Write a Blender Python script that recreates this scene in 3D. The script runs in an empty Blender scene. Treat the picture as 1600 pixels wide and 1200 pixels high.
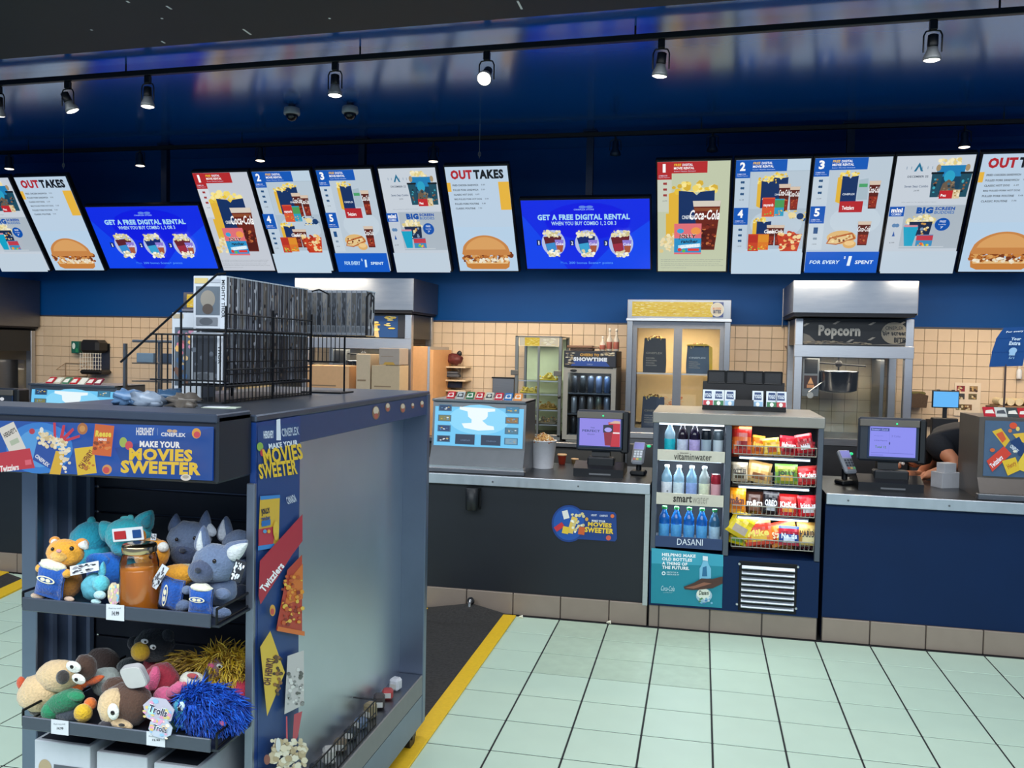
import bpy, math, random
from mathutils import Vector, Matrix, noise
random.seed(7)
SC=bpy.context.scene; COL=SC.collection
# ------------------------------------------------------------------ camera
F=1380.0
_Y=Vector((296,48,-F)).normalized(); _h=Vector((1,-.0205,0))
_Z=_h.cross(_Y).normalized(); _X=_Y.cross(_Z)
RC=Matrix((_X,_Y,_Z))            # camera axes -> world axes
CAM=Vector((0,0,1.7))
cd=bpy.data.cameras.new('camera'); cam=bpy.data.objects.new('camera',cd); COL.objects.link(cam)
cam.matrix_world=Matrix.Translation(CAM)@RC.to_4x4()
cd.sensor_width=36; cd.lens=36*F/1600; cd.clip_start=.05; cd.clip_end=100
SC.camera=cam
SC.view_settings.view_transform='Standard'; SC.view_settings.look='None'
SC.view_settings.exposure=0.0; SC.view_settings.gamma=1; SC.view_settings.use_curve_mapping=False
# ------------------------------------------------------------------ world and room and fill lights
w=bpy.data.worlds.new('world'); SC.world=w; w.use_nodes=True
w.node_tree.nodes['Background'].inputs[0].default_value=(.50,.68,1,1)
w.node_tree.nodes['Background'].inputs[1].default_value=.42
def area(name,loc,rot,sx,sy,e,c=(1,1,1)):
    l=bpy.data.lights.new(name,'AREA'); l.shape='RECTANGLE'; l.size=sx; l.size_y=sy; l.energy=e; l.color=c
    o=bpy.data.objects.new(name,l); o.location=loc; o.rotation_euler=rot; COL.objects.link(o); return o
area('lobby_fill_light',(.8,-1.0,3.8),(math.radians(34),0,0),5,2.0,250,(.90,.97,1))  # both lobby lights are added fill for floor and kiosk front, out of view
area('lobby_fill_light',(-3.8,-.6,3.8),(math.radians(34),0,0),4,2.0,170,(.86,.95,1))
area('aisle_fill_light',(.4,4.7,3.45),(0,0,0),5,.5,60,(.93,.98,1))  # both aisle lights are added overhead fill, without any fixture
area('aisle_fill_light',(-4.5,4.9,3.45),(0,0,0),3,.5,30,(.93,.98,1))
for x,e in((-5.9,16),(-3.9,20),(-1.7,26),(.3,26),(2.3,26)):
    area('kitchen_lamp',(x,7.4,2.34),(math.radians(8),0,0),1.7,.18,e,(1,.80,.56))
# ------------------------------------------------------------------ geometry helpers
def ray(x,y): return RC@Vector((x-800,600-y,-F))
def P(x,y,Y=None,Z=None,X=None):
    d=ray(x,y)
    if Y is not None: t=(Y-CAM.y)/d.y
    elif Z is not None: t=(Z-CAM.z)/d.z
    else: t=(X-CAM.x)/d.x
    return CAM+d*t
def proj(p):
    c=RC.transposed()@(Vector(p)-CAM); return 800+F*c.x/-c.z, 600-F*c.y/-c.z
def lin(c):
    c=c/255
    return c/12.92 if c<=.04045 else ((c+.055)/1.055)**2.4
def C3(c):
    if isinstance(c,str):
        c=c.lstrip('#') or '888888'
        if len(c)==3: c=''.join(q*2 for q in c)
        c=(int(c[0:2],16),int(c[2:4],16),int(c[4:6],16))
    return (lin(c[0]),lin(c[1]),lin(c[2]),1)
MATS={}
def mat(name,color=(128,128,128),rough=.5,metal=0,emit=0,trans=0,noise_amt=.08,scale=30,bump=0,aniso=None,alpha=1,spec=None,sheen=0,coat=0):
    if name in MATS: return MATS[name]
    m=bpy.data.materials.new(name); m.use_nodes=True; nt=m.node_tree; b=nt.nodes['Principled BSDF']
    c=C3(color); b.inputs['Roughness'].default_value=rough; b.inputs['Metallic'].default_value=metal
    if spec is not None: b.inputs['Specular IOR Level'].default_value=spec
    if sheen: b.inputs['Sheen Weight'].default_value=sheen
    if coat: b.inputs['Coat Weight'].default_value=coat
    if trans: b.inputs['Transmission Weight'].default_value=trans; b.inputs['IOR'].default_value=1.2
    if alpha<1: b.inputs['Alpha'].default_value=alpha
    tc=nt.nodes.new('ShaderNodeTexCoord'); mp=nt.nodes.new('ShaderNodeMapping'); nz=nt.nodes.new('ShaderNodeTexNoise')
    nt.links.new(tc.outputs['Object'],mp.inputs[0]); nt.links.new(mp.outputs[0],nz.inputs['Vector'])
    nz.inputs['Scale'].default_value=scale; nz.inputs['Detail'].default_value=4
    if aniso: mp.inputs['Scale'].default_value=aniso
    mx=nt.nodes.new('ShaderNodeMix'); mx.data_type='RGBA'
    k=noise_amt
    mx.inputs[6].default_value=(c[0]*(1-k),c[1]*(1-k),c[2]*(1-k),1); mx.inputs[7].default_value=(min(c[0]*(1+k),1),min(c[1]*(1+k),1),min(c[2]*(1+k),1),1)
    nt.links.new(nz.outputs[0],mx.inputs[0]); nt.links.new(mx.outputs[2],b.inputs['Base Color'])
    if emit:
        nt.links.new(mx.outputs[2],b.inputs['Emission Color']); b.inputs['Emission Strength'].default_value=emit
    if bump:
        bp=nt.nodes.new('ShaderNodeBump'); bp.inputs['Strength'].default_value=bump; bp.inputs['Distance'].default_value=.01
        nt.links.new(nz.outputs[0],bp.inputs['Height']); nt.links.new(bp.outputs[0],b.inputs['Normal'])
    if metal and aniso:
        mr=nt.nodes.new('ShaderNodeMapRange'); mr.inputs['To Min'].default_value=rough-.08; mr.inputs['To Max'].default_value=rough+.1
        nt.links.new(nz.outputs[0],mr.inputs[0]); nt.links.new(mr.outputs[0],b.inputs['Roughness'])
    MATS[name]=m; return m
def attr_mat(name,emit=0,rough=.45,base=True):
    if name in MATS: return MATS[name]
    m=bpy.data.materials.new(name); m.use_nodes=True; nt=m.node_tree; b=nt.nodes['Principled BSDF']
    a=nt.nodes.new('ShaderNodeVertexColor'); a.layer_name='col'
    b.inputs['Roughness'].default_value=rough
    if emit:
        nt.links.new(a.outputs[0],b.inputs['Emission Color']); b.inputs['Emission Strength'].default_value=emit
        b.inputs['Base Color'].default_value=(.01,.01,.01,1)
    else: nt.links.new(a.outputs[0],b.inputs['Base Color'])
    MATS[name]=m; return m
M=mat
steel=M('brushed_steel',(196,198,202),.33,1,scale=12,aniso=(1,1,25),noise_amt=.12)
steel_d=M('dark_steel',(128,130,134),.38,1,scale=10,aniso=(1,1,20),noise_amt=.15)
steel_b=M('panel_steel',(196,202,210),.42,1,scale=6,aniso=(3,1,1),noise_amt=.12)
black=M('black_plastic',(22,24,28),.45)
blackm=M('black_metal',(18,19,22),.4,.3)
navy=M('navy_laminate',(0,34,74),.55,spec=.25,noise_amt=.15,scale=3)
darkpanel=M('dark_laminate',(22,27,36),.5,noise_amt=.2,scale=3)
glass=M('clear_glass',(235,245,245),.03,0,trans=1,noise_amt=0)
def thin_glass():
    m=bpy.data.materials.new('thin_glass'); m.use_nodes=True; nt=m.node_tree; b=nt.nodes['Principled BSDF']; out=nt.nodes['Material Output']
    b.inputs['Base Color'].default_value=(.8,.9,.95,1); b.inputs['Roughness'].default_value=.04
    t=nt.nodes.new('ShaderNodeBsdfTransparent'); t.inputs[0].default_value=(.96,.98,.98,1); mx=nt.nodes.new('ShaderNodeMixShader')
    fr=nt.nodes.new('ShaderNodeFresnel'); fr.inputs[0].default_value=1.45
    g=nt.nodes.new('ShaderNodeBsdfGlossy'); g.inputs['Roughness'].default_value=.05
    nt.links.new(fr.outputs[0],mx.inputs[0]); nt.links.new(t.outputs[0],mx.inputs[1]); nt.links.new(g.outputs[0],mx.inputs[2]); nt.links.new(mx.outputs[0],out.inputs[0])
    nt.nodes.remove(b)
    return m
tglass=thin_glass()
white=M('white_plastic',(225,226,228),.4)
printm=attr_mat('printed_colours'); screenm=attr_mat('screen_colours',emit=.95)
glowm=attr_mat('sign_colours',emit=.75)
ORDER={}
class MB:
    def __init__(s): s.v=[];s.f=[];s.mi=[];s.sm=[];s.c=[];s.M=Matrix.Identity(4);s.col=(1,1,1,1)
    def add(s,vs,fs,m=0,smooth=False,col=None):
        b=len(s.v); M_=s.M
        s.v+= [tuple(M_@Vector(v)) for v in vs]
        c=C3(col) if col is not None else s.col
        for f in fs: s.f.append(tuple(i+b for i in f)); s.mi.append(m); s.sm.append(smooth); s.c.append(c)
        return s
    def box(s,x0,y0,z0,x1,y1,z1,m=0,bev=0,col=None):
        if x0>x1:x0,x1=x1,x0
        if y0>y1:y0,y1=y1,y0
        if z0>z1:z0,z1=z1,z0
        bev=min(bev,(x1-x0)/2.01,(y1-y0)/2.01,(z1-z0)/2.01)
        if bev<=0:
            v=[(x,y,z) for z in(z0,z1) for y in(y0,y1) for x in(x0,x1)]
            return s.add(v,[(0,2,3,1),(4,5,7,6),(0,1,5,4),(2,6,7,3),(0,4,6,2),(1,3,7,5)],m,False,col)
        v=[];idx={}
        lo=(x0,y0,z0);hi=(x1,y1,z1)
        for cx in(0,1):
            for cy in(0,1):
                for cz in(0,1):
                    for a in range(3):
                        p=[]
                        for k,cc in enumerate((cx,cy,cz)):
                            base=hi[k] if cc else lo[k]
                            p.append(base if k==a else base+(-bev if cc else bev))
                        idx[(cx,cy,cz,a)]=len(v); v.append(tuple(p))
        fs=[]
        def q(*k):
            pts=[idx[i] for i in k]
            c=sum((Vector(v[i]) for i in pts),Vector())/len(pts)
            n=(Vector(v[pts[1]])-Vector(v[pts[0]])).cross(Vector(v[pts[2]])-Vector(v[pts[0]]))
            if n.dot(c-Vector(((x0+x1)/2,(y0+y1)/2,(z0+z1)/2)))<0: pts.reverse()
            fs.append(tuple(pts))
        for a in range(3):
            o=[k for k in range(3) if k!=a]
            for side in(0,1):
                ks=[]
                for (p,r) in((0,0),(1,0),(1,1),(0,1)):
                    c=[0,0,0]; c[a]=side; c[o[0]]=p; c[o[1]]=r; ks.append((*c,a))
                q(*ks)
            for p in(0,1):
                for r in(0,1):
                    c0=[0,0,0];c0[o[0]]=p;c0[o[1]]=r;c0[a]=0; c1=list(c0);c1[a]=1
                    q((*c0,o[0]),(*c1,o[0]),(*c1,o[1]),(*c0,o[1]))
        for cx in(0,1):
            for cy in(0,1):
                for cz in(0,1): q((cx,cy,cz,0),(cx,cy,cz,1),(cx,cy,cz,2))
        return s.add(v,fs,m,False,col)
    def cyl(s,p0,p1,r0,r1=None,n=12,m=0,caps=True,col=None):
        if r1 is None:r1=r0
        p0=Vector(p0);p1=Vector(p1);d=(p1-p0)
        if d.length<1e-9:return s
        q=d.to_track_quat('Z','Y').to_matrix()
        v=[];
        for p,r in((p0,r0),(p1,r1)):
            for i in range(n):
                a=2*math.pi*i/n; v.append(tuple(p+q@Vector((r*math.cos(a),r*math.sin(a),0))))
        s.add(v,[(i,(i+1)%n,n+(i+1)%n,n+i) for i in range(n)],m,n>6,col)
        if caps: s.add(v,[tuple(reversed(range(n))),tuple(range(n,2*n))],m,False,col)
        return s
    def tube(s,pts,r,n=6,m=0,col=None):
        for a,b in zip(pts,pts[1:]): s.cyl(a,b,r,r,n,m,True,col)
        return s
    def lathe(s,prof,n=20,c=(0,0,0),m=0,col=None,smooth=True):
        v=[];k=len(prof)
        for r,z in prof:
            for i in range(n):
                a=2*math.pi*i/n; v.append((c[0]+r*math.cos(a),c[1]+r*math.sin(a),c[2]+z))
        f=[]
        for j in range(k-1):
            for i in range(n): f.append((j*n+i,j*n+(i+1)%n,(j+1)*n+(i+1)%n,(j+1)*n+i))
        f.append(tuple(reversed(range(n)))); f.append(tuple(range((k-1)*n,k*n)))
        return s.add(v,f,m,smooth,col)
    def ell(s,c,r,rot=None,n=12,m=0,col=None,disp=0,seed=0,taper=0):
        R=rot.to_3x3() if rot is not None else Matrix.Identity(3)
        k=max(4,n*2//3); v=[];c=Vector(c)
        if not hasattr(r,'__len__'): r=(r,r,r)
        def pt(a,b):
            d=Vector((math.sin(b)*math.cos(a),math.sin(b)*math.sin(a),math.cos(b)))
            q=1+ (disp*noise.noise(d*2.2+Vector((seed,seed*.7,0))) if disp else 0)
            q2=1-taper*d.z
            return tuple(c+R@Vector((d.x*r[0]*q*q2,d.y*r[1]*q,d.z*r[2]*q)))
        v.append(pt(0,0))
        for j in range(1,k):
            for i in range(n): v.append(pt(2*math.pi*i/n,math.pi*j/k))
        v.append(pt(0,math.pi)); f=[]
        for i in range(n):
            f.append((0,1+i,1+(i+1)%n)); f.append((len(v)-1,1+(k-2)*n+(i+1)%n,1+(k-2)*n+i))
        for j in range(k-2):
            for i in range(n): f.append((1+j*n+i,1+(j+1)*n+i,1+(j+1)*n+(i+1)%n,1+j*n+(i+1)%n))
        return s.add(v,f,m,True,col)
    def prism(s,poly,axis,a,b,m=0,col=None,smooth=False):
        n=len(poly)
        def mk(u,w,t): return {'x':(t,u,w),'y':(u,t,w),'z':(u,w,t)}[axis]
        v=[mk(u,w,a) for u,w in poly]+[mk(u,w,b) for u,w in poly]
        f=[tuple(reversed(range(n))),tuple(range(n,2*n))]+[(i,(i+1)%n,n+(i+1)%n,n+i) for i in range(n)]
        if axis=='y': f=[tuple(reversed(q)) for q in f]
        return s.add(v,f,m,smooth,col)
    def build(s,name,mats,parent=None,loc=None,label=None):
        me=bpy.data.meshes.new(name); me.from_pydata(s.v,[],s.f)
        if not isinstance(mats,(list,tuple)): mats=[mats]
        for k in mats: me.materials.append(k)
        me.polygons.foreach_set('material_index',s.mi); me.polygons.foreach_set('use_smooth',s.sm)
        ca=me.color_attributes.new('col','FLOAT_COLOR','CORNER'); buf=[]
        for f,c in zip(s.f,s.c):
            for _ in f: buf+=c
        ca.data.foreach_set('color',buf)
        me.update()
        o=bpy.data.objects.new(name,me); COL.objects.link(o); ORDER[o.name]=len(ORDER)+1
        if parent is not None: o.parent=parent
        if loc is not None: o.location=loc
        if label: o['label']=label
        return o
def tag(o,label,cat,group=None,kind=None):
    if kind=='structure': o['kind']=kind; 
    elif kind: o['kind']=kind
    if label: o['label']=label
    if cat: o['category']=cat
    if group: o['group']=group
    return o
def thing(name,label,cat,loc=(0,0,0),rz=0,group=None,rot=None):
    o=bpy.data.objects.new(name,None); o.empty_display_size=.05; COL.objects.link(o); o.location=loc
    o.rotation_euler=rot if rot else (0,0,rz)
    return tag(o,label,cat,group)
def copy_tree(o,parent=None):
    c=o.copy(); COL.objects.link(c)
    if parent is not None: c.parent=parent
    for ch in list(KIDS(o)): copy_tree(ch,c)
    return c
def KIDS(o): return [x for x in o.children]
def dup(o,loc,rz=None,label=None,group=None,rot=None):
    c=copy_tree(o); c.location=loc
    if rz is not None: c.rotation_euler=(0,0,rz)
    if rot is not None: c.rotation_euler=rot
    if label: c['label']=label
    if group: c['group']=group
    return c
TX={}
def text_mesh(s,bold=0.0,shear=0.0):
    k=(s,bold,shear)
    if k in TX: return TX[k]
    cu=bpy.data.curves.new('lettering','FONT'); cu.body=s; cu.offset=bold; cu.shear=shear; cu.resolution_u=2; cu.space_character=1+bold*2
    ob=bpy.data.objects.new('lettering',cu); me=bpy.data.meshes.new_from_object(ob)
    v=[(p.co.x,p.co.y) for p in me.vertices]; f=[tuple(p.vertices) for p in me.polygons]
    bpy.data.objects.remove(ob); bpy.data.curves.remove(cu); bpy.data.meshes.remove(me)
    if v:
        x0=min(p[0] for p in v);x1=max(p[0] for p in v);y0=min(p[1] for p in v);y1=max(p[1] for p in v)
        v=[((p[0]-x0)/(x1-x0+1e-9),(p[1]-y0)/(y1-y0+1e-9)) for p in v]
    TX[k]=(v,f); return TX[k]
class Art:
    """flat print: shapes in design units (v downwards) laid on a plane, each on its own thin layer"""
    def __init__(s,m,eps=.0005): s.m=m; s.mb=MB(); s.k=0; s.eps=eps
    def _put(s,pts,faces,col):
        s.k+=1
        s.mb.add([s.m(u,v,s.k*s.eps) for u,v in pts],faces,0,False,col)
    def poly(s,pts,col): s._put(pts,[tuple(range(len(pts)))],col); return s
    def rect(s,x0,y0,x1,y1,col): return s.poly([(x0,y1),(x1,y1),(x1,y0),(x0,y0)],col)
    def ell(s,cx,cy,rx,ry,col,n=20,a0=0): return s.poly([(cx+rx*math.cos(-2*math.pi*i/n+a0),cy+ry*math.sin(-2*math.pi*i/n+a0)) for i in range(n)],col)
    def rot(s,cx,cy,w,h,a,col):
        c=math.cos(math.radians(a)); n=math.sin(math.radians(a))
        return s.poly([(cx+x*c-y*n,cy+x*n+y*c) for x,y in((-w/2,h/2),(w/2,h/2),(w/2,-h/2),(-w/2,-h/2))],col)
    def text(s,x0,y0,x1,y1,t,col,bold=.0,shear=0,ang=0):
        v,f=text_mesh(t,bold,shear); cx=(x0+x1)/2; cy=(y0+y1)/2; c=math.cos(math.radians(ang)); n=math.sin(math.radians(ang)); pts=[]
        for a,b in v:
            x=x0+a*(x1-x0)-cx; y=y1-b*(y1-y0)-cy; pts.append((cx+x*c-y*n,cy+x*n+y*c))
        s._put(pts,f,col); return s
    def blobs(s,x0,y0,x1,y1,n,r,cols,shape=None):
        pts=[];
        for i in range(n):
            for _ in range(20):
                x=random.uniform(x0,x1);y=random.uniform(y0,y1)
                if shape is None or shape((x-x0)/(x1-x0),(y-y0)/(y1-y0)): break
            a=random.random(); rr=r*random.uniform(.6,1.3)
            s.ell(x,y,rr,rr*random.uniform(.7,1.1),random.choice(cols),6,a)
            s.k-=.9
        s.k=math.ceil(s.k)+1; return s
    def build(s,name,parent,mt=None,label=None,loc=None): return s.mb.build(name,mt or printm,parent,loc,label)
def flat(W,H,uw,uh,y=0.0,x0=None,z0=0.0):
    """plane facing -Y, width W x height H, lower edge at z0, centred in x unless x0 given"""
    xo=-W/2 if x0 is None else x0
    return lambda u,v,e:(xo+u/uw*W, y-e, z0+H-v/uh*H)
def pxbox(x0,y0,x1,y1,Y):
    a=P(x0,y1,Y=Y);b=P(x1,y1,Y=Y);c=P((x0+x1)/2,y0,Y=Y);d=P((x0+x1)/2,y1,Y=Y)
    return a.x,b.x,d.z,c.z
def place(name,label,cat,x0,y0,x1,y1,Y,group=None,z=None,rz=0):
    """thing whose front face fills that part of the view at depth Y; returns root, width, height"""
    X0,X1,Z0,Z1=pxbox(x0,y0,x1,y1,Y)
    if z is not None: Z0=z
    return thing(name,label,cat,((X0+X1)/2,Y,Z0),rz,group),X1-X0,Z1-Z0
# ------------------------------------------------------------------ the room
CY=5.5; CT=.885; WY=8.4; CZ=3.62
ceil_m=M('gloss_blue_ceiling',(0,80,165),.2,spec=1.0,noise_amt=.12,scale=1.2,coat=.6)
ceil_m.node_tree.nodes['Principled BSDF'].inputs['Coat Roughness'].default_value=.14
wall_m=M('blue_wall_paint',(0,70,138),.5,spec=.15,noise_amt=.1,scale=2)
black_c=M('black_bulkhead_paint',(30,34,42),.6,noise_amt=.2,scale=4)
grout=M('tile_grout',(150,132,112),.8)
tilem=M('cream_wall_tile',(222,198,168),.22,noise_amt=.07,scale=9,coat=.2)
fgrout=M('dark_floor_grout',(30,32,34),.8)
ftile=M('mint_floor_tile',(198,220,198),.46,noise_amt=.06,scale=5)
basetile=M('taupe_base_tile',(150,134,120),.4,noise_amt=.08,scale=12)
def structure(name,mb,m,**k):
    o=mb.build(name,m); o['kind']='structure'; return o
floor=structure('floor',MB().box(-8.4,-1,-.06,4.2,8.6,-.003),fgrout)
me_t={}
def piece(name,mesh,parent,loc):
    o=bpy.data.objects.new(name,mesh); COL.objects.link(o); o.location=loc
    if parent: o.parent=parent
    return o
# floor tiles one by one where the photograph shows them
tb=MB().box(-.1498,-.1518,-.012,.1498,.1518,0,bev=.002).build('floor_tile',ftile)
tmesh=tb.data; bpy.data.objects.remove(tb)
stain=M('worn_floor_tile',(190,210,186),.35,noise_amt=.16,scale=14)
tmesh2=tmesh.copy(); tmesh2.materials[0]=stain
TXo=-.5215+.154; TYo=5.15+.156; rest=MB(); cand=[]
for i in range(-25,15):
    for j in range(-1,21):
        x=TXo+i*.308; y=TYo-j*.312
        u,v=proj((x,y,0))
        vis=(-30<u<1650 and 850<v<1240) and not(-1.75<x+.0<-1.15 and y>2.2 and u<640) and not(-1.95<x<-1.1 and y<3.6)
        if y<2.0: vis=False
        if y+.15>5.6: continue
        cand.append((0 if vis else 1,-v if vis else 0,x,y))
cand.sort(); n=0
for q,_,x,y in cand:
    if q==0 and n<290:
        piece('floor_tile',tmesh2 if ((abs(x+.45)<.5 and y>4.6) or random.random()<.0) else tmesh,floor,(x,y,0)); n+=1
    else: rest.box(x-.1498,y-.1518,-.012,x+.1498,y+.1518,0)
o=rest.build('floor_tile_field',ftile,floor); o['kind']='stuff'
# rear wall: blue above, cream tiles below
wb=MB(); wb.box(-8.4,WY,1.963,4.2,WY+.12,CZ+.2)
wall=structure('wall_rear',wb,wall_m)
MB().box(-8.4,WY+.004,-.05,4.2,WY+.12,1.963).build('tile_bed',grout,wall)
MB().box(-8.4,WY-.012,1.958,4.2,WY,1.972).build('tile_trim',M('tile_trim',(60,60,70),.4),wall)
tb=MB().box(-.0525,-.009,-.0525,.0525,.006,.0525,bev=.002).build('wall_tile',tilem); wt=tb.data; bpy.data.objects.remove(tb)
clear=[(688,500,803,612),(803,500,985,545),(1145,510,1242,592),(1425,508,1600,640),(880,500,960,548),(60,488,310,560)]
cand=[]; rest=MB()
for i in range(-66,36):
    for j in range(17):
        x=i*.108+.03; z=1.903-j*.108
        u,v=proj((x,WY,z)); seen=any(a<=u<=c and b<=v<=d for a,b,c,d in clear)
        cand.append((0 if seen else 1,-u,x,z))
cand.sort(); n=0
for q,_,x,z in cand:
    if q==0 and n<296: piece('wall_tile',wt,wall,(x,WY,z)); n+=1
    else: rest.box(x-.0525,WY-.009,z-.0525,x+.0525,WY+.005,z+.0525)
o=rest.build('wall_tile_field',tilem,wall); o['kind']='stuff'
structure('ceiling',MB().box(-8.4,1.6,CZ,4.2,8.6,CZ+.1),ceil_m)
structure('wall_left',MB().box(-8.5,1.6,-.05,-8.4,8.6,CZ+.1),wall_m)
structure('wall_right',MB().box(4.2,1.6,-.05,4.3,8.6,CZ+.1),wall_m)
# black bulkhead across the ceiling
a=P(-700,149,Z=3.3);b=P(1900,-60,Z=3.3);c=P(1900,-240,Z=3.3);d=P(-700,75,Z=3.3)
bk=structure('trim_1',MB().prism([(a.x,a.y),(d.x,d.y),(c.x,c.y),(b.x,b.y)],'z',3.3,CZ,0),[black_c])
for (u,v,l) in((386,50,.08),(264,12,.04),(255,66,.03),(812,8,.1),(143,47,.012),(515,29,.012),(253,29,.012),(200,3,.02)):
    q=P(u,v,Z=3.299); MB().box(-.005,-l/2,-.0015,.005,l/2,0).build('tape_scrap',white,bk,(q.x,q.y,3.3))
# bulkhead's blue facing towards the lobby
structure('trim_2',MB().prism([(d.x,d.y-.03),(d.x,d.y),(c.x,c.y),(c.x,c.y-.03)],'z',3.32,CZ,0),[ceil_m])
# ------------------------------------------------------------------ ceiling tracks and lamps
lens=M('lamp_lens',(255,250,235),.3,emit=5,noise_amt=0)
lens_w=M('small_lamp_lens',(255,240,215),.3,emit=3,noise_amt=0)
greyb=M('lamp_grey',(120,122,124),.45,.4)
def rail(a,b,label,r=.018):
    d=(b-a); mid=(a+b)/2; L=d.length; ang=math.atan2(d.y,d.x)
    t=thing('light_track',label,'track',mid,ang)
    MB().box(-L/2,-r,-r,L/2,r,r,bev=.003).build('rail',blackm,t)
    for k in(-.42,-.2,0,.2,.42): MB().cyl((k*L,0,r),(k*L,0,CZ-mid.z),.006,n=8).build('hanger',blackm,t)
    for k in(-.5,.5): MB().box(k*L-.02,-r-.004,-r-.004,k*L+.02,r+.004,r+.004).build('end_cap',blackm,t)
    return t
ra=P(-260,149,Z=3.55);rb=P(1800,2,Z=3.55)
rail(ra,rb,'black ceiling light track running over the front counter')
ta=P(-60,243,Z=3.55);tb_=P(1760,183,Z=3.55); ta.y=tb_.y=7.6
rail(ta,tb_,'dark blue ceiling light track above the menu boards')
def spot(name,label,loc,s,tilt=(0,0),group=None,bright=False,e=12):
    t=thing(name,label,'spotlight',loc,0,group)
    MB().box(-.022*s,-.02*s,-.06*s,.022*s,.02*s,-.001,bev=.004).build('track_adapter',blackm,t)
    y=MB(); pts=[(-.0,0,-.06)]
    for sx in(-1,1):
        y.tube([Vector(p)*s for p in((0,0,-.06),(sx*.04,0,-.065),(sx*.052,0,-.09),(sx*.052,0,-.19))],.005*s,6)
    y.build('bracket',blackm,t)
    R=Matrix.Rotation(tilt[0],4,'X')@Matrix.Rotation(tilt[1],4,'Y'); T=Matrix.Translation((0,0,-.15*s))@R
    b=MB(); b.M=T; b.lathe([(.02*s,.065*s),(.03*s,.06*s),(.032*s,.0),(.03*s,-.01*s)],16); b.build('socket_housing',blackm,t)
    b=MB(); b.M=T; b.lathe([(.03*s,-.01*s),(.034*s,-.03*s),(.05*s,-.065*s),(.052*s,-.085*s)],18); b.build('bulb_body',greyb,t)
    b=MB(); b.M=T; b.lathe([(.045*s,-.083*s),(.046*s,-.0865*s),(.03*s,-.093*s),(.001,-.096*s)],18); b.build('lens',lens,t)
    l=bpy.data.lights.new('spot_beam','SPOT'); l.energy=e; l.spot_size=1.6; l.spot_blend=.7; l.shadow_soft_size=.05; l.color=(1,.96,.9)
    o=bpy.data.objects.new('spot_beam',l); COL.objects.link(o); o.parent=t
    o.matrix_local=T@Matrix.Translation((0,0,-.11*s))
    return t
def on_track(u):
    lo,hi=0.,1.
    for _ in range(40):
        m_=(lo+hi)/2
        if proj(ra.lerp(rb,m_))[0]<u: lo=m_
        else: hi=m_
    return ra.lerp(rb,lo)
FT='spotlights on the front ceiling track'
for u,lb,tl in((-2,'black track spotlight cut by the left edge of the picture',(.2,.2)),
    (106,'black track spotlight turned aside, below the pale blue ceiling glare',(.25,-.35)),
    (231,'black track spotlight pointing down, second whole one from the left',(0,0)),
    (524,'black track spotlight above the two ceiling domes',(0,0)),
    (761,'white glowing track spotlight aimed straight at the camera',(-.9,0)),
    (1034,'black track spotlight above the first combo board of the right group',(.1,.1)),
    (1459,'black track spotlight nearest the right edge of the picture',(.1,0))):
    spot('track_spotlight',lb,on_track(u)+Vector((0,0,-.018)),.9,tl,FT,u==761,14 if u!=761 else 6)
def small_spot(u,v,lb,on):
    q=P(u,v,Y=7.58); h=3.55-q.z
    t=thing('small_spotlight',lb,'spotlight',(q.x,7.6,q.z),0,'small spotlights on the rear track')
    MB().cyl((0,0,.1),(0,0,h-.018),.008,n=8).build('stem',blackm,t)
    b=MB(); 
    for sx in(-1,1): b.tube([(0,0,.12),(sx*.045,0,.1),(sx*.048,0,.02)],.004,6)
    b.build('bracket',blackm,t)
    MB().lathe([(.02,.1),(.026,.09),(.028,.03),(.045,0),(.047,-.02)],14).build('bulb_body',M('dark_blue_metal',(22,40,66),.4,.3),t)
    MB().lathe([(.04,-.018),(.041,-.022),(.02,-.028),(.001,-.03)],14).build('lens',lens_w if on else M('dark_lens',(30,45,60),.2),t)
for u,v,lb,on in((12,260,'small lit spotlight above the cropped board at the left edge',1),
  (217,255,'small lit spotlight above the left blue rental screen',1),(405,247,'small lit spotlight above the left combo two board',1),
  (676,248,'small lit spotlight left of the whole OUTTAKES board',1),(961,238,'small unlit spotlight above the right blue rental screen',0),
  (1113,232,'small unlit spotlight above the right combo one board',0),(1508,225,'small lit spotlight above the right mini combo board',1)):
    small_spot(u,v,lb,on)
for u,lb in((456,'white ceiling dome camera, the left one of the pair'),(547,'white ceiling dome camera, the right one of the pair')):
    q=P(u,177 if u<500 else 175,Z=3.55)
    t=thing('dome_camera',lb,'camera',(q.x,q.y,3.55),0,'dome cameras under the ceiling')
    MB().cyl((0,0,.03),(0,0,CZ-3.55),.03,n=8).build('stem',M('dark_blue_metal'),t)
    MB().lathe([(.03,.05),(.06,.04),(.066,.0),(.062,-.012)],18).build('housing',M('dome_white',(150,156,160),.4),t)
    MB().lathe([(.05,-.01),(.046,-.035),(.028,-.056),(.001,-.064)],18).build('dome',M('smoked_dome',(12,16,24),.08),t)
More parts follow.
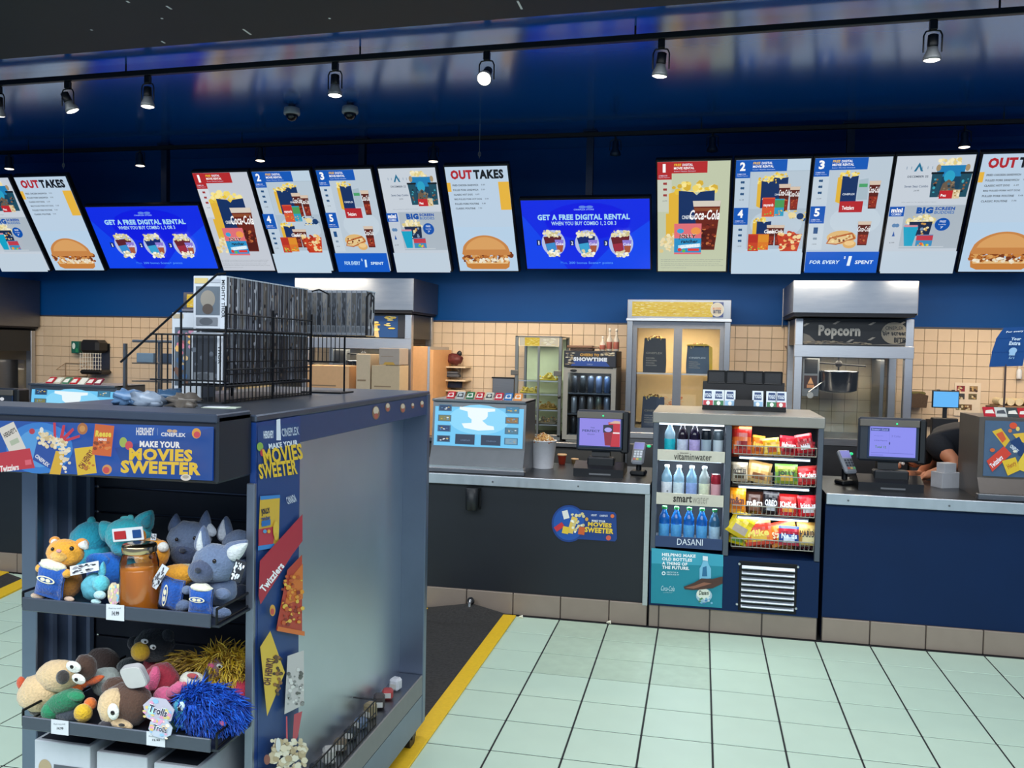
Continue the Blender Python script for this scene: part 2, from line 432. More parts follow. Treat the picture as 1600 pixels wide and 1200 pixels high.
# ------------------------------------------------------------------ menu boards
TI=math.radians(34); SH=1.005; SW=.565
corn=['#f4d96a','#e9c440','#fbe998','#d9b136','#f7e27f']; corn2=['#f5efcf','#e6d9a4','#fffbe8','#d8c68c']
def cola(a,x,y,w,h,txt=True):
    a.poly([(x,y),(x+w,y),(x+w*.9,y+h*.45),(x+w*.85,y+h),(x+w*.15,y+h),(x+w*.08,y+h*.45)],'#5a1d14')
    a.poly([(x,y),(x+w,y),(x+w*.96,y+h*.14),(x+w*.04,y+h*.14)],'#d8c4b0')
    a.poly([(x+w*.14,y+h*.55),(x+w*.88,y+h*.55),(x+w*.83,y+h*.95),(x+w*.18,y+h*.95)],'#8c2a1c')
    a.blobs(x+w*.25,y+h*.55,x+w*.8,y+h*.9,8,w*.08,['#a8472a','#c46a3c','#3c120c'])
    if txt: a.text(x+w*.05,y+h*.2,x+w*.95,y+h*.42,'Coca-Cola','#ffffff',.02,.3)
def popbag(a,x,y,w,h,side=True,txt='CINEPLEX'):
    if side: a.poly([(x-w*.28,y+h*.06),(x+w*.02,y),(x+w*.02,y+h),(x-w*.28,y+h*.93)],'#e3b53a')
    a.blobs(x-w*.22,y-h*.17,x+w,y+h*.08,34,w*.09,corn,lambda p,q:(p-.5)**2*2+ (1-q)**2*.9<.85)
    a.poly([(x,y),(x+w*.4,y+h*.03),(x+w*.5,y+h*.1),(x+w*.6,y+h*.03),(x+w,y),(x+w,y+h),(x,y+h)],'#0f2f63')
    if txt: a.text(x+w*.12,y+h*.62,x+w*.9,y+h*.69,txt,'#e6eef8',.02)
def candy(a,x,y,w,h,c1,c2,t=None,tc='#ffffff'):
    a.rect(x,y,x+w,y+h,c1); a.rect(x,y+h*.5,x+w,y+h,c2); a.rect(x,y,x+w,y+h*.06,c2)
    a.blobs(x+w*.1,y+h*.65,x+w*.9,y+h*.95,9,w*.08,['#f0c040','#e04a3c','#6ac34a','#f29a3a'])
    if t: a.text(x+w*.1,y+h*.3,x+w*.9,y+h*.5,t,tc,.03)
def headband(a,n,c,y=0,full=True):
    a.rect(0,y,20,y+27,c); a.text(*((7.5,y+3,11.5,y+16) if n=='1' else (5.5,y+3,13,y+16)),n,'#ffffff',.04)
    a.text(2,y+20,14,y+22,'COMBO FOR','#dfe8ff',.01); a.text(2,y+23,17,y+24.6,'Regular Popcorn','#dfe8ff')
    if full:
        a.rect(19,y,69,y+17.5,c); a.text(23,y+3,33,y+6.6,'FREE','#f3c13a',.03,.15); a.text(34.5,y+3,49,y+6.6,'DIGITAL','#f4f6ff',.03,.1)
        a.text(23,y+8,51,y+11.6,'MOVIE RENTAL','#ffffff',.03); a.text(23,y+13.5,53,y+15,'Scene+ Member Exclusive','#cfe0ff')
def icons(a,x,y,c,n=3):
    for k in range(n):
        a.ell(x-1,y+k*9,1.6,2,c,8); a.rect(x+.4,y+k*9-1.8,x+2.8,y+k*9+1.8,c)
    a.text(x-3,y+n*9-1,x+3,y+n*9+1,'14.99','#48525e')
def combo1(a,bg):
    a.rect(0,0,100,178,bg); a.rect(0,27,20,78,'#d5dbe2' if bg!='#c3cbae' else '#ccd2c2')
    headband(a,'1','#b5262a'); icons(a,10.5,33,'#9c2f30',3)
    popbag(a,30,44,50,74,True,None); a.rect(12,80,30,118,'#e3b53a'); a.blobs(4,112,30,142,60,2.6,['#eedcae','#f3e6b8','#e0c98a'],lambda p,q:p+q>.5)
    a.text(35,83,52,89,'CINEPLEX','#e8eef4',.02)
    # glass of cola
    a.poly([(50,60),(89,60),(86,98),(82,140),(61,140),(55,98)],'#6b2318'); a.poly([(50,60),(89,60),(88,69),(51,69)],'#d9cfc2')
    a.poly([(57,104),(84,104),(81,138),(62,138)],'#521710'); a.blobs(58,98,83,134,26,2.6,['#9c4a2a','#c4703e','#7c2a1c','#3a0f0a'])
    a.poly([(52,71),(87,71),(86.5,76),(53,76)],'#8c4a2c'); a.text(46,74,88,90,'Coca-Cola','#ffffff',.025,.3)
    a.rect(24,96,63,147,'#e2717a'); a.rect(24,120,63,144,'#2a93cc'); a.ell(33,108,5,4,'#37a4d8'); a.ell(55,108,7,6,'#f09a4c')
    a.text(31,113,56,121,'JOLLY','#ffffff',.06,.1); a.text(30.6,113.4,55.6,121.4,'JOLLY','#111111',.035,.1)
    a.text(34,122,58,128,'rancher','#1a1a1a',.03,.1); a.rot(46,133,32,6,-6,'#bfe6f8'); a.text(33,130,60,136,'GUMMIES','#f2fbff',.05,.1,-6)
    a.rot(52,139,16,4,0,'#e23a34'); a.ell(32,139,3,3,'#d8423a'); a.ell(38,141,2.5,2.5,'#6abf4a')
    for k,y in enumerate((155,158,162,165,169)): a.text(5,y,(96,92,90,96,42)[k],y+1.5,'Plus applicable taxes and deposit. Prices may vary by location and are subject to change.','#6f7880')
def combo2(a):
    a.rect(0,0,100,178,'#bfd3e3'); a.rect(20,17,100,140,'#aebfcd'); a.rect(21,18,100,75,'#b9c9d6'); a.ell(60,100,36,24,'#bccddb')
    a.rect(0,27,20,178,'#bfd0df'); headband(a,'2','#0b57b8'); icons(a,10,33,'#24507c')
    popbag(a,52,26,20,40,True); popbag(a,36,31,19,42,True)
    cola(a,60,36,16,42); cola(a,75,40,14,36); candy(a,39,56,17,30,'#c4332a','#d85a30','maynards'); candy(a,56,58,13,27,'#4a9c58','#2f9fc4')
    headband(a,'4','#0b57b8',71,False); icons(a,10,106,'#24507c',3)
    a.blobs(70,75,100,92,20,1.6,['#e6c860','#17406e','#efe4c0']); a.ell(92,85,5,5,'#12396c'); a.ell(81,83,5.5,4.5,'#ecd9a0')
    popbag(a,33,92,20,36,True); cola(a,47,98,13,33); cola(a,58,98,14,33,False); a.text(44,105,70,111,'Coca-Cola','#ffffff',.03,.25)
    candy(a,22,112,15,28,'#b93024','#c84428'); candy(a,36,112,15,26,'#e0902a','#dd7a28')
    a.poly([(62,112),(97,112),(92,140),(68,140)],'#c43a1c'); a.blobs(63,108,96,136,40,3,['#f0d8a0','#d9481c','#a82c14','#f2b870'],lambda p,q:abs(p-.5)<.5-.15*q)
    a.rect(0,142,100,178,'#c0d5e6')
def combo3(a):
    a.rect(0,0,100,178,'#bccbd8'); a.rect(0,27,21,142,'#c6d4e0'); a.ell(62,95,34,24,'#c4d3df'); headband(a,'3','#0b57b8'); icons(a,10,33,'#24507c')
    popbag(a,38,26,21,42,True); a.poly([(60,32),(72,30),(74,62),(60,62)],'#a9bcc8'); a.rect(61,38,72,43,'#4aa36a')
    cola(a,74,34,15,42); a.rect(38,64,69,81,'#b5242c'); a.text(42,71,58,77,'Twizzlers','#ffffff',.03); 
    headband(a,'5','#0b57b8',71,False); a.rect(7,104,13,114,'#1d4f86'); icons(a,10,122,'#7f94a8',1)
    cola(a,66,95,18,38); a.ell(46,120,20,11,'#e0b878'); a.poly([(26,130),(30,120),(60,112),(66,122),(40,132)],'#b9622c'); a.poly([(28,129),(32,122),(60,115),(62,121),(40,130)],'#e6c890')
    a.blobs(31,117,60,127,14,1.7,['#6a2c16','#c08040','#f0dca4']); a.ell(58,131,9,6.5,'#dfb06c'); a.ell(58,129,7,4,'#efca8c')
    a.rect(0,143,100,178,'#0a5ac8')
def mini(a):
    a.rect(0,0,100,178,'#c3cdd8'); a.rect(0,0,100,72,'#c9d2dc'); a.rect(21,73,100,140,'#adb9c4')
    # generic stand-in for the film artwork: deep sea scene on a tub
    for k,x in enumerate((14,20,27,34,41,47)): a.rect(x,15,x+1,19,'#8fa4b8')
    a.poly([(24,22),(30,9),(36,22),(33,22),(30,15),(27,22)],'#1f6f94'); a.text(17,28,44,31,'DECEMBER 22','#3d4a5c',.02); a.text(15,42,46,45.5,'Seven Seas Combo','#26466c',.01); a.text(28,49,35,51.5,'24.99','#48525e')
    a.blobs(55,5,82,18,40,2.6,['#efe0a8','#f6ecc6','#e2cf8a']); a.poly([(53,14),(90,14),(86,60),(58,60)],'#1d7fb8'); a.poly([(56,30),(88,30),(85,60),(59,60)],'#12405c')
    a.ell(71,30,7,9,'#2aa3c8'); a.poly([(60,60),(64,40),(71,34),(79,40),(83,60)],'#6b5a4a'); a.blobs(60,38,84,58,18,2,['#3c6a80','#8c7a60','#2a3a44'])
    for x in(48,85):
        a.poly([(x,26),(x+14,26),(x+12,60),(x+2,60)],'#1c4c60'); a.rect(x-1,23,x+15,26,'#101822'); a.ell(x+7,17,3,5,'#a8906c'); a.blobs(x+3,32,x+11,56,8,1.6,['#3fa4b8','#8a5a3c','#0e2230'])
    a.rect(62,50,80,62,'#c0242c'); a.text(64,55,71,59,'Pez','#ffffff',.03); a.rect(79,49,88,62,'#dcc8a0'); a.blobs(80,50,88,60,7,1.3,['#b08a50','#f0e4c8'])
    a.text(14,66,60,67.5,'While supplies last. Plus applicable taxes and deposit.','#7c8794')
    a.rect(0,73,20,88,'#0b55b4'); a.text(2.5,75,17.5,82,'mini','#ffffff',.05); a.text(3.5,83,16.5,86.5,'COMBO','#d7e6ff',.03)
    a.text(36,74,58,84,'BIG','#0b4fa8',.07); a.text(60,74,86,79,'SCREEN','#0b4fa8',.05); a.text(60,80,86,84.5,'BUDDIES','#2e6ab4',.02)
    a.blobs(26,86,62,98,60,2.6,['#efe3ae','#f6eed0','#dccb8a'],lambda p,q:(p-.5)**2*3+(1-q)**2*.6<.75); a.poly([(29,96),(60,96),(58,118),(32,118)],'#14284a'); a.blobs(33,98,57,116,14,2,['#c8944c','#f0dca4','#7f95b0'])
    a.poly([(22,103),(42,103),(38,134),(27,134)],'#12a3c8'); a.rect(23,101,41,104,'#cf8f9c'); candy(a,42,116,22,18,'#c23c4c','#3d8fc0')
    a.ell(73,100,10,10,'#0a52ae'); a.text(69,94,77,97,'FREE','#dbe8ff',.02); a.text(68,99,78,101.5,'buddy','#dbe8ff'); a.text(71,103,75,106,'7','#dbe8ff',.03)
    a.rect(20,134,80,135.5,'#c4ced6')
    for k in range(2): a.ell(9+k*4,101,3,3,'#5c86b4'); 
    a.poly([(8,118),(12,118),(10,110)],'#2258a4'); a.text(6,127,13,129,'6.99','#48525e')
    a.rect(0,142,100,178,'#c2d2e0')
def outtakes(a):
    a.rect(0,0,100,178,'#b9d3ea'); a.rect(0,0,100,100,'#bdd2e6')
    a.text(8,5,43,20,'OUT','#b0202c',.055); a.text(45,5,93,20,'TAKES','#11141c',.055)
    a.rect(0,25,6,40,'#e8b640'); a.rect(83,25,100,71,'#e8b640')
    for k,(s,e,p) in enumerate((('FRIED CHICKEN SANDWICH',50,'9.99'),('PULLED PORK SANDWICH',49,'9.99'),('CLASSIC HOT DOG',37,'6.49'),('BBQ PULLED PORK HOT DOG',54,'7.99'),('PULLED PORK POUTINE',47,'9.49'),('CLASSIC POUTINE',39,'7.99'))):
        y=28+k*7.6; a.text(9,y,9+e*.83,y+3,s,'#1c222c',.02); a.text(14+e*.83,y,20+e*.83,y+2.6,p,'#3c444e')
    n=26; cx=47; cy=140
    # burger
    a.poly([(12,160),(88,160),(86,170),(80,174),(22,174),(14,170)],'#c8813c'); a.poly([(14,158),(87,158),(84,164),(16,164)],'#e5bd84')
    a.blobs(10,144,92,160,110,3.4,['#8c4a1c','#b56a2c','#c98440','#d9a05c','#74381a'],lambda p,q:True)
    a.blobs(16,155,86,161,26,2.6,['#f2ead6','#e9dcc0'])
    pts=[(9+ (91-9)*i/24, 146-33*math.sin(math.pi*i/24)**.45) for i in range(25)]
    a.poly([(88,148),(12,148)][::-1]+pts[::-1],'#c98648')
    pts=[(16+68*i/24, 138-22*math.sin(math.pi*i/24)**.6) for i in range(25)]
    a.poly(pts[::-1],'#dba262')
def rental(a):
    a.rect(0,0,178,100,'#0a2ae8'); a.poly([(0,100),(60,100),(30,60),(0,20)],'#0a44f0'); a.poly([(178,100),(90,100),(120,70),(178,30)],'#0a46f2'); a.ell(92,30,60,26,'#0616e4')
    a.ell(86,10,5,2,'#5f86e8'); a.ell(96,10,5,2,'#5f86e8'); a.text(74,12.5,102,14.5,'CINEPLEX STORE','#9cc0ff',.02)
    a.text(22,20,151,28,'GET A FREE DIGITAL RENTAL','#a8dcf8',.045); a.text(41,30,132,36.5,'WHEN YOU BUY COMBO 1, 2 OR 3','#b8e0f4',.02)
    for k,x in enumerate((42,90,138)):
        a.ell(x,61,17,19,'#b8c4ea',24); a.poly([(x-14,52),(x+12,50),(x+10,70),(x-10,72)],['#5c1f2c','#132a70','#68202c'][k]); a.blobs(x-13,43,x+11,52,40,2,['#e8dfb4','#f3edd0','#cfc48c'])
        a.poly([(x-12,62),(x+2,60),(x+4,74),(x-8,76)],['#3a8fd0','#3aa4d4','#9c2c40'][k]); a.poly([(x+2,56),(x+15,56),(x+12,74),(x+4,74)],'#8f7fd8'); a.text(x+3,60,x+14,64,'Coke','#eeeaff',.03,.2); a.poly([(x+4,64),(x+14,64),(x+12,74),(x+5,74)],'#a8583c')
        a.blobs(x-8,71,x+9,80,26,2.2,['#f0ead0','#fffbe8','#d9cfa4']); a.rot(x-21,60,6,8,0,'#12286c'); a.text(x-22.4+.6*(k==0),57.5,x-19.6-.6*(k==0),63,str(k+1),'#e6eeff',.03)
    a.text(51,87,61,91,'Plus,','#3c8af8'); a.text(63,87,126,91.5,'200 bonus Scene+ points','#5aa4ff',.01)
frame_m=M('screen_bezel',(16,18,24),.35)
hang_m=M('hanger_blue_metal',(14,34,66),.5,.2)
def board(name,label,X,W,H,zb,fn,group,yb=7.9,extra=None,cat='menu board'):
    t=thing(name,label,cat,(X,yb,zb),0,group,rot=(TI,0,0))
    MB().box(-W/2-.014,.004,-.016,W/2+.014,.06,H+.016,bev=.004).build('frame',frame_m,t)
    MB().box(-W/2,0.0,0,W/2,.006,H).build('screen',M('screen_backlight',(120,150,190),.3),t)
    a=Art(flat(W,H,100 if H>W else 178,178 if H>W else 100,-.001),.0004); fn(a)
    if extra: extra(a)
    a.build('screen_picture',t,screenm)
    MB().box(-.12,.055,H*.2,.12,.09,H*.6,bev=.005).build('mount_plate',hang_m,t)
    b=MB(); b.M=Matrix.Rotation(-TI,4,'X'); b.box(-.05,.05-H*.15,H*.26,.05,WY-yb,H*.26+.08); b.build('wall_arm',hang_m,t)
    return t
GL='menu boards of the left group'; GR='menu boards of the right group'
def bX(a,b): 
    p=P(a,423,Y=7.9).x;q=P(b,423,Y=7.9).x; return (p+q)/2,q-p
def T_left(a):
    a.text(15,158,46,165,'FOR EVERY','#bfe4ff',.03,.15); a.text(54,155,59,169,'1','#d6efff',.05,.1); a.text(49,153,51.5,158,'$','#d6efff',.02); a.text(66,159,91,164.5,'SPENT','#d6efff',.03,.1)
def T_right(a):
    a.text(6,157,48,163,'FOR EVERY','#d8f0ff',.03,.15); a.text(58,150,64,166,'1','#eaf7ff',.05,.1); a.text(53,150,55.5,155,'$','#eaf7ff',.02); a.text(69,157,94,163,'SPENT','#eaf7ff',.03,.1)
BD=[((-2,84),mini,'menu_board','mini combo menu board cut by the left edge of the picture',GL,None),
((87,163),outtakes,'menu_board','white OUTTAKES menu board left of the left blue screen',GL,None),
((350,430),lambda a:combo1(a,'#c6ccd6'),'menu_board','combo one menu board with red corner and greyish background',GL,None),
((437,521),combo2,'menu_board','combo two and four menu board of the left group',GL,None),
((531,611),combo3,'menu_board','combo three and five menu board of the left group',GL,T_left),
((622,705),mini,'menu_board','mini combo menu board beside the middle OUTTAKES board',GL,None),
((719,810),outtakes,'menu_board','white OUTTAKES menu board left of the right blue screen',GL,None),
((1028,1134),lambda a:combo1(a,'#c3cbae'),'menu_board','combo one menu board with red corner and yellowish background',GR,None),
((1142,1250),combo2,'menu_board','combo two and four menu board of the right group',GR,None),
((1256,1368),combo3,'menu_board','combo three and five menu board of the right group',GR,T_right),
((1374,1487),mini,'menu_board','mini combo menu board right of the FOR EVERY dollar SPENT board',GR,None),
((1497,1612),outtakes,'menu_board','white OUTTAKES menu board cut by the right edge of the picture',GR,None)]
for (x0,x1),fn,nm,lb,g,ex in BD:
    c,wd=bX(x0,x1)
    if x0<0: wd=.55; c=P(82,423,Y=7.9).x-wd/2-.03
    if x0>1490: wd=.58; c=P(1497,423,Y=7.9).x+wd/2
    board(nm,lb,c,wd,SH,2.415,fn,g,extra=ex)
for x0,x1,lb in((172,341,'blue rental offer screen on the left'),(824,1016,'blue rental offer screen in the middle, above the bottle warmer')):
    c,wd=bX(x0,x1); board('promotion_screen',lb.replace('bottle warmer','glass warmer'),c,wd,.665,2.435,rental,'blue rental offer screens',cat='screen')
for u,lb in((256,'dark vertical pole holding the left blue screen'),(565,'dark vertical pole behind the left combo three board'),(922,'dark vertical pole holding the middle blue screen'),(1330,'dark vertical pole behind the right combo three board')):
    q=P(u,215,Y=7.75)
    t=thing('hanging_pole',lb,'pole',(q.x,7.78,2.9),0,'ceiling poles of the menu boards')
    MB().box(-.03,-.03,0,.03,.03,CZ-2.9).build('post',hang_m,t)
    MB().box(-.06,-.05,CZ-2.9-.012,.06,.05,CZ-2.9).build('ceiling_plate',hang_m,t)
for u,lb in((99,'thin chain hanger above the left OUTTAKES board'),(749,'thin chain hanger above the middle OUTTAKES board')):
    q=P(u,250,Y=7.4); t=thing('chain_hanger',lb,'hanger',(q.x,7.4,3.33),0)
    MB().cyl((0,0,0),(0,0,CZ-3.33),.003,n=6).build('wire',greyb,t)
    b=MB(); b.tube([(.012*math.cos(k),0,.035+.02*math.sin(k)) for k in [i*.785 for i in range(9)]],.003,6); b.build('hook',greyb,t)
# ------------------------------------------------------------------ front counters
def base_tiles(parent,x0,x1,y=CY,zt=.138):
    xs=[-.5215+k*.308 for k in range(-30,20)]
    xs=[x0]+[x for x in xs if x0+.02<x<x1-.02]+[x1]
    for a,b in zip(xs,xs[1:]):
        piece_box=MB().box(a+.003,y-.012,.0,b-.003,y+.01,zt,bev=.003)
        piece_box.build('base_tile',basetile,parent,(-parent.location.x,-parent.location.y,-parent.location.z))
def counter(name,label,x0,x1,pm,depth=.8,leg=None):
    t=thing(name,label,'counter',((x0+x1)/2,CY,0)); w=x1-x0; h=w/2
    MB().box(-h,.02,.012,h,depth,.84).build('body_panel',pm,t)
    MB().box(-h,.0,.0,h,.02,.0+.14,bev=0).build('plinth',M('mortar',(70,62,56),.8),t)
    MB().box(-h,.004,.14,h,.02,.824).build('front_panel',pm,t)
    MB().box(-h-.002,-.035,.824,h,-.02,CT+.004,bev=.003).build('steel_edge',steel_b,t)
    MB().box(-h-.002,-.02,.83,h,depth,CT).build('worktop',M('worktop_steel',(82,84,88),.3,.9,scale=5,noise_amt=.3),t)
    if leg: MB().box(h-.03,-.02,.13,h,.0,.83).build('corner_strip',steel,t)
    b=MB()
    for k in range(int(w/.55)+1):
        b.cyl((-h+.12+k*.55,-.036,.853),(-h+.12+k*.55,-.04,.853),.006,n=8)
    o=b.build('screw_heads',steel_d,t); o['kind']='stuff'
    base_tiles(t,x0,x1)
    return t
XL=P(1014,850,Y=CY).x
c1=counter('service_counter','long dark front counter left of the drinks cooler with a steel edge',-6.9,XL,darkpanel,leg=1)
XR=P(1288,850,Y=CY).x
c2=counter('service_counter','navy blue front counter right of the drinks cooler',XR,3.2,navy)
# holder under the counter edge and movie snack sticker on its front
q=P(740,795,Y=CY)
t=thing('cup_holder','dark tubular holder under the steel edge left on the dark counter','holder',(q.x,CY-.004,q.z))
b=MB()
for k in range(8): 
    a=math.pi*k/7; b.cyl((.045*math.cos(a),-.045*math.sin(a),0),(.045*math.cos(a),-.045*math.sin(a),.14),.004,n=6)
b.build('bar',blackm,t)
MB().lathe([(.035,0),(.04,.005),(.042,.14),(.036,.142)],14,(0,-.045,0)).build('tube',black,t)
MB().box(-.05,-.006,.02,.05,.0,.12).build('back_plate',black,t)
def px_art(root,Y=None,X=None,Z=None,off=0,sgn=(0,-1,0)):
    L=root.location.copy(); n=Vector(sgn)
    def m(u,v,e):
        p=P(u,v,Y=Y,X=X,Z=Z)-L+n*(e+off); return tuple(p)
    return m
q=P(913,818,Y=CY)
t=thing('counter_sticker','blue round-ended MOVIES SWEETER sticker on the dark counter front','sticker',(q.x,CY-.0,q.z))
a=Art(px_art(t,Y=CY,off=.001)); blue='#173f86'
a.ell(889,818,27,29,blue,28); a.poly([(900,796),(960,800),(963,804),(964,842),(961,846),(900,842)],blue); a.ell(889,818,24,26,'#1d55a8',28)
a.rot(884,804,9,13,-15,'#e9e6dc'); a.poly([(894,806),(903,810),(895,834),(886,832)],'#e8c45a'); a.blobs(892,802,912,834,26,2.4,corn2)
a.rot(874,823,15,8,-35,'#c9303a'); a.rot(884,828,10,11,12,'#e8c43c'); a.rot(909,829,10,12,8,'#d0602c'); a.ell(917,811,2.5,3,'#d9a03c'); a.ell(951,840,4,4,'#d4604c'); a.ell(957,806,3,3,'#e0703c')
a.text(924,803,933,806,'HERSHEY','#e8ecf4',.02); a.text(937,804,950,807,'CINEPLEX','#e8ecf4',.02); a.text(925,812,946,815.5,'MAKE YOUR','#ffffff',.02,0,4)
a.text(919,816,956,823,'MOVIES','#f3cb38',.05,0,4); a.text(914,824,959,832.5,'SWEETER','#f3cb38',.05,0,4)
a.build('sticker_print',t); MB().box(-.0005,-.0008,-.0005,.0005,0,.0005).build('backing',white,t)
# ------------------------------------------------------------------ drinks and sweets cooler
X0,X1,_,_=pxbox(1019,700,1284,750,CY); cx=(X0+X1)/2; hw=(X1-X0)/2
t=thing('display_cooler','grey framed display cooler of bottled drinks and bagged sweets','cooler',(cx,CY-.03,0)); cool=t
H=1.335; D=.75
X=lambda u,v=760: P(u,v,Y=CY-.03).x-cx
Zp=lambda u,v: P(u,v,Y=CY-.03).z
fr=M('cooler_grey_frame',(92,98,108),.4,.6); xm=X(1137)
MB().box(-hw,.30,.5,hw,.34,H-.03).build('back_panel',M('cooler_back',(22,30,42),.5),t)
MB().box(-hw,0.0,.14,hw,D,.478).build('lower_cabinet',navy,t)
MB().box(-hw,.02,.0,hw,D,.14).build('plinth',M('mortar'),t)
MB().box(-hw,.34,.47,hw,D,H-.03).build('rear_cabinet',navy,t)
for x,wd,nm in((-hw,.032,'frame_post'),(xm-.02,.035,'frame_post'),(hw-.032,.032,'frame_post')): MB().box(x,0,.47,x+wd,.03,H-.03,bev=.003).build(nm,fr,t)
MB().box(-hw,.02,.47,-hw+.012,.34,H-.03).build('side_panel',fr,t); MB().box(hw-.012,.02,.47,hw,.34,H-.03).build('side_panel',fr,t)
MB().box(-hw-.005,-.01,H-.065,hw+.005,D,H,bev=.004).build('top',M('cooler_top',(150,146,138),.4,.5,scale=4,noise_amt=.2),t)
MB().box(xm-.02,.03,.47,xm+.0,.33,H-.05).build('divider',fr,t)
whl=M('cooler_strip_light',(225,240,255),.3,emit=2.4,noise_amt=0)
MB().box(-hw+.035,.03,H-.078,xm-.03,.05,H-.066).build('strip_light',whl,t)
glow=lambda x0,x1,y,z,e:(lambda o:(setattr(o,'parent',t),setattr(o,'location',((x0+x1)/2,y,z))))(area('cooler_light',(0,0,0),(0,0,0),x1-x0,.06,e,(.9,.96,1)))
glow(-hw+.04,xm-.04,.1,H-.075,2.2)
base_tiles(t,cx-hw,cx+hw,CY-.0)
# drink shelves
SH_=[]
dz=[(1120,720,706),(1120,791,775),(1120,857,841)]
for k,(zt,zb,txts) in enumerate(((Zp(1080,704),Zp(1080,721),'vitaminwater'),(Zp(1080,772),Zp(1080,790),'smartwater'),(Zp(1080,840),Zp(1080,857),'DASANI'))):
    MB().box(-hw+.03,-.004,zb,xm-.022,.004,zt).build('price_strip',M('cream_strip',(205,200,182),.4) if k<2 else M('navy_strip',(44,64,104),.4),t)
    MB().box(-hw+.012,.004,zb+.012,xm-.022,.3,zb+.024).build('shelf',M('cooler_shelf_steel',(150,160,172),.35,.8),t)
    SH_.append(zb+.0245)
    if k: 
        glow(-hw+.05,xm-.05,.1,zb+.27 if False else SH_[k-1]-.03,3.0)
        MB().box(-hw+.04,.03,SH_[k-1]-.03,xm-.04,.045,SH_[k-1]-.022).build('strip_light',whl,t)
a=Art(px_art(t,Y=CY-.034,off=.001))
a.text(1062,706.5,1076,709,'Glaceau','#4a4438',.01); a.text(1053,709,1112,719,'vitaminwater','#38342c',.01,0,2); a.build('strip_lettering',t); a=Art(px_art(t,Y=CY-.034,off=.001))
a.text(1052,774,1081,785,'smart','#35322c',.03,0,2); a.text(1082,776,1107,787,'water','#9a9688',.0,0,2); a.build('strip_lettering',t); a=Art(px_art(t,Y=CY-.034,off=.001))
a.text(1058,842,1098,852,'DASANI','#e6ecf4',.0,0,2)
a.build('strip_lettering',t)
# poster and grille
a=Art(px_art(t,Y=CY-.032,off=.001)); 
a.poly([(1130,870),(1128,950),(1017,942),(1018,856)][::1],'#178a9c'); a.poly([(1018,856),(1130,867),(1130,885),(1018,880)][::-1],'#3ba5bc')
for s,x1,y in(('HELPING MAKE',1087,865),('OLD BOTTLES',1081.5,871.5),('A THING OF',1074,878),('THE FUTURE.',1077,884.5)): a.text(1034.5,y,x1,y+5,s,'#ffffff',.04,0,3)
a.ell(1037,895.5,3,3,'#e8f4f6'); a.ell(1037,895.5,1.6,1.6,'#178a9c'); a.text(1042,893,1060,895,'RECYCLE &','#d7eef2',.02,0,3); a.text(1042,896.5,1061,898.5,'REDUCE IT','#d7eef2',.02,0,3)
a.text(1033,915,1054,923,'Coca-Cola','#bfe2ea',.01,.3,3); a.text(1036,925,1051,926,'COMPANY','#bfe2ea')
# bottle above the hand, hand, base of the bottle
a.poly([(1093,906),(1093,888),(1097,881),(1098,876),(1106,876),(1107,881),(1111,888),(1111,903)],'#7cc0dc'); a.poly([(1097,900),(1098,886),(1104,884),(1105,900)],'#2a6f98'); a.poly([(1098,868),(1106,869),(1106,876),(1098,875)][::-1],'#e8f0f4')
a.ell(1100,930,12.5,11,'#a8c8d4'); a.ell(1099,927,10.5,8,'#e8eedd'); a.text(1092,922,1108,929,'Dasani','#2c3a24',.03,.2); a.blobs(1090,934,1112,943,14,2,['#dfe9ea','#7cb8d0','#3d7fb4','#4c8a4c'])
a.poly([(1068,916),(1084,910),(1096,903),(1112,904),(1129,900),(1129,911),(1114,918),(1098,920),(1082,921),(1070,920)],'#4e3026'); a.poly([(1070,917.5),(1086,914),(1100,909),(1112,911),(1098,915),(1084,919)],'#94604a')
a.build('recycling_poster',t)
gx0,gx1=X(1163),X(1246); gz0,gz1=Zp(1205,953),Zp(1205,883)
MB().box(gx0-.015,-.006,gz0-.015,gx1+.015,0,gz1+.015,bev=.002).build('grille_frame',M('grille_black',(14,16,20),.5,.4),t)
for k in range(8):
    z=gz0+(gz1-gz0)*(k+.5)/8
    MB().prism([(-.004,z-.006),(-.02,z-.012),(-.022,z-.008),(-.006,z+.006)],'x',gx0,gx1).build('grille_slat',steel_b,t)
for u,v in((1159,881),(1251,886),(1157,944),(1250,951)): MB().cyl((X(u),0,Zp(u,v)),(X(u),-.008,Zp(u,v)),.007,n=10).build('bolt',steel,t)
# sweets shelves: wire baskets
bz=[]
wire=M('basket_wire',(176,172,160),.35,.8)
for k,v in enumerate((712,758,806,858)):
    z=Zp(1210,v)+.004; bz.append(z); b=MB(); x0=xm+.03; x1=hw-.04; y0=-.012; y1=.27
    top=z+.05
    b.tube([(x0,y1,top),(x0,y0,top),(x1,y0,top),(x1,y1,top)],.0035,6); b.tube([(x0,y0,z),(x1,y0,z)],.0028,6)
    for i in range(20): 
        x=x0+(x1-x0)*i/19; b.cyl((x,y0,z),(x,y0,top),.0018,n=5,caps=False)
        b.cyl((x,y0,z),(x,y1,z),.0018,n=5,caps=False)
    for i in(0,.5,1): b.cyl((x0,y0+(y1-y0)*i,z),(x1,y0+(y1-y0)*i,z),.0025,n=5)
    b.build('wire_basket',wire,t)
    if k<3:
        MB().box(x0+.03,.0,z-.032,x1-.03,.02,z-.012).build('strip_light_bar',fr,t); MB().box(x0+.035,-.004,z-.03,x1-.035,.0,z-.02).build('strip_light',whl,t)
        glow(x0+.03,x1-.03,.03,z-.035,.6)
glow(xm+.06,hw-.06,.06,H-.075,.7)
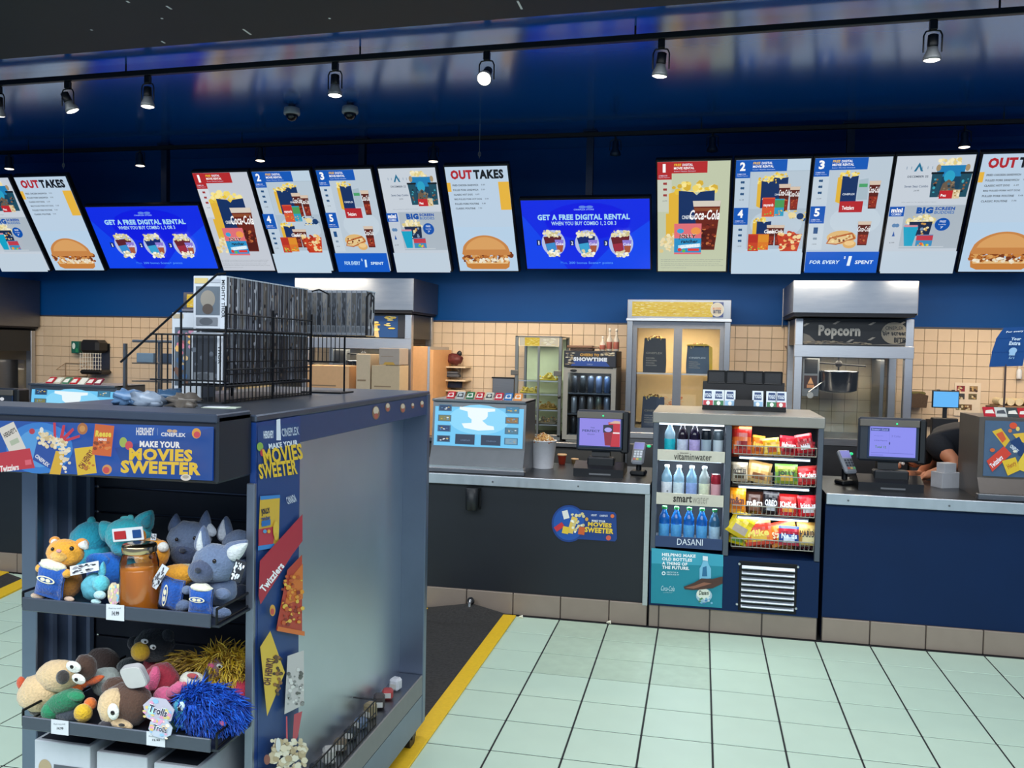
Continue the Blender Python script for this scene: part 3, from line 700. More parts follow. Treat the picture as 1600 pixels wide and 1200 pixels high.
# bottles
def bottle(kind,loc,label,cap,liq,lab,labtxt=None,h=.205,r=.033,g='bottles in the drinks cooler'):
    t=thing('drink_bottle' if kind!='can' else 'drink_can',label,'bottle' if kind!='can' else 'can',loc,0,g)
    if kind=='can':
        MB().lathe([(.026,0),(.03,.006),(.03,h-.014),(.026,h-.003),(.027,h)],16).build('body',M('can_'+liq,liq,.25,.5),t)
        MB().lathe([(.025,h-.001),(.024,h+.001),(.001,h+.001)],14).build('lid',steel,t)
        MB().lathe([(.0303,.03),(.0304,.031),(.0304,h-.06),(.0303,h-.059)],16).build('label_band',M('lab_'+lab,lab,.35),t); return t
    R=r
    MB().lathe([(R*.8,0),(R,.008),(R,h*.62),(R*.96,h*.68),(R*.55,h*.83),(R*.4,h*.88),(R*.4,h*.93)],18).build('body',M('liq_'+liq,liq,.12,noise_amt=.2,scale=25,coat=.6,trans=.35),t)
    MB().lathe([(R*.45,h*.92),(R*.47,h*.93),(R*.47,h*.99),(R*.42,h)],14).build('cap',M('cap_'+cap,cap,.4),t)
    MB().lathe([(R*1.005,h*.14),(R*1.012,h*.145),(R*1.012,h*.5),(R*1.005,h*.505)],18).build('label_band',M('lab_'+lab,lab,.35,noise_amt=.35,scale=60),t)
    return t
def bpos(u,v,k): 
    p=P(u,v,Y=CY+.03); return (p.x,CY+.045,SH_[k])
r1=[('bottle','clear vitamin drink bottle with turquoise label, first on the top shelf','#dfe6ea','#b9d6e6','#16b4c4'),
 ('bottle','dark vitamin drink bottle with pale label, second on the top shelf','#d6d8dc','#2a1e2c','#c8cde0'),
 ('bottle','dark purple vitamin drink bottle with lilac label on the top shelf','#d6d8dc','#241a34','#b8a6d8'),
 ('can','black energy drink can, fourth from the left on the top cooler shelf',None,'#1a2026','#9fb0bc'),
 ('can','silver and black drink can at the right end of the top shelf',None,'#5c6870','#c8d4dc')]
r2=[('bottle','clear water bottle, first on the middle cooler shelf','#e8eef2','#a8cfe6','#dfe9f6'),
 ('bottle','clear water bottle with white label, second on the middle cooler shelf','#e8eef2','#b4d6ea','#cfe2f4'),
 ('bottle','clear water bottle with blue printed label, third on the middle shelf','#e8eef2','#9cc8e4','#8fa8dc'),
 ('bottle','clear bottle with pale green label, beside the red can','#dfe4e4','#b8c4c4','#d9e0c0'),
 ('can','red drink can at the right end of the middle shelf',None,'#b02838','#d8a0a8')]
for k,(row,us,v) in enumerate(((r1,(1046,1066,1085,1103,1122),703),(r2,(1041,1060,1080,1100,1118),771))):
    for (kd,lb,cp,lq,la),u in zip(row,us):
        bottle(kd,bpos(u,v,k),lb,cp,lq,la,h=(.205 if k==0 else .21) if kd=='bottle' else .165)
for i,(u,lb) in enumerate(zip((1037,1056,1076,1096,1116),('first','second','third','fourth'))):
    bottle('bottle',bpos(u,838,2),'blue water bottle with green cap, %s from the left on the bottom cooler shelf'%lb,'#1f8a44','#1d6fc4','#58a8e0',h=.215)
bottle('bottle',bpos(1116,838,2),'darker clear water bottle with green cap, rightmost on the bottom cooler shelf','#1f7a44','#3c6e94','#a8c8dc',h=.212)
# sweets
def bag(name,label,u0,v0,u1,v1,Y,c1,c2,txt=None,tc='#ffffff',rot=0,c3=None,th=.03,lean=.25,cat='sweets',group='bags of sweets in the cooler baskets',z=None,tbox=None,shear=.0):
    X0,X1,Z0,Z1=pxbox(u0,v0,u1,v1,Y); wd=X1-X0; h=Z1-Z0
    t=thing(name,label,cat,((X0+X1)/2,Y,(Z0+Z1)/2),0,group,rot=(-lean,math.radians(rot),0))
    nx,nz=9,7; b=MB(); vs=[];fs=[];cs=[]
    sd=random.random()*9
    def pt(i,j,s):
        x=(i/nx-.5)*wd; z=(j/nz-.5)*h
        e=(1-(2*i/nx-1)**4)*(1-abs(2*j/nz-1)**3)
        y=s*th*(e**.6)+ .006*noise.noise(Vector((i*.9+sd,j*.9,s)))*(e>0)
        return (x*(1-.05*(1-abs(2*j/nz-1))),y,z)
    for s in(-1,1):
        base=len(vs)
        for j in range(nz+1):
            for i in range(nx+1): vs.append(pt(i,j,s))
        for j in range(nz):
            for i in range(nx):
                q=(base+j*(nx+1)+i,base+j*(nx+1)+i+1,base+(j+1)*(nx+1)+i+1,base+(j+1)*(nx+1)+i)
                fs.append(q if s<0 else q[::-1]); 
                c=c1
                if j<nz*.45: c=c2
                if c3 and (2<=i<=6 and j in(1,2)) : c=c3
                if j in(0,nz-1) : c=c2 if j else c1
                cs.append(c)
    for f,c in zip(fs,cs): b.add([vs[i] for i in f],[(0,1,2,3)],0,True,c)
    b.build('wrapper',M_bag,t)
    if txt:
        a=Art(lambda u,v,e:((u-.5)*wd,-th*1.02-e-.001,(.5-v)*h))
        tb=tbox or (.12,.38,.88,.66); a.text(*tb,txt,tc,.04,shear)
        a.build('lettering',t)
    return t
M_bag=attr_mat('glossy_foil_print',rough=.22)
S=CY-.0
rows=[
 # top basket
 [(1143,664,1174,709,'#c22c24','#e06a28','#8a1a1a',None,'',0,'red chequered liquorice box bag at the left end of the top basket'),
  (1174,680,1194,710,'#e87a1c','#f0a03c','#b8440c','Reese','#f6d23a',6,'orange sweets bag in the top basket'),
  (1192,684,1218,711,'#f0b82c','#f6dc6a','#c04c1c',None,'',-8,'golden yellow sweets bag in the top basket'),
  (1217,681,1246,711,'#b81c2c','#d42c3a','#7a0f1c','Maltesers','#fff',4,'dark red sweets bag in the top basket'),
  (1243,678,1270,707,'#cf2030','#e2484c','#f0f0f4','Nibs','#a01020',-12,'bright red sweets bag at the right end of the top basket')],
 [(1142,722,1168,752,'#a89a84','#c0b49c','#50402c','SKITTLES','#2c241c',0,'brown and beige sweets bag at the left end of the second basket'),
  (1167,721,1204,754,'#d9b878','#c89c5c','#7a4a28',None,'',10,'cream chocolate almond bag in the second basket'),
  (1210,725,1246,756,'#8a9c34','#5c8a3a','#d8a83c','JOLLY','#10140c',0,'olive green sour sweets bag in the second basket'),
  (1243,728,1278,757,'#d4242c','#e4504c','#9c1420','Twizzlers','#fff',-6,'bright red sweets bag at the right end of the second basket')],
 [(1137,762,1165,801,'#f09a14','#e88a10','#c8640c','m&m','#5c1a08',0,'orange and yellow candy bag at the left end of the third basket'),
  (1162,768,1194,803,'#4a2c20','#38201a','#7a5038','m&m','#f0e4d8',0,'dark brown candy bag in the third basket'),
  (1191,768,1216,803,'#18181e','#26262c','#c8ccd4','OREO','#f2f2f6',4,'black biscuit bag in the third basket'),
  (1214,772,1247,805,'#cc2a24','#b81e20','#ee9a3c','KitKat','#fff',0,'plain red candy bag in the third basket'),
  (1246,774,1277,806,'#d8242e','#c01a28','#f4e8ec','kisses','#fff',-5,'shiny pinkish red candy bag at the right end of the third basket')],
 [(1138,800,1180,840,'#d9b818','#e8cc2c','#b8a89c','',None,28,'large yellow sour candy bag flopping over the basket edge on the left'),
  (1137,826,1168,850,'#d8c41c','#c8a418','#6a9c3a',None,'',12,'yellow green candy bag at the bottom left basket corner'),
  (1162,813,1206,851,'#d8402c','#ea7a30','#f2c448',"Mike",'#f8e060',-10,'red and orange fruit candy bag in the bottom basket'),
  (1200,814,1246,851,'#e8882c','#d8402c','#f4b848','Starburst','#fff0c0',-18,'orange starburst patterned candy bag in the bottom basket'),
  (1216,822,1248,852,'#b8283c','#1f4a96','#d8e4f4','Nerds','#e8f2fc',0,'blue and red candy bag in the bottom basket'),
  (1244,816,1281,852,'#d8b868','#c8984c','#e8d8a0','HARIBO','#1c140c',0,'golden gummy candy bag at the right end of the bottom basket')]]
for r,row in enumerate(rows):
    for k,(u0,v0,u1,v1,c1,c2,c3,tx,tc,ro,lb) in enumerate(row):
        bag('sweets_bag',lb,u0,v0,u1,v1,S+.02+.035*(k%2)-(0.03 if r==3 else 0),c1,c2,tx or None,tc,ro,c3,th=.022)
# second rank of bags behind, seen through the baskets
k=0
lbs=['crimson','amber','tan','rose','brown','maroon','scarlet','blue']
for r,(v0,v1,cs) in enumerate(((690,718,('#c04a28','#d88a3c','#d8b070','#b02a3c')),(738,764,('#9c8c78','#c8a87c','#3c5a8c','#5c3c34')),(786,812,('#7a4a2c','#3c2418','#a03c34','#b8283c')),(838,862,('#8a6a4c','#c84c2c','#d8883c','#8a3c4c')))):
    for j,c in enumerate(cs):
        u0=1143+j*33
        bag('sweets_bag','flat sweets bag lying low in basket %s, %s from the left'%(('one from the top','two from the top','three from the top','four at the bottom')[r],('first','second','third','fourth')[j]),u0,v0,u0+31,v1-4,S+.12,c,c,None,'',0,None,th=.02,lean=.1)
# ------------------------------------------------------------------ snack pouch rack on top of the cooler
t,wd,h=place('pouch_rack','black wire rack of snack pouches standing on the display cooler','rack',1097,611,1228,646,CY+.35,z=1.337)
h2=.075; b=MB()
MB().box(-wd/2,0,0,wd/2,.16,.012).build('base',blackm,t); MB().box(-wd/2,-.004,0,wd/2,.0,.03).build('front_lip',blackm,t)
for k in range(4):
    x0=-wd/2+wd*(.06+k*.23); x1=x0+wd*.215; b=MB(); z0=.17;z1=.25
    b.box(x0,.155,z0,x1,.16,z1)
    o=b.build('mesh_panel',M('mesh_panel_black',(34,34,38),.5,noise_amt=.9,scale=300),t)
    MB().tube([(x0,.15,z0),(x0,.15,z1),(x1,.15,z1),(x1,.15,z0),(x0,.15,z0)],.004,6).build('panel_rim',blackm,t)
MB().box(-wd/2,.15,0,wd/2,.165,.18).build('back_panel',M('rack_back',(26,24,26),.5),t)
MB().box(-.06,-.002,.0,.06,.012,.07).build('centre_card',M('rack_card',(62,58,56),.5),t)
pc=[(-.44,'#c22a34','red bottomed white yogurt pouch, leftmost on the black rack'),(-.31,'#2f7a4c','green bottomed snack pouch left of centre on the black rack'),(-.17,'#8fb8d8','pale blue snack pouch left of the dark card on the black rack'),
    (.17,'#8fb8d8','pale blue snack pouch right of the dark card on the black rack'),(.34,'#2f7a4c','green bottomed snack pouch second from the right on the black rack'),(.45,'#c22a34','red bottomed white yogurt pouch, rightmost on the black rack')]
R0=t.location.copy()
for fx,c,lb in pc:
    p=thing('snack_pouch',lb,'pouch',(R0.x+fx*wd*.98,R0.y+.03,R0.z+.013),0,'snack pouches on the black rack',rot=(-.08,0,0)); s=.034
    MB().prism([(-.012,0),(.014,0),(.003,.115),(-.001,.115)],'x',-s,s).build('pouch',M('pouch_white',(214,222,230),.3),p)
    a=Art(lambda u,v,e:(u*s,-.0127-e+ .0117*(1-v),.115*(1-v)),.0006); a.poly([(-.9,.98),(.9,.98),(.9,.6),(-.9,.6)],c); a.poly([(-.7,.5),(.7,.5),(.6,.08),(-.6,.08)],'#173a6c'); a.text(-.6,.2,.6,.42,'YOGO','#e8f2fa',.03); a.ell(0,.75,.35,.12,'#f2eee4'); a.build('print',p)
# ------------------------------------------------------------------ lit sweets display cabinets on the counter
def candy_cabinet(label,x,y,wd,h,stepcol=None):
    t=thing('snack_cabinet',label,'cabinet',(x,y,CT)); w2=wd/2; pz=.155
    side=M('cabinet_steel',(120,122,124),.35,.9,scale=8,noise_amt=.2)
    MB().prism([(-.06,0),(.36,0),(.36,h),(.03,h),(.0,pz),(-.06,.03)],'x',-w2,w2).build('body',side,t)
    MB().box(-w2-.02,-.09,0,w2+.02,-.055,.03,bev=.004).build('foot_rail',steel_d,t)
    MB().box(-w2-.01,-.075,.03,w2+.01,.0,.045).build('ledge',steel,t)
    th=math.atan2(.03,h-pz)
    a=Art(lambda u,v,e:((u-.5)*(wd-.03),(.03*(1-v)) -e-.001, pz+.012+(1-v)*(h-pz-.03)),.0004)
    a.rect(0,0,1,1,'#6ec8f6'); a.ell(.5,.38,.34,.34,'#8ad8fc'); 
    a.poly([(.28,.1),(.68,.12),(.68,.18),(.6,.2),(.6,.3),(.58,.36),(.54,.4),(.6,.5),(.67,.52),(.68,.6),(.5,.63),(.34,.58),(.31,.48),(.42,.46),(.42,.38),(.38,.32),(.37,.2),(.28,.16)],'#effcff'); 
    for k in range(4):
        for sx in(.04,.80):
            a.rect(sx,.06+k*.235,sx+.15,.06+k*.235+.15,'#3c6c8c'); a.rect(sx+.012,.075+k*.235,sx+.138,.195+k*.235,('#1c3c64','#7c7c4c','#1c3a6c','#23304c')[k] if sx<.5 else ('#3c7c9c','#8c6c44','#4c7488','#7ca0b4')[k]); a.blobs(sx+.03,.1+k*.235,sx+.12,.17+k*.235,6,.012,['#dfe9f0','#c8a848','#5c94c0'])
    for sx in(.25,.54): a.rect(sx,.72,sx+.22,.95,'#1f3350'); a.text(sx+.06,.84,sx+.17,.87,'CINEPLEX','#6c86a8')
    a.build('lit_panel',t,screenm)
    MB().box(-w2,.0,h-.012,w2,.36,h+.004,bev=.003).build('top_sheet',steel_d,t)
    return t
X0,X1,Z0,Z1=pxbox(672,626,818,742,5.62); cabw=X1-X0; cabh=P(818,628,Y=5.65).z-CT
candy_cabinet('steel snack cabinet with glowing pale blue panel beside the popcorn bucket',(X0+X1)/2,5.64,cabw,cabh)
pk=[('#b81c2c',0),('#b4b8b8',1),('#2a6a44',0),('#b01c2c',0),('#c0beb0',1),('#b8283c',0),('#2c6aa8',0),('#d8863c',0)]
pn=['red','silver','green','plain red','white and black','pink red','blue','orange']
for k,(c,_) in enumerate(pk):
    q=P(704+k*15,627,Y=5.72)
    t=thing('sweets_packet','%s sweets packet leaning on top of the glowing cabinet by the popcorn bucket'%pn[k],'packet',(q.x,5.70,CT+cabh+.0045),0,'sweets packets on the counter cabinets',rot=(-.9,0,0))
    MB().box(-.027,0,0,.027,.012,.075,bev=.003).build('packet',M('pk_'+c,c,.3),t)
    a=Art(flat(.054,.075,10,10,-.0005)); a.poly([(1,8),(9,8),(8,2),(2,3)],'#d8d4cc' if _==0 else '#30343c'); a.ell(5,5,2.4,1.8,c); a.build('print',t)
# cabinet behind the kiosk on the left
X0,X1,Z0,Z1=pxbox(40,602,176,640,5.62); h_l=P(100,601,Y=5.65).z-CT
candy_cabinet('steel snack cabinet with glowing pale blue panel behind the kiosk top',(X0+X1)/2,5.64,X1-X0,h_l)
for k,c in enumerate(('#b81c2c','#c8c0a8','#3c7a54','#c01c24','#e4e0d0','#a82434','#7a2438')):
    q=P(78+k*12.5,600,Y=5.72)
    t=thing('sweets_packet','%s sweets packet on the left glowing cabinet behind the kiosk'%('red','beige','green','bright red','cream','crimson','maroon')[k],'packet',(q.x,5.70,CT+h_l+.0045),0,'sweets packets on the counter cabinets',rot=(-.9,0,0))
    MB().box(-.027,0,0,.027,.012,.075,bev=.003).build('packet',M('pk_'+c,c,.3),t)
    a=Art(flat(.054,.075,10,10,-.0005)); a.poly([(1,8),(9,8),(8,2),(2,3)],'#e6dfd0'); a.build('print',t)
# sweets themed display cabinet at right edge
X0,X1,Z0,Z1=pxbox(1527,652,1680,778,5.62); h_r=P(1560,652,Y=5.65).z-CT
t=thing('snack_cabinet','grey counter cabinet with sweets pictures at the right edge','cabinet',((X0+X1)/2,5.64,CT)); w2=(X1-X0)/2
MB().prism([(-.06,0),(.40,0),(.40,h_r),(.0,h_r),(.0,.12),(-.06,.03)],'x',-w2,w2).build('body',M('cabinet_bronze',(100,92,86),.4,.5),t)
MB().box(-w2-.02,-.1,0,w2,-.055,.035,bev=.004).build('foot_rail',steel_d,t)
MB().box(-w2+.03,-.006,.13,w2,.0,h_r-.02).build('picture_panel',M('blue_grey_panel',(74,98,126),.35),t)
a=Art(px_art(t,Y=5.634,off=.001))
a.poly([(1550,674),(1564,669),(1578,688),(1570,699)],'#e0b42c'); a.poly([(1556,678),(1566,674),(1572,686),(1566,692)],'#d8582c'); a.ell(1583,665,6,5,'#e0502c'); a.ell(1578,673,3,3,'#d87a3c'); a.ell(1590,670,3,3.5,'#e8c86c')
a.poly([(1582,678),(1600,676),(1620,688),(1600,692),(1590,688)],'#e6b838'); a.poly([(1578,690),(1592,682),(1608,712),(1592,712)],'#173a6c'); a.text(1577,698,1592,704,'CINEPLEX','#e8eef6',.03,0,40)
a.poly([(1541,720),(1568,697),(1580,709),(1550,737)],'#d8402c'); a.text(1545,717,1568,725,'Twizzlers','#fff',.03,.2,-42); a.poly([(1565,720),(1586,714),(1594,734),(1574,743)],'#e8c02c'); a.text(1573,722,1588,732,'Henry','#b8641c',.02,.1,-30)
a.poly([(1590,722),(1610,690),(1640,700),(1620,744),(1592,734)],'#ecc83c'); a.ell(1550,703,4,3,'#d8602c'); a.ell(1585,705,3,2,'#f0e8d0')
a.build('sweets_picture',t)
for k,(c,nm) in enumerate((('#b81c2c','crimson'),('#c8c8c0','silver grey'),('#3c4444','dark grey'),('#b82028','scarlet'))):
    q=P(1546+k*18,650,Y=5.72); t=thing('sweets_packet',nm+' sweets packet on the cabinet at the right edge','packet',(q.x,5.70,CT+h_r+.001),0,'sweets packets on the counter cabinets',rot=(-.75,0,0))
    MB().box(-.032,0,0,.032,.012,.075,bev=.003).build('packet',M('pk_'+c,c,.3),t)
    a=Art(flat(.064,.075,10,10,-.0005)); a.poly([(1,7),(9,7),(8,3),(2,4)],'#e6dfd0' if k!=1 else '#42464c'); a.build('print',t)
# ------------------------------------------------------------------ tills and card readers
scr=lambda t,m,fn:(lambda a:(fn(a),a.build('screen_picture',t,screenm)))(Art(m,.0004))
def till(label,u0,v0,u1,v1,sx0,sy0,sx1,sy1,Y,fn,rz=0):
    X0,X1,Z0,Z1=pxbox(u0,v0,u1,v1,Y); wd=X1-X0; zt=Z1-CT; t=thing('till',label,'till',((X0+X1)/2,Y,CT),rz)
    mh=.27; w2=wd/2; z0=zt-mh
    MB().box(-w2,.0,z0,w2,.05,zt,bev=.012).build('monitor_shell',M('till_grey',(44,50,60),.4),t)
    MB().box(-w2*.98,-.012,zt-.055,w2*.9,.004,zt-.012,bev=.004).build('top_visor',M('visor_taupe',(112,106,98),.35,.3),t)
    MB().box(w2-.03,.0,z0-.01,w2+.025,.12,zt-.004,bev=.01).build('card_slot',black,t)
    S0,S1,Q0,Q1=pxbox(sx0,sy0,sx1,sy1,Y-.004); c=(S0+S1)/2-t.location.x
    MB().box(c-(S1-S0)/2-.012,-.004,Q0-CT-.012,c+(S1-S0)/2+.012,.003,Q1-CT+.012,bev=.002).build('bezel',M('till_bezel',(40,56,84),.3),t)
    a=Art(lambda u,v,e:(c+(u-.5)*(S1-S0),-.005-e,Q0-CT+(1-v)*(Q1-Q0)),.0004); fn(a); a.build('screen_picture',t,screenm)
    MB().ell((c-.0+.02,-.014,zt-.035),(.006,.002,.006),n=10).build('status_light',M('green_led',(40,190,120),.3,emit=1.2),t)
    MB().prism([(.03,.05),(.14,.05),(.09,z0+.06),(.05,z0+.06)],'x',-.06,.06).build('neck',black,t)
    MB().prism([(-.08,0),(.26,0),(.26,.05),(.02,.09),(-.08,.05)],'x',-w2*1.02,w2*1.0).build('base',M('till_base',(20,22,26),.35),t)
    MB().box(-w2*.5,-.03,.06,w2*.6,.06,.12,bev=.008).build('receipt_printer',black,t)
    MB().box(-.06,-.084,.012,.08,-.08,.022).build('drawer_handle',greyb,t)
    return t
def f1(a):
    a.rect(0,0,1,1,'#8f86e6'); a.rect(0,0,1,.02,'#7a74d8'); a.text(.27,.35,.37,.39,'THE','#3a4a7c',.01); a.text(.07,.44,.5,.52,'PERFECT','#2a3c70',.02); a.text(.2,.58,.37,.62,'DUO','#3a4a7c',.01)
    a.poly([(.7,.16),(.99,.12),(.99,1),(.76,1)],'#c22c3c'); a.poly([(.7,.2),(.86,.1),(.99,.12),(.99,.2)],'#d8b49c'); a.rect(.82,.5,.98,.55,'#f0e4e8')
    a.poly([(.58,.32),(.82,.3),(.77,.97),(.63,.97)],'#8c2438'); a.poly([(.58,.26),(.82,.24),(.82,.5),(.58,.52)],'#2a2a3c'); a.ell(.7,.42,.09,.08,'#a8a4f0')
def f2(a):
    a.rect(0,0,1,1,'#8a8cf0'); a.rect(.02,.05,.42,.15,'#3a4a94'); a.text(.04,.07,.38,.13,'Scene+ Card','#a8b4f4',.02)
    a.text(.1,.3,.3,.33,'Regular','#5a62b8'); a.text(.1,.45,.38,.49,'2 Kids Popcorn','#3c4494',.01); a.text(.12,.64,.36,.72,'Total 12','#4c7c4c',.02); a.ell(.43,.55,.014,.05,'#1c2450',8)
    a.rect(.42,.05,.424,.86,'#7478d8'); a.text(.47,.27,.66,.34,'3 Coke','#6468c0'); a.rect(.03,.87,.96,.88,'#4a54a8'); a.rect(.03,.93,.3,.97,'#7c80e0')
till('dark till showing a purple screen with a red drink advert, beside the popcorn bucket',900,641,976,703,905,652,969,697,5.78,f1)
till('dark till showing a plain lilac order screen, beside the person bending down',1340,653,1440,722,1358,667,1430,714,5.78,f2)
# receipt part of the second till
def f3(a): a.rect(0,0,1,1,'#16202c'); [a.ell(.2+.25*(k%3),.25+.3*(k//3),.07,.1,('#c0304c','#3c7ab8','#d8dce0','#b84c4c','#2c5c94','#8c9cac')[k],10) for k in range(6)]
till('dark till at left edge with coloured round buttons on its screen',-38,606,24,652,-30,616,18,644,5.78,f3)
def terminal(label,u,v,rz):
    q=P(u,v,Z=CT); t=thing('card_reader',label,'card reader',(q.x,q.y,CT),rz,'card readers on stands')
    MB().box(-.05,-.04,0,.05,.06,.03,bev=.008).build('stand_foot',black,t); MB().cyl((0,.02,.02),(0,.02,.10),.018,n=12).build('stand_post',black,t)
    b=MB(); b.M=Matrix.Translation((0,.0,.145))@Matrix.Rotation(math.radians(-38),4,'X'); b.box(-.042,-.014,-.085,.042,.02,.085,bev=.012); b.build('reader_body',M('reader_grey',(146,150,158),.35),t)
    a=Art(lambda u,v,e:tuple(Matrix.Translation((0,0,.145))@Matrix.Rotation(math.radians(-38),4,'X')@Vector(((u-.5)*.076,-.0145-e,(.5-v)*.16))),.0005)
    a.rect(.05,.03,.95,.38,'#b8b4e8'); a.rect(.1,.06,.9,.34,'#a8a4ec')
    for r in range(4):
        for c in range(3): a.rect(.14+c*.26,.44+r*.125,.34+c*.26,.53+r*.125,('#e8ecf2' if r<3 else('#d86c5c','#e0c868','#6cb87c')[c]) if rz<.4 else ('#3c424c' if r<3 else('#c85c4c','#d8c068','#6cb87c')[c]))
    a.build('keypad_and_display',t)
    b=MB(); b.M=Matrix.Translation((.06,.045,.19)); b.ell((0,0,0),(.014,.01,.01),n=10); b.build('green_button',M('green_led'),t)
    return t
terminal('pale grey card reader on a stand left of the drinks cooler',997,742,-.1)
terminal('grey card reader with black keys on a stand right of the drinks cooler',1322,757,.45)
# ------------------------------------------------------------------ popcorn bucket, cup, box and oddments on the counter
q=P(848,731,Z=CT); t=thing('popcorn_bucket','white paper bucket heaped with popcorn in front of the glass warmer','bucket',(q.x,q.y,CT))
sc_=(q-CAM).length/F; rt=20.5*sc_; rb2=16*sc_; hh=43*sc_
MB().lathe([(rb2,0),(rb2*1.01,.004),(rt,hh-.004),(rt*1.03,hh-.003),(rt*1.03,hh+.003),(rt*.95,hh+.003),(rt*.9,hh-.03)],32).build('bucket',M('white_paper',(226,226,230),.5),t)
def popcorn(n,fn,cols,seed=1,s=.008):
    rnd=random.Random(seed); b=MB()
    for i in range(n):
        p=fn(rnd); 
        for k in range(3): b.ell(Vector(p)+Vector((rnd.uniform(-1,1),rnd.uniform(-1,1),rnd.uniform(-1,1)))*s*.6,s*rnd.uniform(.5,.85),n=6,col=rnd.choice(cols))
    return b
popm=attr_mat('popcorn_surface',rough=.7)
def heap(r):
    a=r.uniform(0,6.28);q=math.sqrt(r.random())*rt*.95; return (q*math.cos(a),q*math.sin(a),hh-.01+ (1-q/rt)*.062+r.uniform(-.006,.004))
MB().lathe([(rt*.96,hh-.012),(rt*.6,hh+.02),(rt*.25,hh+.042),(.001,hh+.046)],20).build('popcorn_core',M('popcorn_core',(196,150,84),.8),t)
o=popcorn(240,heap,['#e9d9ae','#f3ead0','#c08a4c','#a8642c','#dcc08a','#8c4c24'],3,.0072).build('popcorn',popm,t); o['kind']='stuff'
q=P(878,725,Z=CT); t=thing('paper_cup','small orange red paper cup behind the popcorn bucket','cup',(q.x,q.y,CT)); MB().lathe([(.022,0),(.032,.066),(.034,.067),(.034,.071),(.03,.071),(.028,.06)],20).build('cup',M('orange_cup',(206,70,44),.5),t); MB().lathe([(.0335,.062),(.0345,.064),(.0345,.072),(.033,.072)],20).build('rim',M('cup_rim',(222,180,130),.5),t)
q=P(898,724,Z=CT); t=thing('paper_cup','short tan cup partly hidden by the till base','cup',(q.x,q.y,CT)); MB().lathe([(.02,0),(.026,.03),(.028,.031),(.028,.034),(.02,.034)],18).build('cup',M('tan_cup',(176,144,98),.5),t); MB().lathe([(.0265,.028),(.0285,.03),(.0285,.035),(.026,.035)],18).build('rim',M('cup_rim'),t)
q=P(792,741,Z=CT); t=thing('popcorn_piece','single piece of popcorn dropped by the glowing snack cabinet','popcorn',(q.x,q.y-.02,CT+.008)); popcorn(3,lambda r:(r.uniform(-.008,.008),r.uniform(-.006,.006),r.uniform(0,.006)),['#f0e8cc','#e0cfa0'],5,.008).build('kernel',popm,t)
for u,v,lb in((814,966,'popcorn piece on the floor tiles by the mat corner'),(953,970,'popcorn piece on the floor tiles by the counter base'),(1030,852,None)):
    if lb:
        q=P(u,v,Z=0); t=thing('popcorn_piece',lb,'popcorn',(q.x,min(q.y,5.47),.007)); popcorn(4,lambda r:(r.uniform(-.012,.012),r.uniform(-.006,.006),r.uniform(0,.006)),['#f0e8cc','#fbf6e4'],5,.008).build('kernel',popm,t)
q=P(1468,762,Z=CT); t=thing('stacked_box','plain pale grey two-step box in front of the bending person','box',(q.x+.03,q.y+.03,CT),math.radians(28))
gb=M('plain_grey_box',(176,178,184),.6)
MB().box(-.055,-.05,0,.085,.05,.098,bev=.0015).build('lower_box',gb,t); MB().box(-.028,-.035,.098,.062,.035,.155,bev=.0015).build('upper_box',gb,t)
RY_=7.74
# small customer display on a pole and its stand
t,wd,h=place('customer_display','small bright blue screen on a black stand before the wall notes','screen',1458,612,1497,636,RY_)
z=h; t.location.z=.9; zz=P(1477,636,Y=RY_).z-.9
MB().box(-wd/2-.008,0,zz-.008,wd/2+.008,.025,zz+h+.008,bev=.004).build('bezel',black,t)
a=Art(flat(wd,h,10,10,-.001,None,zz)); a.rect(0,0,10,10,'#62b8fa'); a.build('screen_picture',t,screenm)
MB().box(-.015,.01,.1,.015,.03,zz-.008).build('post',black,t); MB().box(-wd*.52,-.01,zz-.26,wd*.52,.06,zz-.09,bev=.006).build('printer_box',black,t); MB().box(-.12,-.04,0,.12,.12,.11,bev=.01).build('base',black,t)
for k in(-.5,.5): MB().box(k*wd*.6-.012,.005,zz+h+.006,k*wd*.6+.012,.02,zz+h+.016).build('clip',black,t)
# ------------------------------------------------------------------ equipment along the rear wall
RY=7.62
def back_counter(label,x0,x1):
    t=thing('back_counter',label,'counter',((x0+x1)/2,RY-.02,0)); h=(x1-x0)/2-.004
    MB().box(-h,.03,.02,h,.76,.86).build('cabinet_body',M('back_cabinet',(92,90,88),.4,.7),t)
    MB().box(-h,-.02,.86,h,.77,.9,bev=.004).build('worktop',steel_d,t)
    n=max(1,round(2*h/.6))
    for k in range(n): MB().box(-h+2*h*k/n+.01,.018,.3,-h+2*h*(k+1)/n-.01,.032,.84,bev=.003).build('door',M('back_door',(122,118,112),.35,.8),t)
    MB().box(-h+.02,.04,0,h-.02,.74,.03).build('plinth',blackm,t)
a_=pxbox(980,468,1142,500,RY); b_=pxbox(1241,495,1427,560,7.66)
back_counter('steel back counter carrying the glass warmer and the drinks fridge',-2.5,a_[0])
back_counter('short steel back counter between the warming cabinet and the popcorn machine',a_[1],b_[0])
back_counter('steel back counter below the wall notes at the right',b_[1],2.9)
def hood(label,x0,x1,y,z0,z1,g='extractor hoods under the menu boards'):
    t=thing('extractor_hood',label,'hood',((x0+x1)/2,y,z0),0,g); w=(x1-x0)/2; h=z1-z0; D=WY-y-.03
    MB().prism([(0,.0),(.012,-.0),(D,0),(D,h),(.0,h)],'x',-w,w).build('shell',M('hood_steel',(140,148,160),.45,1,scale=5,noise_amt=.2,aniso=(1,1,6)),t)
    MB().box(-w+.01,.01,-.03,w-.01,D-.01,0).build('lower_rim',M('hood_dark',(34,34,40),.5,.4),t)
    MB().box(-w-.006,D-.02,-.1,-w,D,h).build('side_seam',steel_d,t); MB().box(w,-.0,-.012,w+.006,D,h).build('side_seam',steel_d,t)
    return t
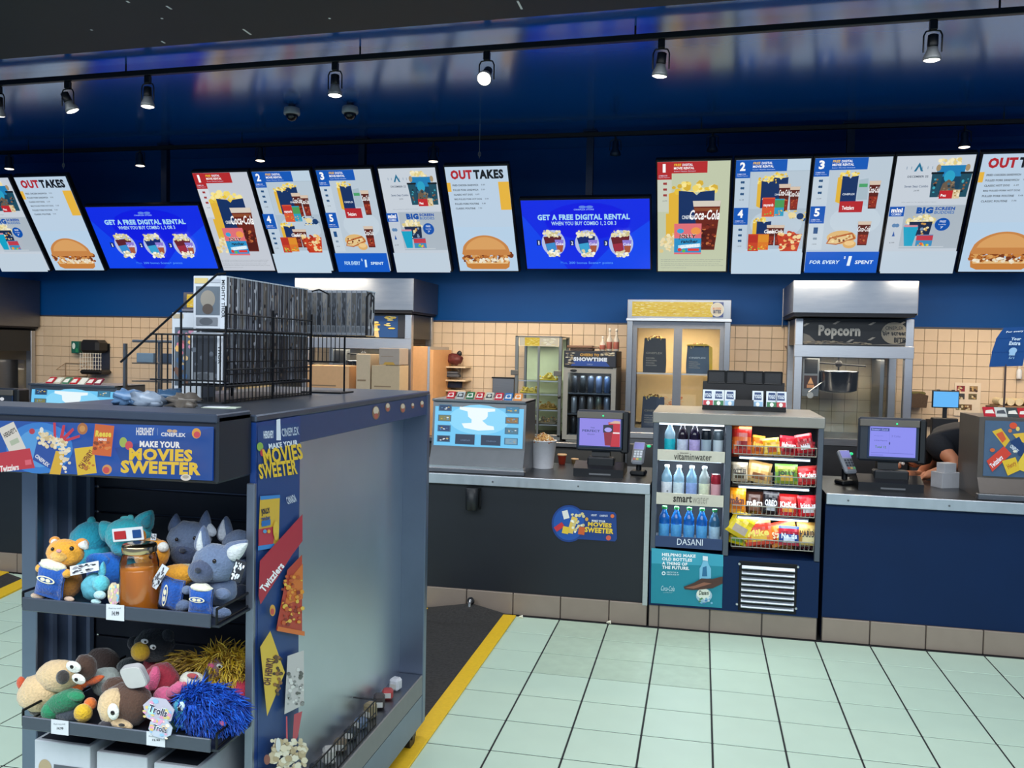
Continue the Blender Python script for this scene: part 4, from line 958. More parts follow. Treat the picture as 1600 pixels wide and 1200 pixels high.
X0,X1,Z0,Z1=pxbox(1239,437,1433,489,7.45); hood('stainless extractor hood above the right popcorn machine',X0,X1,7.45,Z0,2.3)
X0,X1,Z0,Z1=pxbox(548,437,645,484,RY); xr_=X1; hood('stainless extractor hood behind the wire rack on the kiosk',X1-1.15,X1,RY,Z0,2.32)
X0,X1,Z0,Z1=pxbox(-60,437,60,506,RY); X1=-7.08; hood('stainless extractor hood cut by the left edge',X1-1.1,X1,RY,Z0,2.34)
# popcorn machines
def popper(label,x0,x1,y,zt,zb,head,sign=True,g='popcorn machines'):
    w=(x1-x0)/2; t=thing('popcorn_machine',label,'popcorn machine',((x0+x1)/2,y,0),0,g); D=.68; hz=zt-.22; bz=zt-.32
    p=.065
    for sx in(-1,1):
        for yy in(0,D-p): MB().box(sx*w-(p if sx>0 else 0),yy,zb,sx*w+(0 if sx>0 else p),yy+p,zt,bev=.004).build('corner_post',steel,t)
    MB().box(-w-.004,-.006,bz,w+.004,.02,hz,bev=.003).build('front_band',steel,t)
    MB().box(-w+.01,.01,hz,w-.01,D-.01,zt).build('header_box',M('header_dark',(52,54,56),.4,.5),t)
    MB().box(-w,0,zb-.06,w,D,zb,bev=.003).build('serving_deck',steel_d,t)
    MB().box(-w+.01,.01,.02,w-.01,D-.01,zb-.06).build('lower_cabinet',M('machine_cabinet',(70,70,72),.4,.8),t)
    for sx in(-1,1): MB().box(sx*w*.96-.03,.02,0,sx*w*.96+.03 if False else sx*w*.9,.1,.02).build('foot',blackm,t)
    MB().box(-w+p,.026,zb,w-p,.030,bz).build('front_glass',tglass,t)
    a=Art(lambda u,v,e:(-w+.03+u*(2*w-.06),-e-.001+.01,hz+.01+(1-v)*(zt-hz-.025)),.0004); head(a); a.build('header_sign',t,printm if sign else glowm)
    # kettle hung inside
    kc=(-.06,.34,bz-.30); 
    MB().lathe([(.10,0),(.155,.02),(.16,.17),(.165,.175),(.165,.185),(.01,.19)],24,kc).build('kettle',M('kettle_chrome',(170,172,176),.18,1),t)
    b=MB(); b.tube([(kc[0],kc[1],kc[2]+.19),(kc[0],kc[1],bz+.02)],.008,8); b.tube([(kc[0]-.16,kc[1],kc[2]+.25),(kc[0]+.22,kc[1],kc[2]+.23)],.007,8); b.ell((kc[0],kc[1],kc[2]+.245),.03,n=10); b.build('stirrer_arm',M('black_iron',(24,22,24),.4,.5),t)
    MB().box(kc[0]-.3,.3,kc[2]-.04,kc[0]-.16,.4,bz,bev=.004).build('control_column',M('column_grey',(128,130,132),.4,.7),t)
    a=Art(lambda u,v,e:(kc[0]-.29+u*.12,.299-e,bz-.02-v*.35),.0005); a.rect(0.05,0,.95,.35,'#18191d'); a.rect(.05,.4,.95,.72,'#3a2018'); a.poly([(.3,.6),(.7,.6),(.5,.44)],'#d8a068'); a.rect(.25,.62,.75,.7,'#c88c5c'); a.ell(.5,.88,.22,.08,'#b8babc'); a.build('control_stickers',t)
    b=MB(); b.tube([(kc[0]-.24,.3,kc[2]),(kc[0]-.12,.28,kc[2]+.1)],.006,6); b.build('handle',steel,t)
    MB().box(-w+.02,D-.006,zb,w-.02,D,bz).build('back_glass',tglass,t)
    MB().box(w-.20,.25,zb,w-.17,.62,bz).build('inner_partition',steel_d,t)
    l=area('popper_lamp',(0,.3,bz-.01),(0,0,0),2*w*.7,.3,5,(1,.88,.7)); l.parent=t
    return t
def headR(a):
    a.rect(0,0,1,1,'#7a746a'); a.poly([(0,.2),(.06,.02),(.97,0),(1,.25),(.97,.5),(1,.85),(.9,.95),(.6,1),(.45,.93),(.3,.97),(.16,.9),(.1,.65),(.04,.55)],'#10161e')
    a.text(.18,.2,.56,.78,'Popcorn','#c9c2b4',.05); a.blobs(0,.72,.66,1,60,.022,['#8c7c64','#a4967c','#6c6254'],lambda p,q:q>.5+.4*abs(p-.4))
    for x,y in((.06,.2),(.34,.1),(.66,.12),(.66,.75),(.47,.85),(.93,.08)): a.rot(x,y,.03,.13,20,'#a49c90')
    a.ell(.86,.5,.115,.46,'#8f8878',24); a.text(.78,.22,.94,.36,'CINEPLEX','#2a2c30',.02); a.text(.76,.4,.97,.66,'big screen','#17191d',.04,0,-3); a.text(.86,.68,.98,.9,'BITES','#17191d',.05)
X0,X1,_,_=pxbox(1241,495,1427,560,7.66); zt=P(1334,498,Y=7.66).z
popper('right popcorn machine with a Popcorn sign, under the right extractor hood',X0,X1,7.66,zt,1.02,headR)
def headL(a):
    a.rect(0,0,1,1,'#1b4a86'); a.poly([(.3,1),(.36,.3),(.5,.1),(.62,.1),(.7,.4),(.72,1)],'#d8c088'); a.blobs(.34,.05,.7,.9,60,.04,corn); a.blobs(.02,.2,.2,1,30,.04,corn); a.blobs(.78,0,.86,.6,14,.03,corn); a.poly([(.9,0),(1,0),(1,1),(.9,1)],'#2a2c34')
popper('left popcorn machine seen behind the wire rack, with a blue and yellow header',xr_-1.1,xr_-.03,RY+.06,P(600,491,Y=RY+.06).z,1.05,headL,True)
XL0=-7.12
popper('popcorn machine at the left edge under the cropped extractor hood',XL0-1.05,XL0,RY+.06,P(30,515,Y=RY+.06).z,1.05,lambda a:(a.rect(0,0,1,1,'#8c8272'),a.text(.55,.35,.75,.6,'POPCORN','#5c5448')),True)
# steel partition, warm light painted into its colour, and boxes beside the left machine
t,wd,h=place('steel_partition','warm lit steel partition right of the left popcorn machine','partition',626,541,676,612,RY+.12,z=.9)
MB().box(-wd/2,0,0,wd/2-.05,.03,h,bev=.003).build('panel',M('warm_light_tint',(222,166,112),.45,.1),t); MB().box(wd/2-.05,-.01,0,wd/2-.03,.6,h).build('edge_post',steel,t); MB().box(wd/2-.03,.0,0,wd/2,.6,h-.03).build('side_panel',M('warm_light_tint'),t)
for k,(u0,v0,u1,v1,c,lb) in enumerate(((478,571,545,612,'#d8a878','wide tan carton behind the wire rack, left of the wall cartons'),(556,553,578,612,'#c8b496','narrow beige carton behind the kiosk top'),(580,571,624,612,'#c4ae8c','beige carton with an arched label behind the kiosk top'),(592,544,624,570,'#a89c90','grey beige box standing on the arched label carton'))):
    t,wd,h=place('storage_carton',lb,'carton',u0,v0,u1,v1,RY-.24,'storage cartons by the left popcorn machine',z=1.1595 if k<3 else None)
    if k<3: h=P((u0+u1)/2,v0,Y=RY-.24).z-1.16; 
    MB().box(-wd/2,0,0,wd/2,.24,h,bev=.003).build('carton',M('ct_'+c,c,.6),t)
    a=Art(flat(wd,h,10,10,-.0005)); a.rect(1,4.8,7,5.1,'#8c7458'); a.poly([(2,10),(3,8.4),(7,8.4),(8,10)],'#c89c3c'); a.build('label_print',t)
t,wd,h=place('oven_shelf','steel shelf carrying cartons behind the kiosk','shelf',470,612,640,640,RY-.27,z=.92); wd=1.1
MB().box(-wd/2,.0,.2,wd/2,.3,.238,bev=.003).build('board',steel_d,t)
for sx in(-1,1): MB().box(sx*wd/2-.02*(sx>0),0,-.92,sx*wd/2+.02*(sx<0),.3,.2).build('leg',steel_d,t)
# shelf stack with books and trays on the wall
for k,(v,lb) in enumerate(((572,'tile shelf carrying a red and black crumpled bag'),(593,'tile shelf carrying grey folded cloths'),(609,'lowest tile shelf with a dark tray'))):
    X0,X1,Z0,Z1=pxbox(690,v,727,v+3,8.16); t=thing('wall_shelf',lb,'shelf',((X0+X1)/2,8.16,Z0),0,'small wall shelves')
    MB().box(-(X1-X0)/2,0,0,(X1-X0)/2,WY-8.17,.014,bev=.002).build('board',M('cream_shelf',(216,196,166),.5),t); MB().prism([(.05,0),(WY-8.17,0),(WY-8.17,-.06)],'x',-.01,.01).build('bracket',steel,t)
q=P(707,571,Y=8.2); t=thing('crumpled_bag','red and black crumpled bag on the top wall shelf','bag',(q.x,8.26,q.z+.014)); b=MB(); 
MB().ell((0,0,.045),(.09,.05,.05),n=14,disp=.5,seed=2).build('bag',M('bag_red_black',(96,40,40),.5,noise_amt=.8,scale=40),t); b.ell((.05,0,.1),(.025,.02,.03),n=8,disp=.4); b.build('bag_neck',black,t)
q=P(706,592,Y=8.2); t=thing('folded_cloths','grey folded cloths on the middle wall shelf','cloths',(q.x,8.24,q.z+.014)); MB().box(-.09,-.05,0,.07,.05,.03,bev=.01).build('cloth',M('grey_cloth',(84,88,96),.9),t); MB().box(-.085,-.045,.031,.06,.045,.058,bev=.012).build('cloth',M('grey_cloth_2',(104,108,116),.9),t)
q=P(707,608,Y=8.2); t=thing('serving_tray','dark navy tray leaning on the lowest wall shelf','tray',(q.x,8.22,q.z+.014),rot=(-.5,0,0)); MB().box(-.085,0,0,.085,.014,.075,bev=.006).build('tray',M('navy_tray',(26,38,62),.35),t); MB().box(-.07,-.003,.012,.07,.0,.062,bev=.002).build('well',M('navy_tray_well',(44,58,84),.35),t)
t,wd,h=place('steel_cover','dark brushed steel cover plate on the tiles left of the glass warmer','panel',769,590,803,622,WY-.05); MB().box(-wd/2,0,-.1,wd/2,.045,h,bev=.004).build('plate',steel_d,t); MB().box(-wd/2-.008,-.004,h-.01,wd/2+.008,.04,h+.004).build('top_trim',blackm,t)
# glass warmer
t,wd,h=place('glass_warmer','tall glass food warmer with yellow crisp bags and a lit top','food warmer',802,525,875,690,RY+.1,z=.9); w2=wd/2; D=.45
al=M('warmer_frame',(126,128,126),.35,.8)
for sx in(-1,1):
    for yy in(0,D-.03): MB().box(sx*w2-(.03 if sx>0 else 0),yy,.03,sx*w2+(.03 if sx<0 else 0),yy+.03,h,bev=.003).build('corner_post',al,t)
MB().box(-w2,0,0,w2,D,.05,bev=.004).build('base',al,t); MB().box(-w2,0.0,h-.012,w2,D,h,bev=.003).build('top',al,t)
MB().box(-w2+.03,.012,h-.09,w2-.03,.018,h-.01).build('light_box',M('warmer_light_box',(226,206,170),.4,emit=.6),t)
a=Art(lambda u,v,e:(-w2+.035+u*(wd-.07),.0115-e,h-.088+(1-v)*.075),.0004); a.rect(0,0,1,1,'#e0d2b4'); a.rect(.14,.02,.52,1,'#ecc61c'); a.blobs(.15,.05,.5,.95,40,.04,['#f4dc4a','#d8ac10','#fbe87c']); a.blobs(.6,.1,.92,.9,30,.05,['#f6eecb','#e8d8a0','#fff8e0']); a.build('header_sign',t,glowm)
MB().box(-.006,.0,.05,.012,.02,h-.09).build('door_stile',al,t)
for zz in(.13,.26,.40,.52): 
    MB().box(-w2+.03,.03,zz,w2-.03,D-.03,zz+.004).build('glass_shelf',tglass,t); MB().box(-w2+.03,.026,zz-.002,w2-.03,.032,zz+.008).build('shelf_edge',steel,t)
MB().box(-w2+.02,D-.03,.05,w2-.02,D-.02,h-.02).build('back_panel',M('pale_green_back',(172,190,160),.4),t)
l=area('warmer_lamp',(0,.2,h-.1),(0,0,0),wd*.7,.2,1.1,(1,.9,.7)); l.parent=t
MB().box(-w2+.03,.004,.05,w2-.03,.007,h-.09).build('door_glass',tglass,t)
for sx in(-1,1): MB().box(sx*w2-(.07 if sx>0 else .035),-.012,h*.62,sx*w2+(.0 if sx>0 else .035),.0,h*.62+.045,bev=.003).build('hinge_plate',M('hinge_grey',(104,102,98),.4,.6),t)
MB().ell((w2-.015,-.02,h*.42),(.014,.014,.014),n=10).build('door_knob',black,t)
R0=t.location.copy()
for dx,zz,c,lb in((.055+.02,.528,'#d8c32c','bright yellow crisp bag on the upper right warmer shelf'),(-.1,.408,'#c8b42a','yellow crisp bag on the left warmer shelf'),(.075,.268,'#b08c3c','tan snack bag on the lower right warmer shelf'),(-.09,.138,'#7a5c3c','brown snack bag low in the glass warmer'),(.075,.138,'#8c8270','beige snack box low in the glass warmer')):
    s=thing('snack_bag',lb,'snack bag',(R0.x+dx,R0.y+.14,R0.z+zz+.0),0,'snacks in the glass warmer')
    b=popcorn(46,lambda r:(r.gauss(0,.035),r.uniform(-.05,.03),abs(r.gauss(0,.02))+.014),[c,'#f0e070' if c[1] in'dc' else '#c8a468',c],hash(lb)%97 if False else int(zz*100)+int(dx*100),.011)
    o=b.build('snacks',popm,s); o['kind']='stuff'
    MB().box(-.08,-.06,0,.08,.06,.014,bev=.005).build('bag_base',M('sb_'+c,c,.4),s)
# drinks fridge
t,wd,h=place('drinks_fridge','narrow glass-door drinks fridge with a CHEERS TO SHOWTIME header','fridge',878,548,960,690,RY+.06,z=.9); w2=wd/2; D=.5
fg=M('fridge_grey',(150,148,140),.4,.3); hd=.145
MB().box(-w2,.02,0,-w2+.03,D,h-hd).build('side',fg,t); MB().box(w2-.03,.02,0,w2,D,h-hd).build('side',fg,t); MB().box(-w2,D-.03,0,w2,D,h-hd).build('back',M('fridge_in',(30,36,46),.4),t)
MB().box(-w2,.02,0,w2,D,.05).build('base',fg,t)
MB().box(-w2-.0,0,h-hd,w2,D,h,bev=.005).build('header_box',black,t)
a=Art(lambda u,v,e:(-w2+.01+u*(wd-.02),-e-.001,h-hd+.01+(1-v)*(hd-.02)),.0004); a.rect(0,0,1,1,'#121a2c'); a.poly([(.12,1),(.2,.6),(.8,.62),(.9,1)],'#1248a0'); a.text(.3,.12,.68,.3,'CHEERS TO','#f0b43c',.03); a.text(.17,.38,.84,.66,'SHOWTIME','#eef4fc',.07); a.text(.44,.82,.56,.92,'CINEPLEX','#a8b8d0'); a.blobs(.02,.1,.2,.9,30,.03,['#d8c49c','#a0865c','#f0e4c4']); a.blobs(.72,.02,.98,.24,30,.03,['#d8c49c','#f0e4c4','#c0a87c']); a.build('header_sign',t,glowm)
df=.04
for x0_,x1_,z0_,z1_ in((-w2,-w2+df,.02,h-hd-.01),(w2-df,w2,.02,h-hd-.01),(-w2+df,w2-df,h-hd-.05,h-hd-.01),(-w2+df,w2-df,.02,.06)): MB().box(x0_,-.005,z0_,x1_,.02,z1_).build('door_rail',fg,t)
MB().box(-w2+df,.006,.06,w2-df,.009,h-hd-.05).build('door_glass',tglass,t); MB().ell((-w2+.09,-.008,h-hd-.03),(.03,.004,.012),n=14).build('badge',black,t)
R0=t.location.copy(); gl=(h-hd-.11)/3
for r in range(3):
    zz=.065+r*gl
    MB().box(-w2+.03,.05,zz-.012,w2-.03,D-.04,zz).build('wire_shelf',M('shelf_dark',(70,78,88),.4,.6),t)
    for c in range(5):
        x=-w2+.085+c*(wd-.17)/4
        s=thing('drink_can','drink can in the fridge row %s, %s from the left'%(('at the bottom','in the middle','at the top')[r],('first','second','third','fourth','fifth')[c]),'can',(R0.x+x,R0.y+.1,R0.z+zz+.0005),0,'cans in the drinks fridge')
        cc=[(150,160,172),(96,100,108),(130,134,140),(90,104,100),(120,136,160)][c] if r==1 else [(44,50,58),(40,46,52),(52,64,82),(78,96,130),(60,84,124)][c]
        MB().lathe([(.022,0),(.027,.006),(.027,gl*.72),(.022,gl*.8)],14).build('body',M('fcan%d%d%d'%cc,cc,.3,.5),s)
        MB().lathe([(.0215,gl*.795),(.02,gl*.81),(.001,gl*.812)],12).build('lid',steel,s)
MB().box(-w2+.04,.03,h-hd-.03,w2-.04,.04,h-hd-.02).build('strip_light',whl,t)
l=area('fridge_lamp',(0,.035,h-hd-.035),(math.radians(20),0,0),wd*.7,.02,1.5,(.9,.96,1)); l.parent=t
ft=R0.z+h
s=thing('brown_tray','brown tray bundle lying on top of the drinks fridge','tray',(R0.x-.09,R0.y+.15,ft)); MB().box(-.1,-.06,0,.1,.08,.02,bev=.004).build('tray',M('dark_brown',(70,50,40),.5),s); MB().box(-.13,-.07,.021,.1,.06,.045,bev=.006).build('lid',M('brown_lid',(104,76,58),.5),s); MB().box(.07,-.05,.02,.15,.05,.032,bev=.004).build('flap',M('brown_lid'),s)
for dx,hh_,lb in((.09,.13,'left clear syrup bottle of the three on the fridge'),(.15,.20,'middle tall glass bottle of the three on the fridge'),(.21,.20,'right tall glass bottle of the three on the fridge')):
    s=thing('syrup_bottle',lb,'bottle',(R0.x+dx,R0.y+.16,ft),0,'glass bottles on the drinks fridge'); MB().lathe([(.022,0),(.026,.006),(.026,hh_*.5),(.01,hh_*.68),(.009,hh_*.9)],14).build('body',M('syrup_glass',(214,208,196),.15,trans=.3),s)
    MB().lathe([(.011,hh_*.88),(.011,hh_),(.003,hh_)],10).build('cap',M('cap_white',(226,220,208),.4),s); MB().lathe([(.0263,hh_*.1),(.0266,hh_*.11),(.0266,hh_*.4),(.0263,hh_*.41)],14).build('label_band',M('syrup_label',(150,84,70),.4),s)
# ------------------------------------------------------------------ large popcorn warming cabinets
def warmcab(label,x0,x1,y,zt,g='popcorn warming cabinets',bags=True,base=True):
    w=(x1-x0)/2; t=thing('popcorn_cabinet',label,'cabinet',((x0+x1)/2,y,0),0,g); D=.7; hz=zt-.165; zb=1.05
    fs=M('cabinet_frame_steel',(150,152,156),.3,1,scale=10,aniso=(1,1,15)); gf=M('grey_door_frame',(112,118,128),.45,.3)
    MB().box(-w,0,hz,w,D,zt,bev=.004).build('header_box',fs,t); MB().box(-w-.008,-.012,hz-.02,w+.008,.02,hz+.004,bev=.003).build('cornice',steel,t)
    for sx in(-1,1): MB().box(sx*w-(.05 if sx>0 else 0),0,zb-.05,sx*w+(.05 if sx<0 else 0),.05,hz-.02,bev=.003).build('corner_post',fs,t)
    for sx in(-1,1): MB().box(sx*w-(.012 if sx>0 else 0),.05,zb,sx*w+(.012 if sx<0 else 0),D,hz-.02).build('side_wall',steel_d,t)
    a=Art(lambda u,v,e:(-w+.04+u*(2*w-.08),-e-.001,hz+.02+(1-v)*(zt-hz-.04)),.0004)
    a.rect(0,0,.86,1,'#e8c42c'); a.blobs(.005,.04,.85,.96,260,.02,['#f6e05a','#e0b422','#fbee9c','#d8a41c','#fdf6c0']); a.poly([(.86,0),(.97,0),(.97,1),(.86,1)],'#14428c'); a.ell(.905,.5,.07,.47,'#f2ecd8',28); a.ell(.905,.5,.065,.43,'#e8dcc0',28); a.text(.86,.36,.945,.5,'BIG SCREEN','#e0782c',.03); a.text(.865,.52,.945,.76,'BITES','#17305c',.06); a.build('lit_header_sign',t,glowm)
    MB().box(-w,.0,zb-.09,w,D,zb-.04,bev=.003).build('sill',steel,t); MB().box(-w+.01,.02,.02,w-.01,D,zb-.09).build('lower_cabinet',steel_d,t)
    for k in range(2): MB().box(-w+.03+k*w,-.0,.5,-w+k*w+w-.03,.02,zb-.14,bev=.003).build('drawer',M('drawer_steel',(112,112,112),.35,.9),t)
    MB().box(-w+.02,.05,0,w-.02,D-.03,.02).build('plinth',blackm,t)
    iw=w-.05
    for k in range(2):
        a0=-iw+k*iw; a1=a0+iw
        for (xa,xb,za,zb_) in((a0,a0+.035,zb-.04,hz-.02),(a1-.035,a1,zb-.04,hz-.02),(a0+.035,a1-.035,zb-.04,zb-.0),(a0+.035,a1-.035,hz-.08,hz-.02)): MB().box(xa,.012,za,xb,.032,zb_).build('door_frame',gf,t)
        MB().box(a0+.035,.02,zb,a1-.035,.023,hz-.08).build('door_glass',tglass,t)
    mz=zb+(hz-zb)*.5
    MB().box(-iw,.04,mz-.003,iw,D-.05,mz+.003).build('glass_shelf',tglass,t)
    MB().box(-iw,.036,mz-.005,iw,.042,mz+.006).build('shelf_edge',steel,t)
    MB().box(-iw,D-.02,zb,iw,D,hz-.02).build('back_panel',M('lit_cream_back',(222,196,156),.5),t)
    MB().box(-iw,.04,zb-.04,iw,D,zb-.02).build('floor_pan',steel,t)
    l=area('warmer_lamp',(0,.33,hz-.03),(0,0,0),2*iw*.8,.3,7,(1,.78,.45)); l.parent=t
    if bags:
        for dx,zz,hh_,side,c,lb in((-.2,mz+.005,.3,0,(34,32,38),'dark brown popcorn bag upper left in the lit warming cabinet'),(.17,mz+.005,.24,1,(60,84,112),'blue and yellow popcorn bag upper right in the lit warming cabinet'),(-.2,zb-.019,.28,0,(34,48,78),'navy popcorn bag lower left in the lit warming cabinet')):
            s=thing('popcorn_bag',lb,'bag',(t.location.x+dx,t.location.y+.2,zz),0,'popcorn bags in the warming cabinet')
            b=MB(); pr=[]; 
            for q in range(9):
                u=q/8; ww=.1*(1-.12*abs(u-.3)); pr.append((ww,u*hh_))
            vs=[(sx*ww,sy*.05*(1-.7*z/hh_),z) for ww,z in pr for sx,sy in((-1,-1),(1,-1),(1,1),(-1,1))]; fs_=[(i*4+j,i*4+(j+1)%4,(i+1)*4+(j+1)%4,(i+1)*4+j) for i in range(8) for j in range(4)]+[(3,2,1,0),(32,33,34,35)]
            b.add(vs,fs_); b.build('paper_bag',M('bagc%d%d%d'%c,c,.5),s)
            if side: MB().prism([(.1,0),(.125,.0),(.12,hh_*.95),(.07,hh_*1.07),(-.09,hh_*1.05),(-.1,hh_),(.09,hh_)],'y',-.045,.04).build('yellow_side',M('bag_yellow',(232,190,50),.5),s)
            a=Art(lambda u,v,e:((u-.5)*.19,-.052-e+.036*(1-v),(1-v)*hh_)); a.text(.1,.4,.85,.46,'CINEPLEX','#8c8478' if not side else '#c8d4e0',.02)
            for r in range(4): a.text(.12,.56+r*.07,.5+.1*(r%2),.6+r*.07,'POPCORN','#b8b0a4')
            a.build('print',s)
            o=popcorn(30,lambda r:(r.uniform(-.07,.07),r.uniform(-.01,.03),hh_+r.uniform(-.02,.015)),['#f0dc9c','#d8b45c','#8c5c34'],4,.012).build('popcorn_top',popm,s); o['kind']='stuff'
        s=thing('price_card','orange and cream picture card low in the warming cabinet','card',(t.location.x+.0,t.location.y+.6,zb+.16)); MB().box(-.24,0,0,.16,.006,.11).build('card',M('cream_card',(240,214,176),.5,emit=.0),s); a=Art(lambda u,v,e:(-.24+u*.4,-e-.001,(1-v)*.11)); a.blobs(.0,.2,.7,.95,60,.03,['#e88c4c','#f4c48c','#d86c34']); a.build('print',s)
        s=thing('snack_box','small red and blue snack box low right in the warming cabinet','box',(t.location.x+.17,t.location.y+.18,zb-.02)); MB().prism([(-.05,0),(.05,0),(.055,.11),(-.055,.11)],'y',-.03,.03).build('box',M('sn_red',(160,52,60),.5),s); a=Art(lambda u,v,e:(-.05+u*.1,-.0305-e,(1-v)*.11)); a.poly([(.3,1),(1,1),(1.05,.2),(.5,.3)],'#4c6c94'); a.text(.4,.45,.95,.6,'BITES','#dfe4ea',.03); a.build('print',s)
        o=popcorn(20,lambda r:(r.uniform(-.045,.045),r.uniform(-.02,.02),.11+r.uniform(0,.02)),['#e8b070','#f0d09c'],4,.012).build('topping',popm,s); o['kind']='stuff'
    return t
X0,X1,Z0,Z1=pxbox(980,468,1142,500,RY); warmcab('steel popcorn warming cabinet with lit yellow header and two glass doors',X0,X1,RY,Z1)
X0,X1,Z0,Z1=pxbox(286,457,440,500,RY); warmcab('popcorn warming cabinet half hidden behind the boxed figures, yellow header',X0,X1,RY,Z1,bags=False)
# things on the rear tiles at right
t,wd,h=place('wall_basket','dark woven basket hung on the cream tiles right of the popcorn machine','basket',1421,613,1450,637,WY-.2)
b=MB(); b.prism([(-wd*.45,0),(wd*.42,0),(wd*.5,h*.8),(.0,h*.95),(-wd*.5,h*.8)],'y',0,.18); b.build('basket',M('dark_wicker',(78,60,46),.8,noise_amt=.6,scale=120),t); MB().box(-wd*.42,.02,h*.8,wd*.4,.15,h*1.02,bev=.01).build('contents',M('olive_cloth',(96,90,50),.8),t)
t,wd,h=place('wall_notes','white notice sheet with food photographs taped on the rear tiles','notice',1490,598,1531,650,WY-.02)
MB().box(-wd/2,0,0,wd/2,.004,h).build('paper',M('warm_paper',(226,208,184),.7),t)
a=Art(flat(wd,h,41,52,-.0005)); 
for x,y,c in((3,5,'#8c2430'),(23,5,'#9c7c54'),(3,17,'#3c3c3c'),(22,17,'#6c6040'),(3,34,'#6c5c2c'),(15,34,'#7a5838')): a.rect(x,y,x+13,y+9,c); a.blobs(x+2,y+2,x+11,y+8,6,2,['#c8a468','#4c3424','#d8c8a0']); a.build('photo_print',t); a=Art(flat(wd,h,41,52,-.0005))
t,wd,h=place('outlet_box','black wall outlet with plugged leads above the till','outlet',1447,655,1461,666,WY-.05); MB().box(-wd/2,0,0,wd/2,.04,h,bev=.004).build('housing',M('outlet_black',(44,38,34),.5),t); b=MB(); b.tube([(0,0,.04),(.01,-.02,.0),(.02,-.01,-.1)],.005,6); b.build('lead',black,t)
t,wd,h=place('folded_towel','cream patterned towel heap behind the bending person','towel',1497,645,1530,675,RY+.15,z=.9); MB().box(-.1,-.08,0,.1,.1,.13,bev=.02).build('bin',M('bin_grey',(70,66,62),.6),t); b=MB(); b.ell((0,0,.18),(wd*.55,.1,.08),n=18,disp=.5,seed=5); b.build('towel',M('cream_towel',(226,208,176),.9,noise_amt=.35,scale=40),t)
t,wd,h=place('paper_roll_shelf','wooden wall shelf holding a row of rolled cream napkins at the right edge','shelf',1556,623,1640,643,8.1); w2=wd/2
MB().box(-w2,0,0,w2,.28,.03).build('board',M('brown_shelf',(96,70,54),.6),t); MB().box(-w2+.02,.02,.03,w2-.02,.24,.03+.012).build('liner',M('liner',(150,120,90),.7),t)
for k in range(7):
    MB().cyl((-w2+.06+k*.065,.04,.075),(-w2+.06+k*.065,.22,.075),.03,n=12).build('napkin_roll',M('cream_paper_roll',(222,204,166),.8,noise_amt=.2),t)
t,wd,h=place('pump_bottle','small white bottle on the rear wall at the right edge','bottle',1590,575,1597,592,WY-.06); MB().lathe([(.02,0),(.022,.005),(.022,.07),(.01,.09)],12,(0,.02,0)).build('body',white,t); MB().lathe([(.01,.09),(.01,.1),(.004,.11)],10,(0,.02,0)).build('cap',M('cap_cream',(220,210,190),.4),t)
t,wd,h=place('wall_conduit','thin steel conduit with a corner bracket beside the right hood','conduit',1224,492,1232,650,WY-.04); MB().box(-.008,0,0,.008,.02,h).build('pipe',M('conduit',(120,104,88),.5),t); MB().prism([(-.03,h-.28),(.03,h-.28),(.004,h-.34)],'y',-.0,.02).build('funnel',M('brown_funnel',(120,84,64),.5),t); MB().box(-.04,0,h-.01,.04,.03,h).build('bracket',steel,t)
t,wd,h=place('tray_of_bread','small pastry tray with striped wrapper on the tiles above the pouch rack','tray',1168,583,1210,593,8.2); MB().box(-wd/2,0,0,wd/2,.18,.02,bev=.004).build('tray',M('cream_shelf'),t); MB().ell((.02,.08,.035),(wd*.35,.05,.025),n=14,disp=.3).build('pastry',M('dark_wrapper',(88,42,44),.4),t); MB().box(-wd/2,.0,-.02,-wd/2+.02,.19,0).build('bracket',steel,t)
# blue curved sign on a pole standing on the right cabinet
X0,X1,Z0,Z1=pxbox(1554,512,1606,574,5.9); t=thing('blue_sign','blue curved pop-up sign on a thin pole at the right edge','sign',((X0+X1)/2-.03,5.9,CT+h_r+.005))
zb_=Z0-t.location.z; hh_=Z1-Z0; wd=X1-X0
pts=[(.0,0),(.01,hh_*.35),(.03,hh_*.7),(.07,hh_)]
b=MB(); 
for (x0_,z0_),(x1_,z1_) in zip(pts,pts[1:]): b.add([(x0_-wd/2,0,zb_+z0_),(x0_+wd/2,0,zb_+z0_+.01),(x1_+wd/2,-.01,zb_+z1_+.01),(x1_-wd/2,-.01,zb_+z1_),(x0_-wd/2,.004,zb_+z0_),(x0_+wd/2,.004,zb_+z0_+.01),(x1_+wd/2,-.006,zb_+z1_+.01),(x1_-wd/2,-.006,zb_+z1_)],[(0,1,2,3),(7,6,5,4),(0,3,7,4),(1,5,6,2)])
b.build('sign_panel',M('sign_blue',(20,74,140),.35),t)
a=Art(lambda u,v,e:(-wd/2+u*wd+.02+.05*(1-v),-.012-e,zb_+(1-v)*hh_),.0005); a.text(.1,.06,.95,.12,'For every dollar','#e8f0f8',.02,.1,-4); a.text(.3,.24,.6,.32,'Your','#cfe0f0',.04); a.text(.28,.34,.62,.44,'Extra','#cfe0f0',.04); a.ell(.45,.58,.12,.08,'#9cc0e0'); a.rect(.36,.6,.54,.7,'#9cc0e0'); a.text(.38,.73,.54,.79,'5/1','#9cc0e0',.02); a.build('sign_print',t)
MB().cyl((0.0,.004,0),(0.0,.004,zb_+.02),.006,n=8).build('pole',M('pole_brown',(70,50,46),.5),t); MB().box(-.05,-.04,0,.05,.05,.008).build('base',black,t)
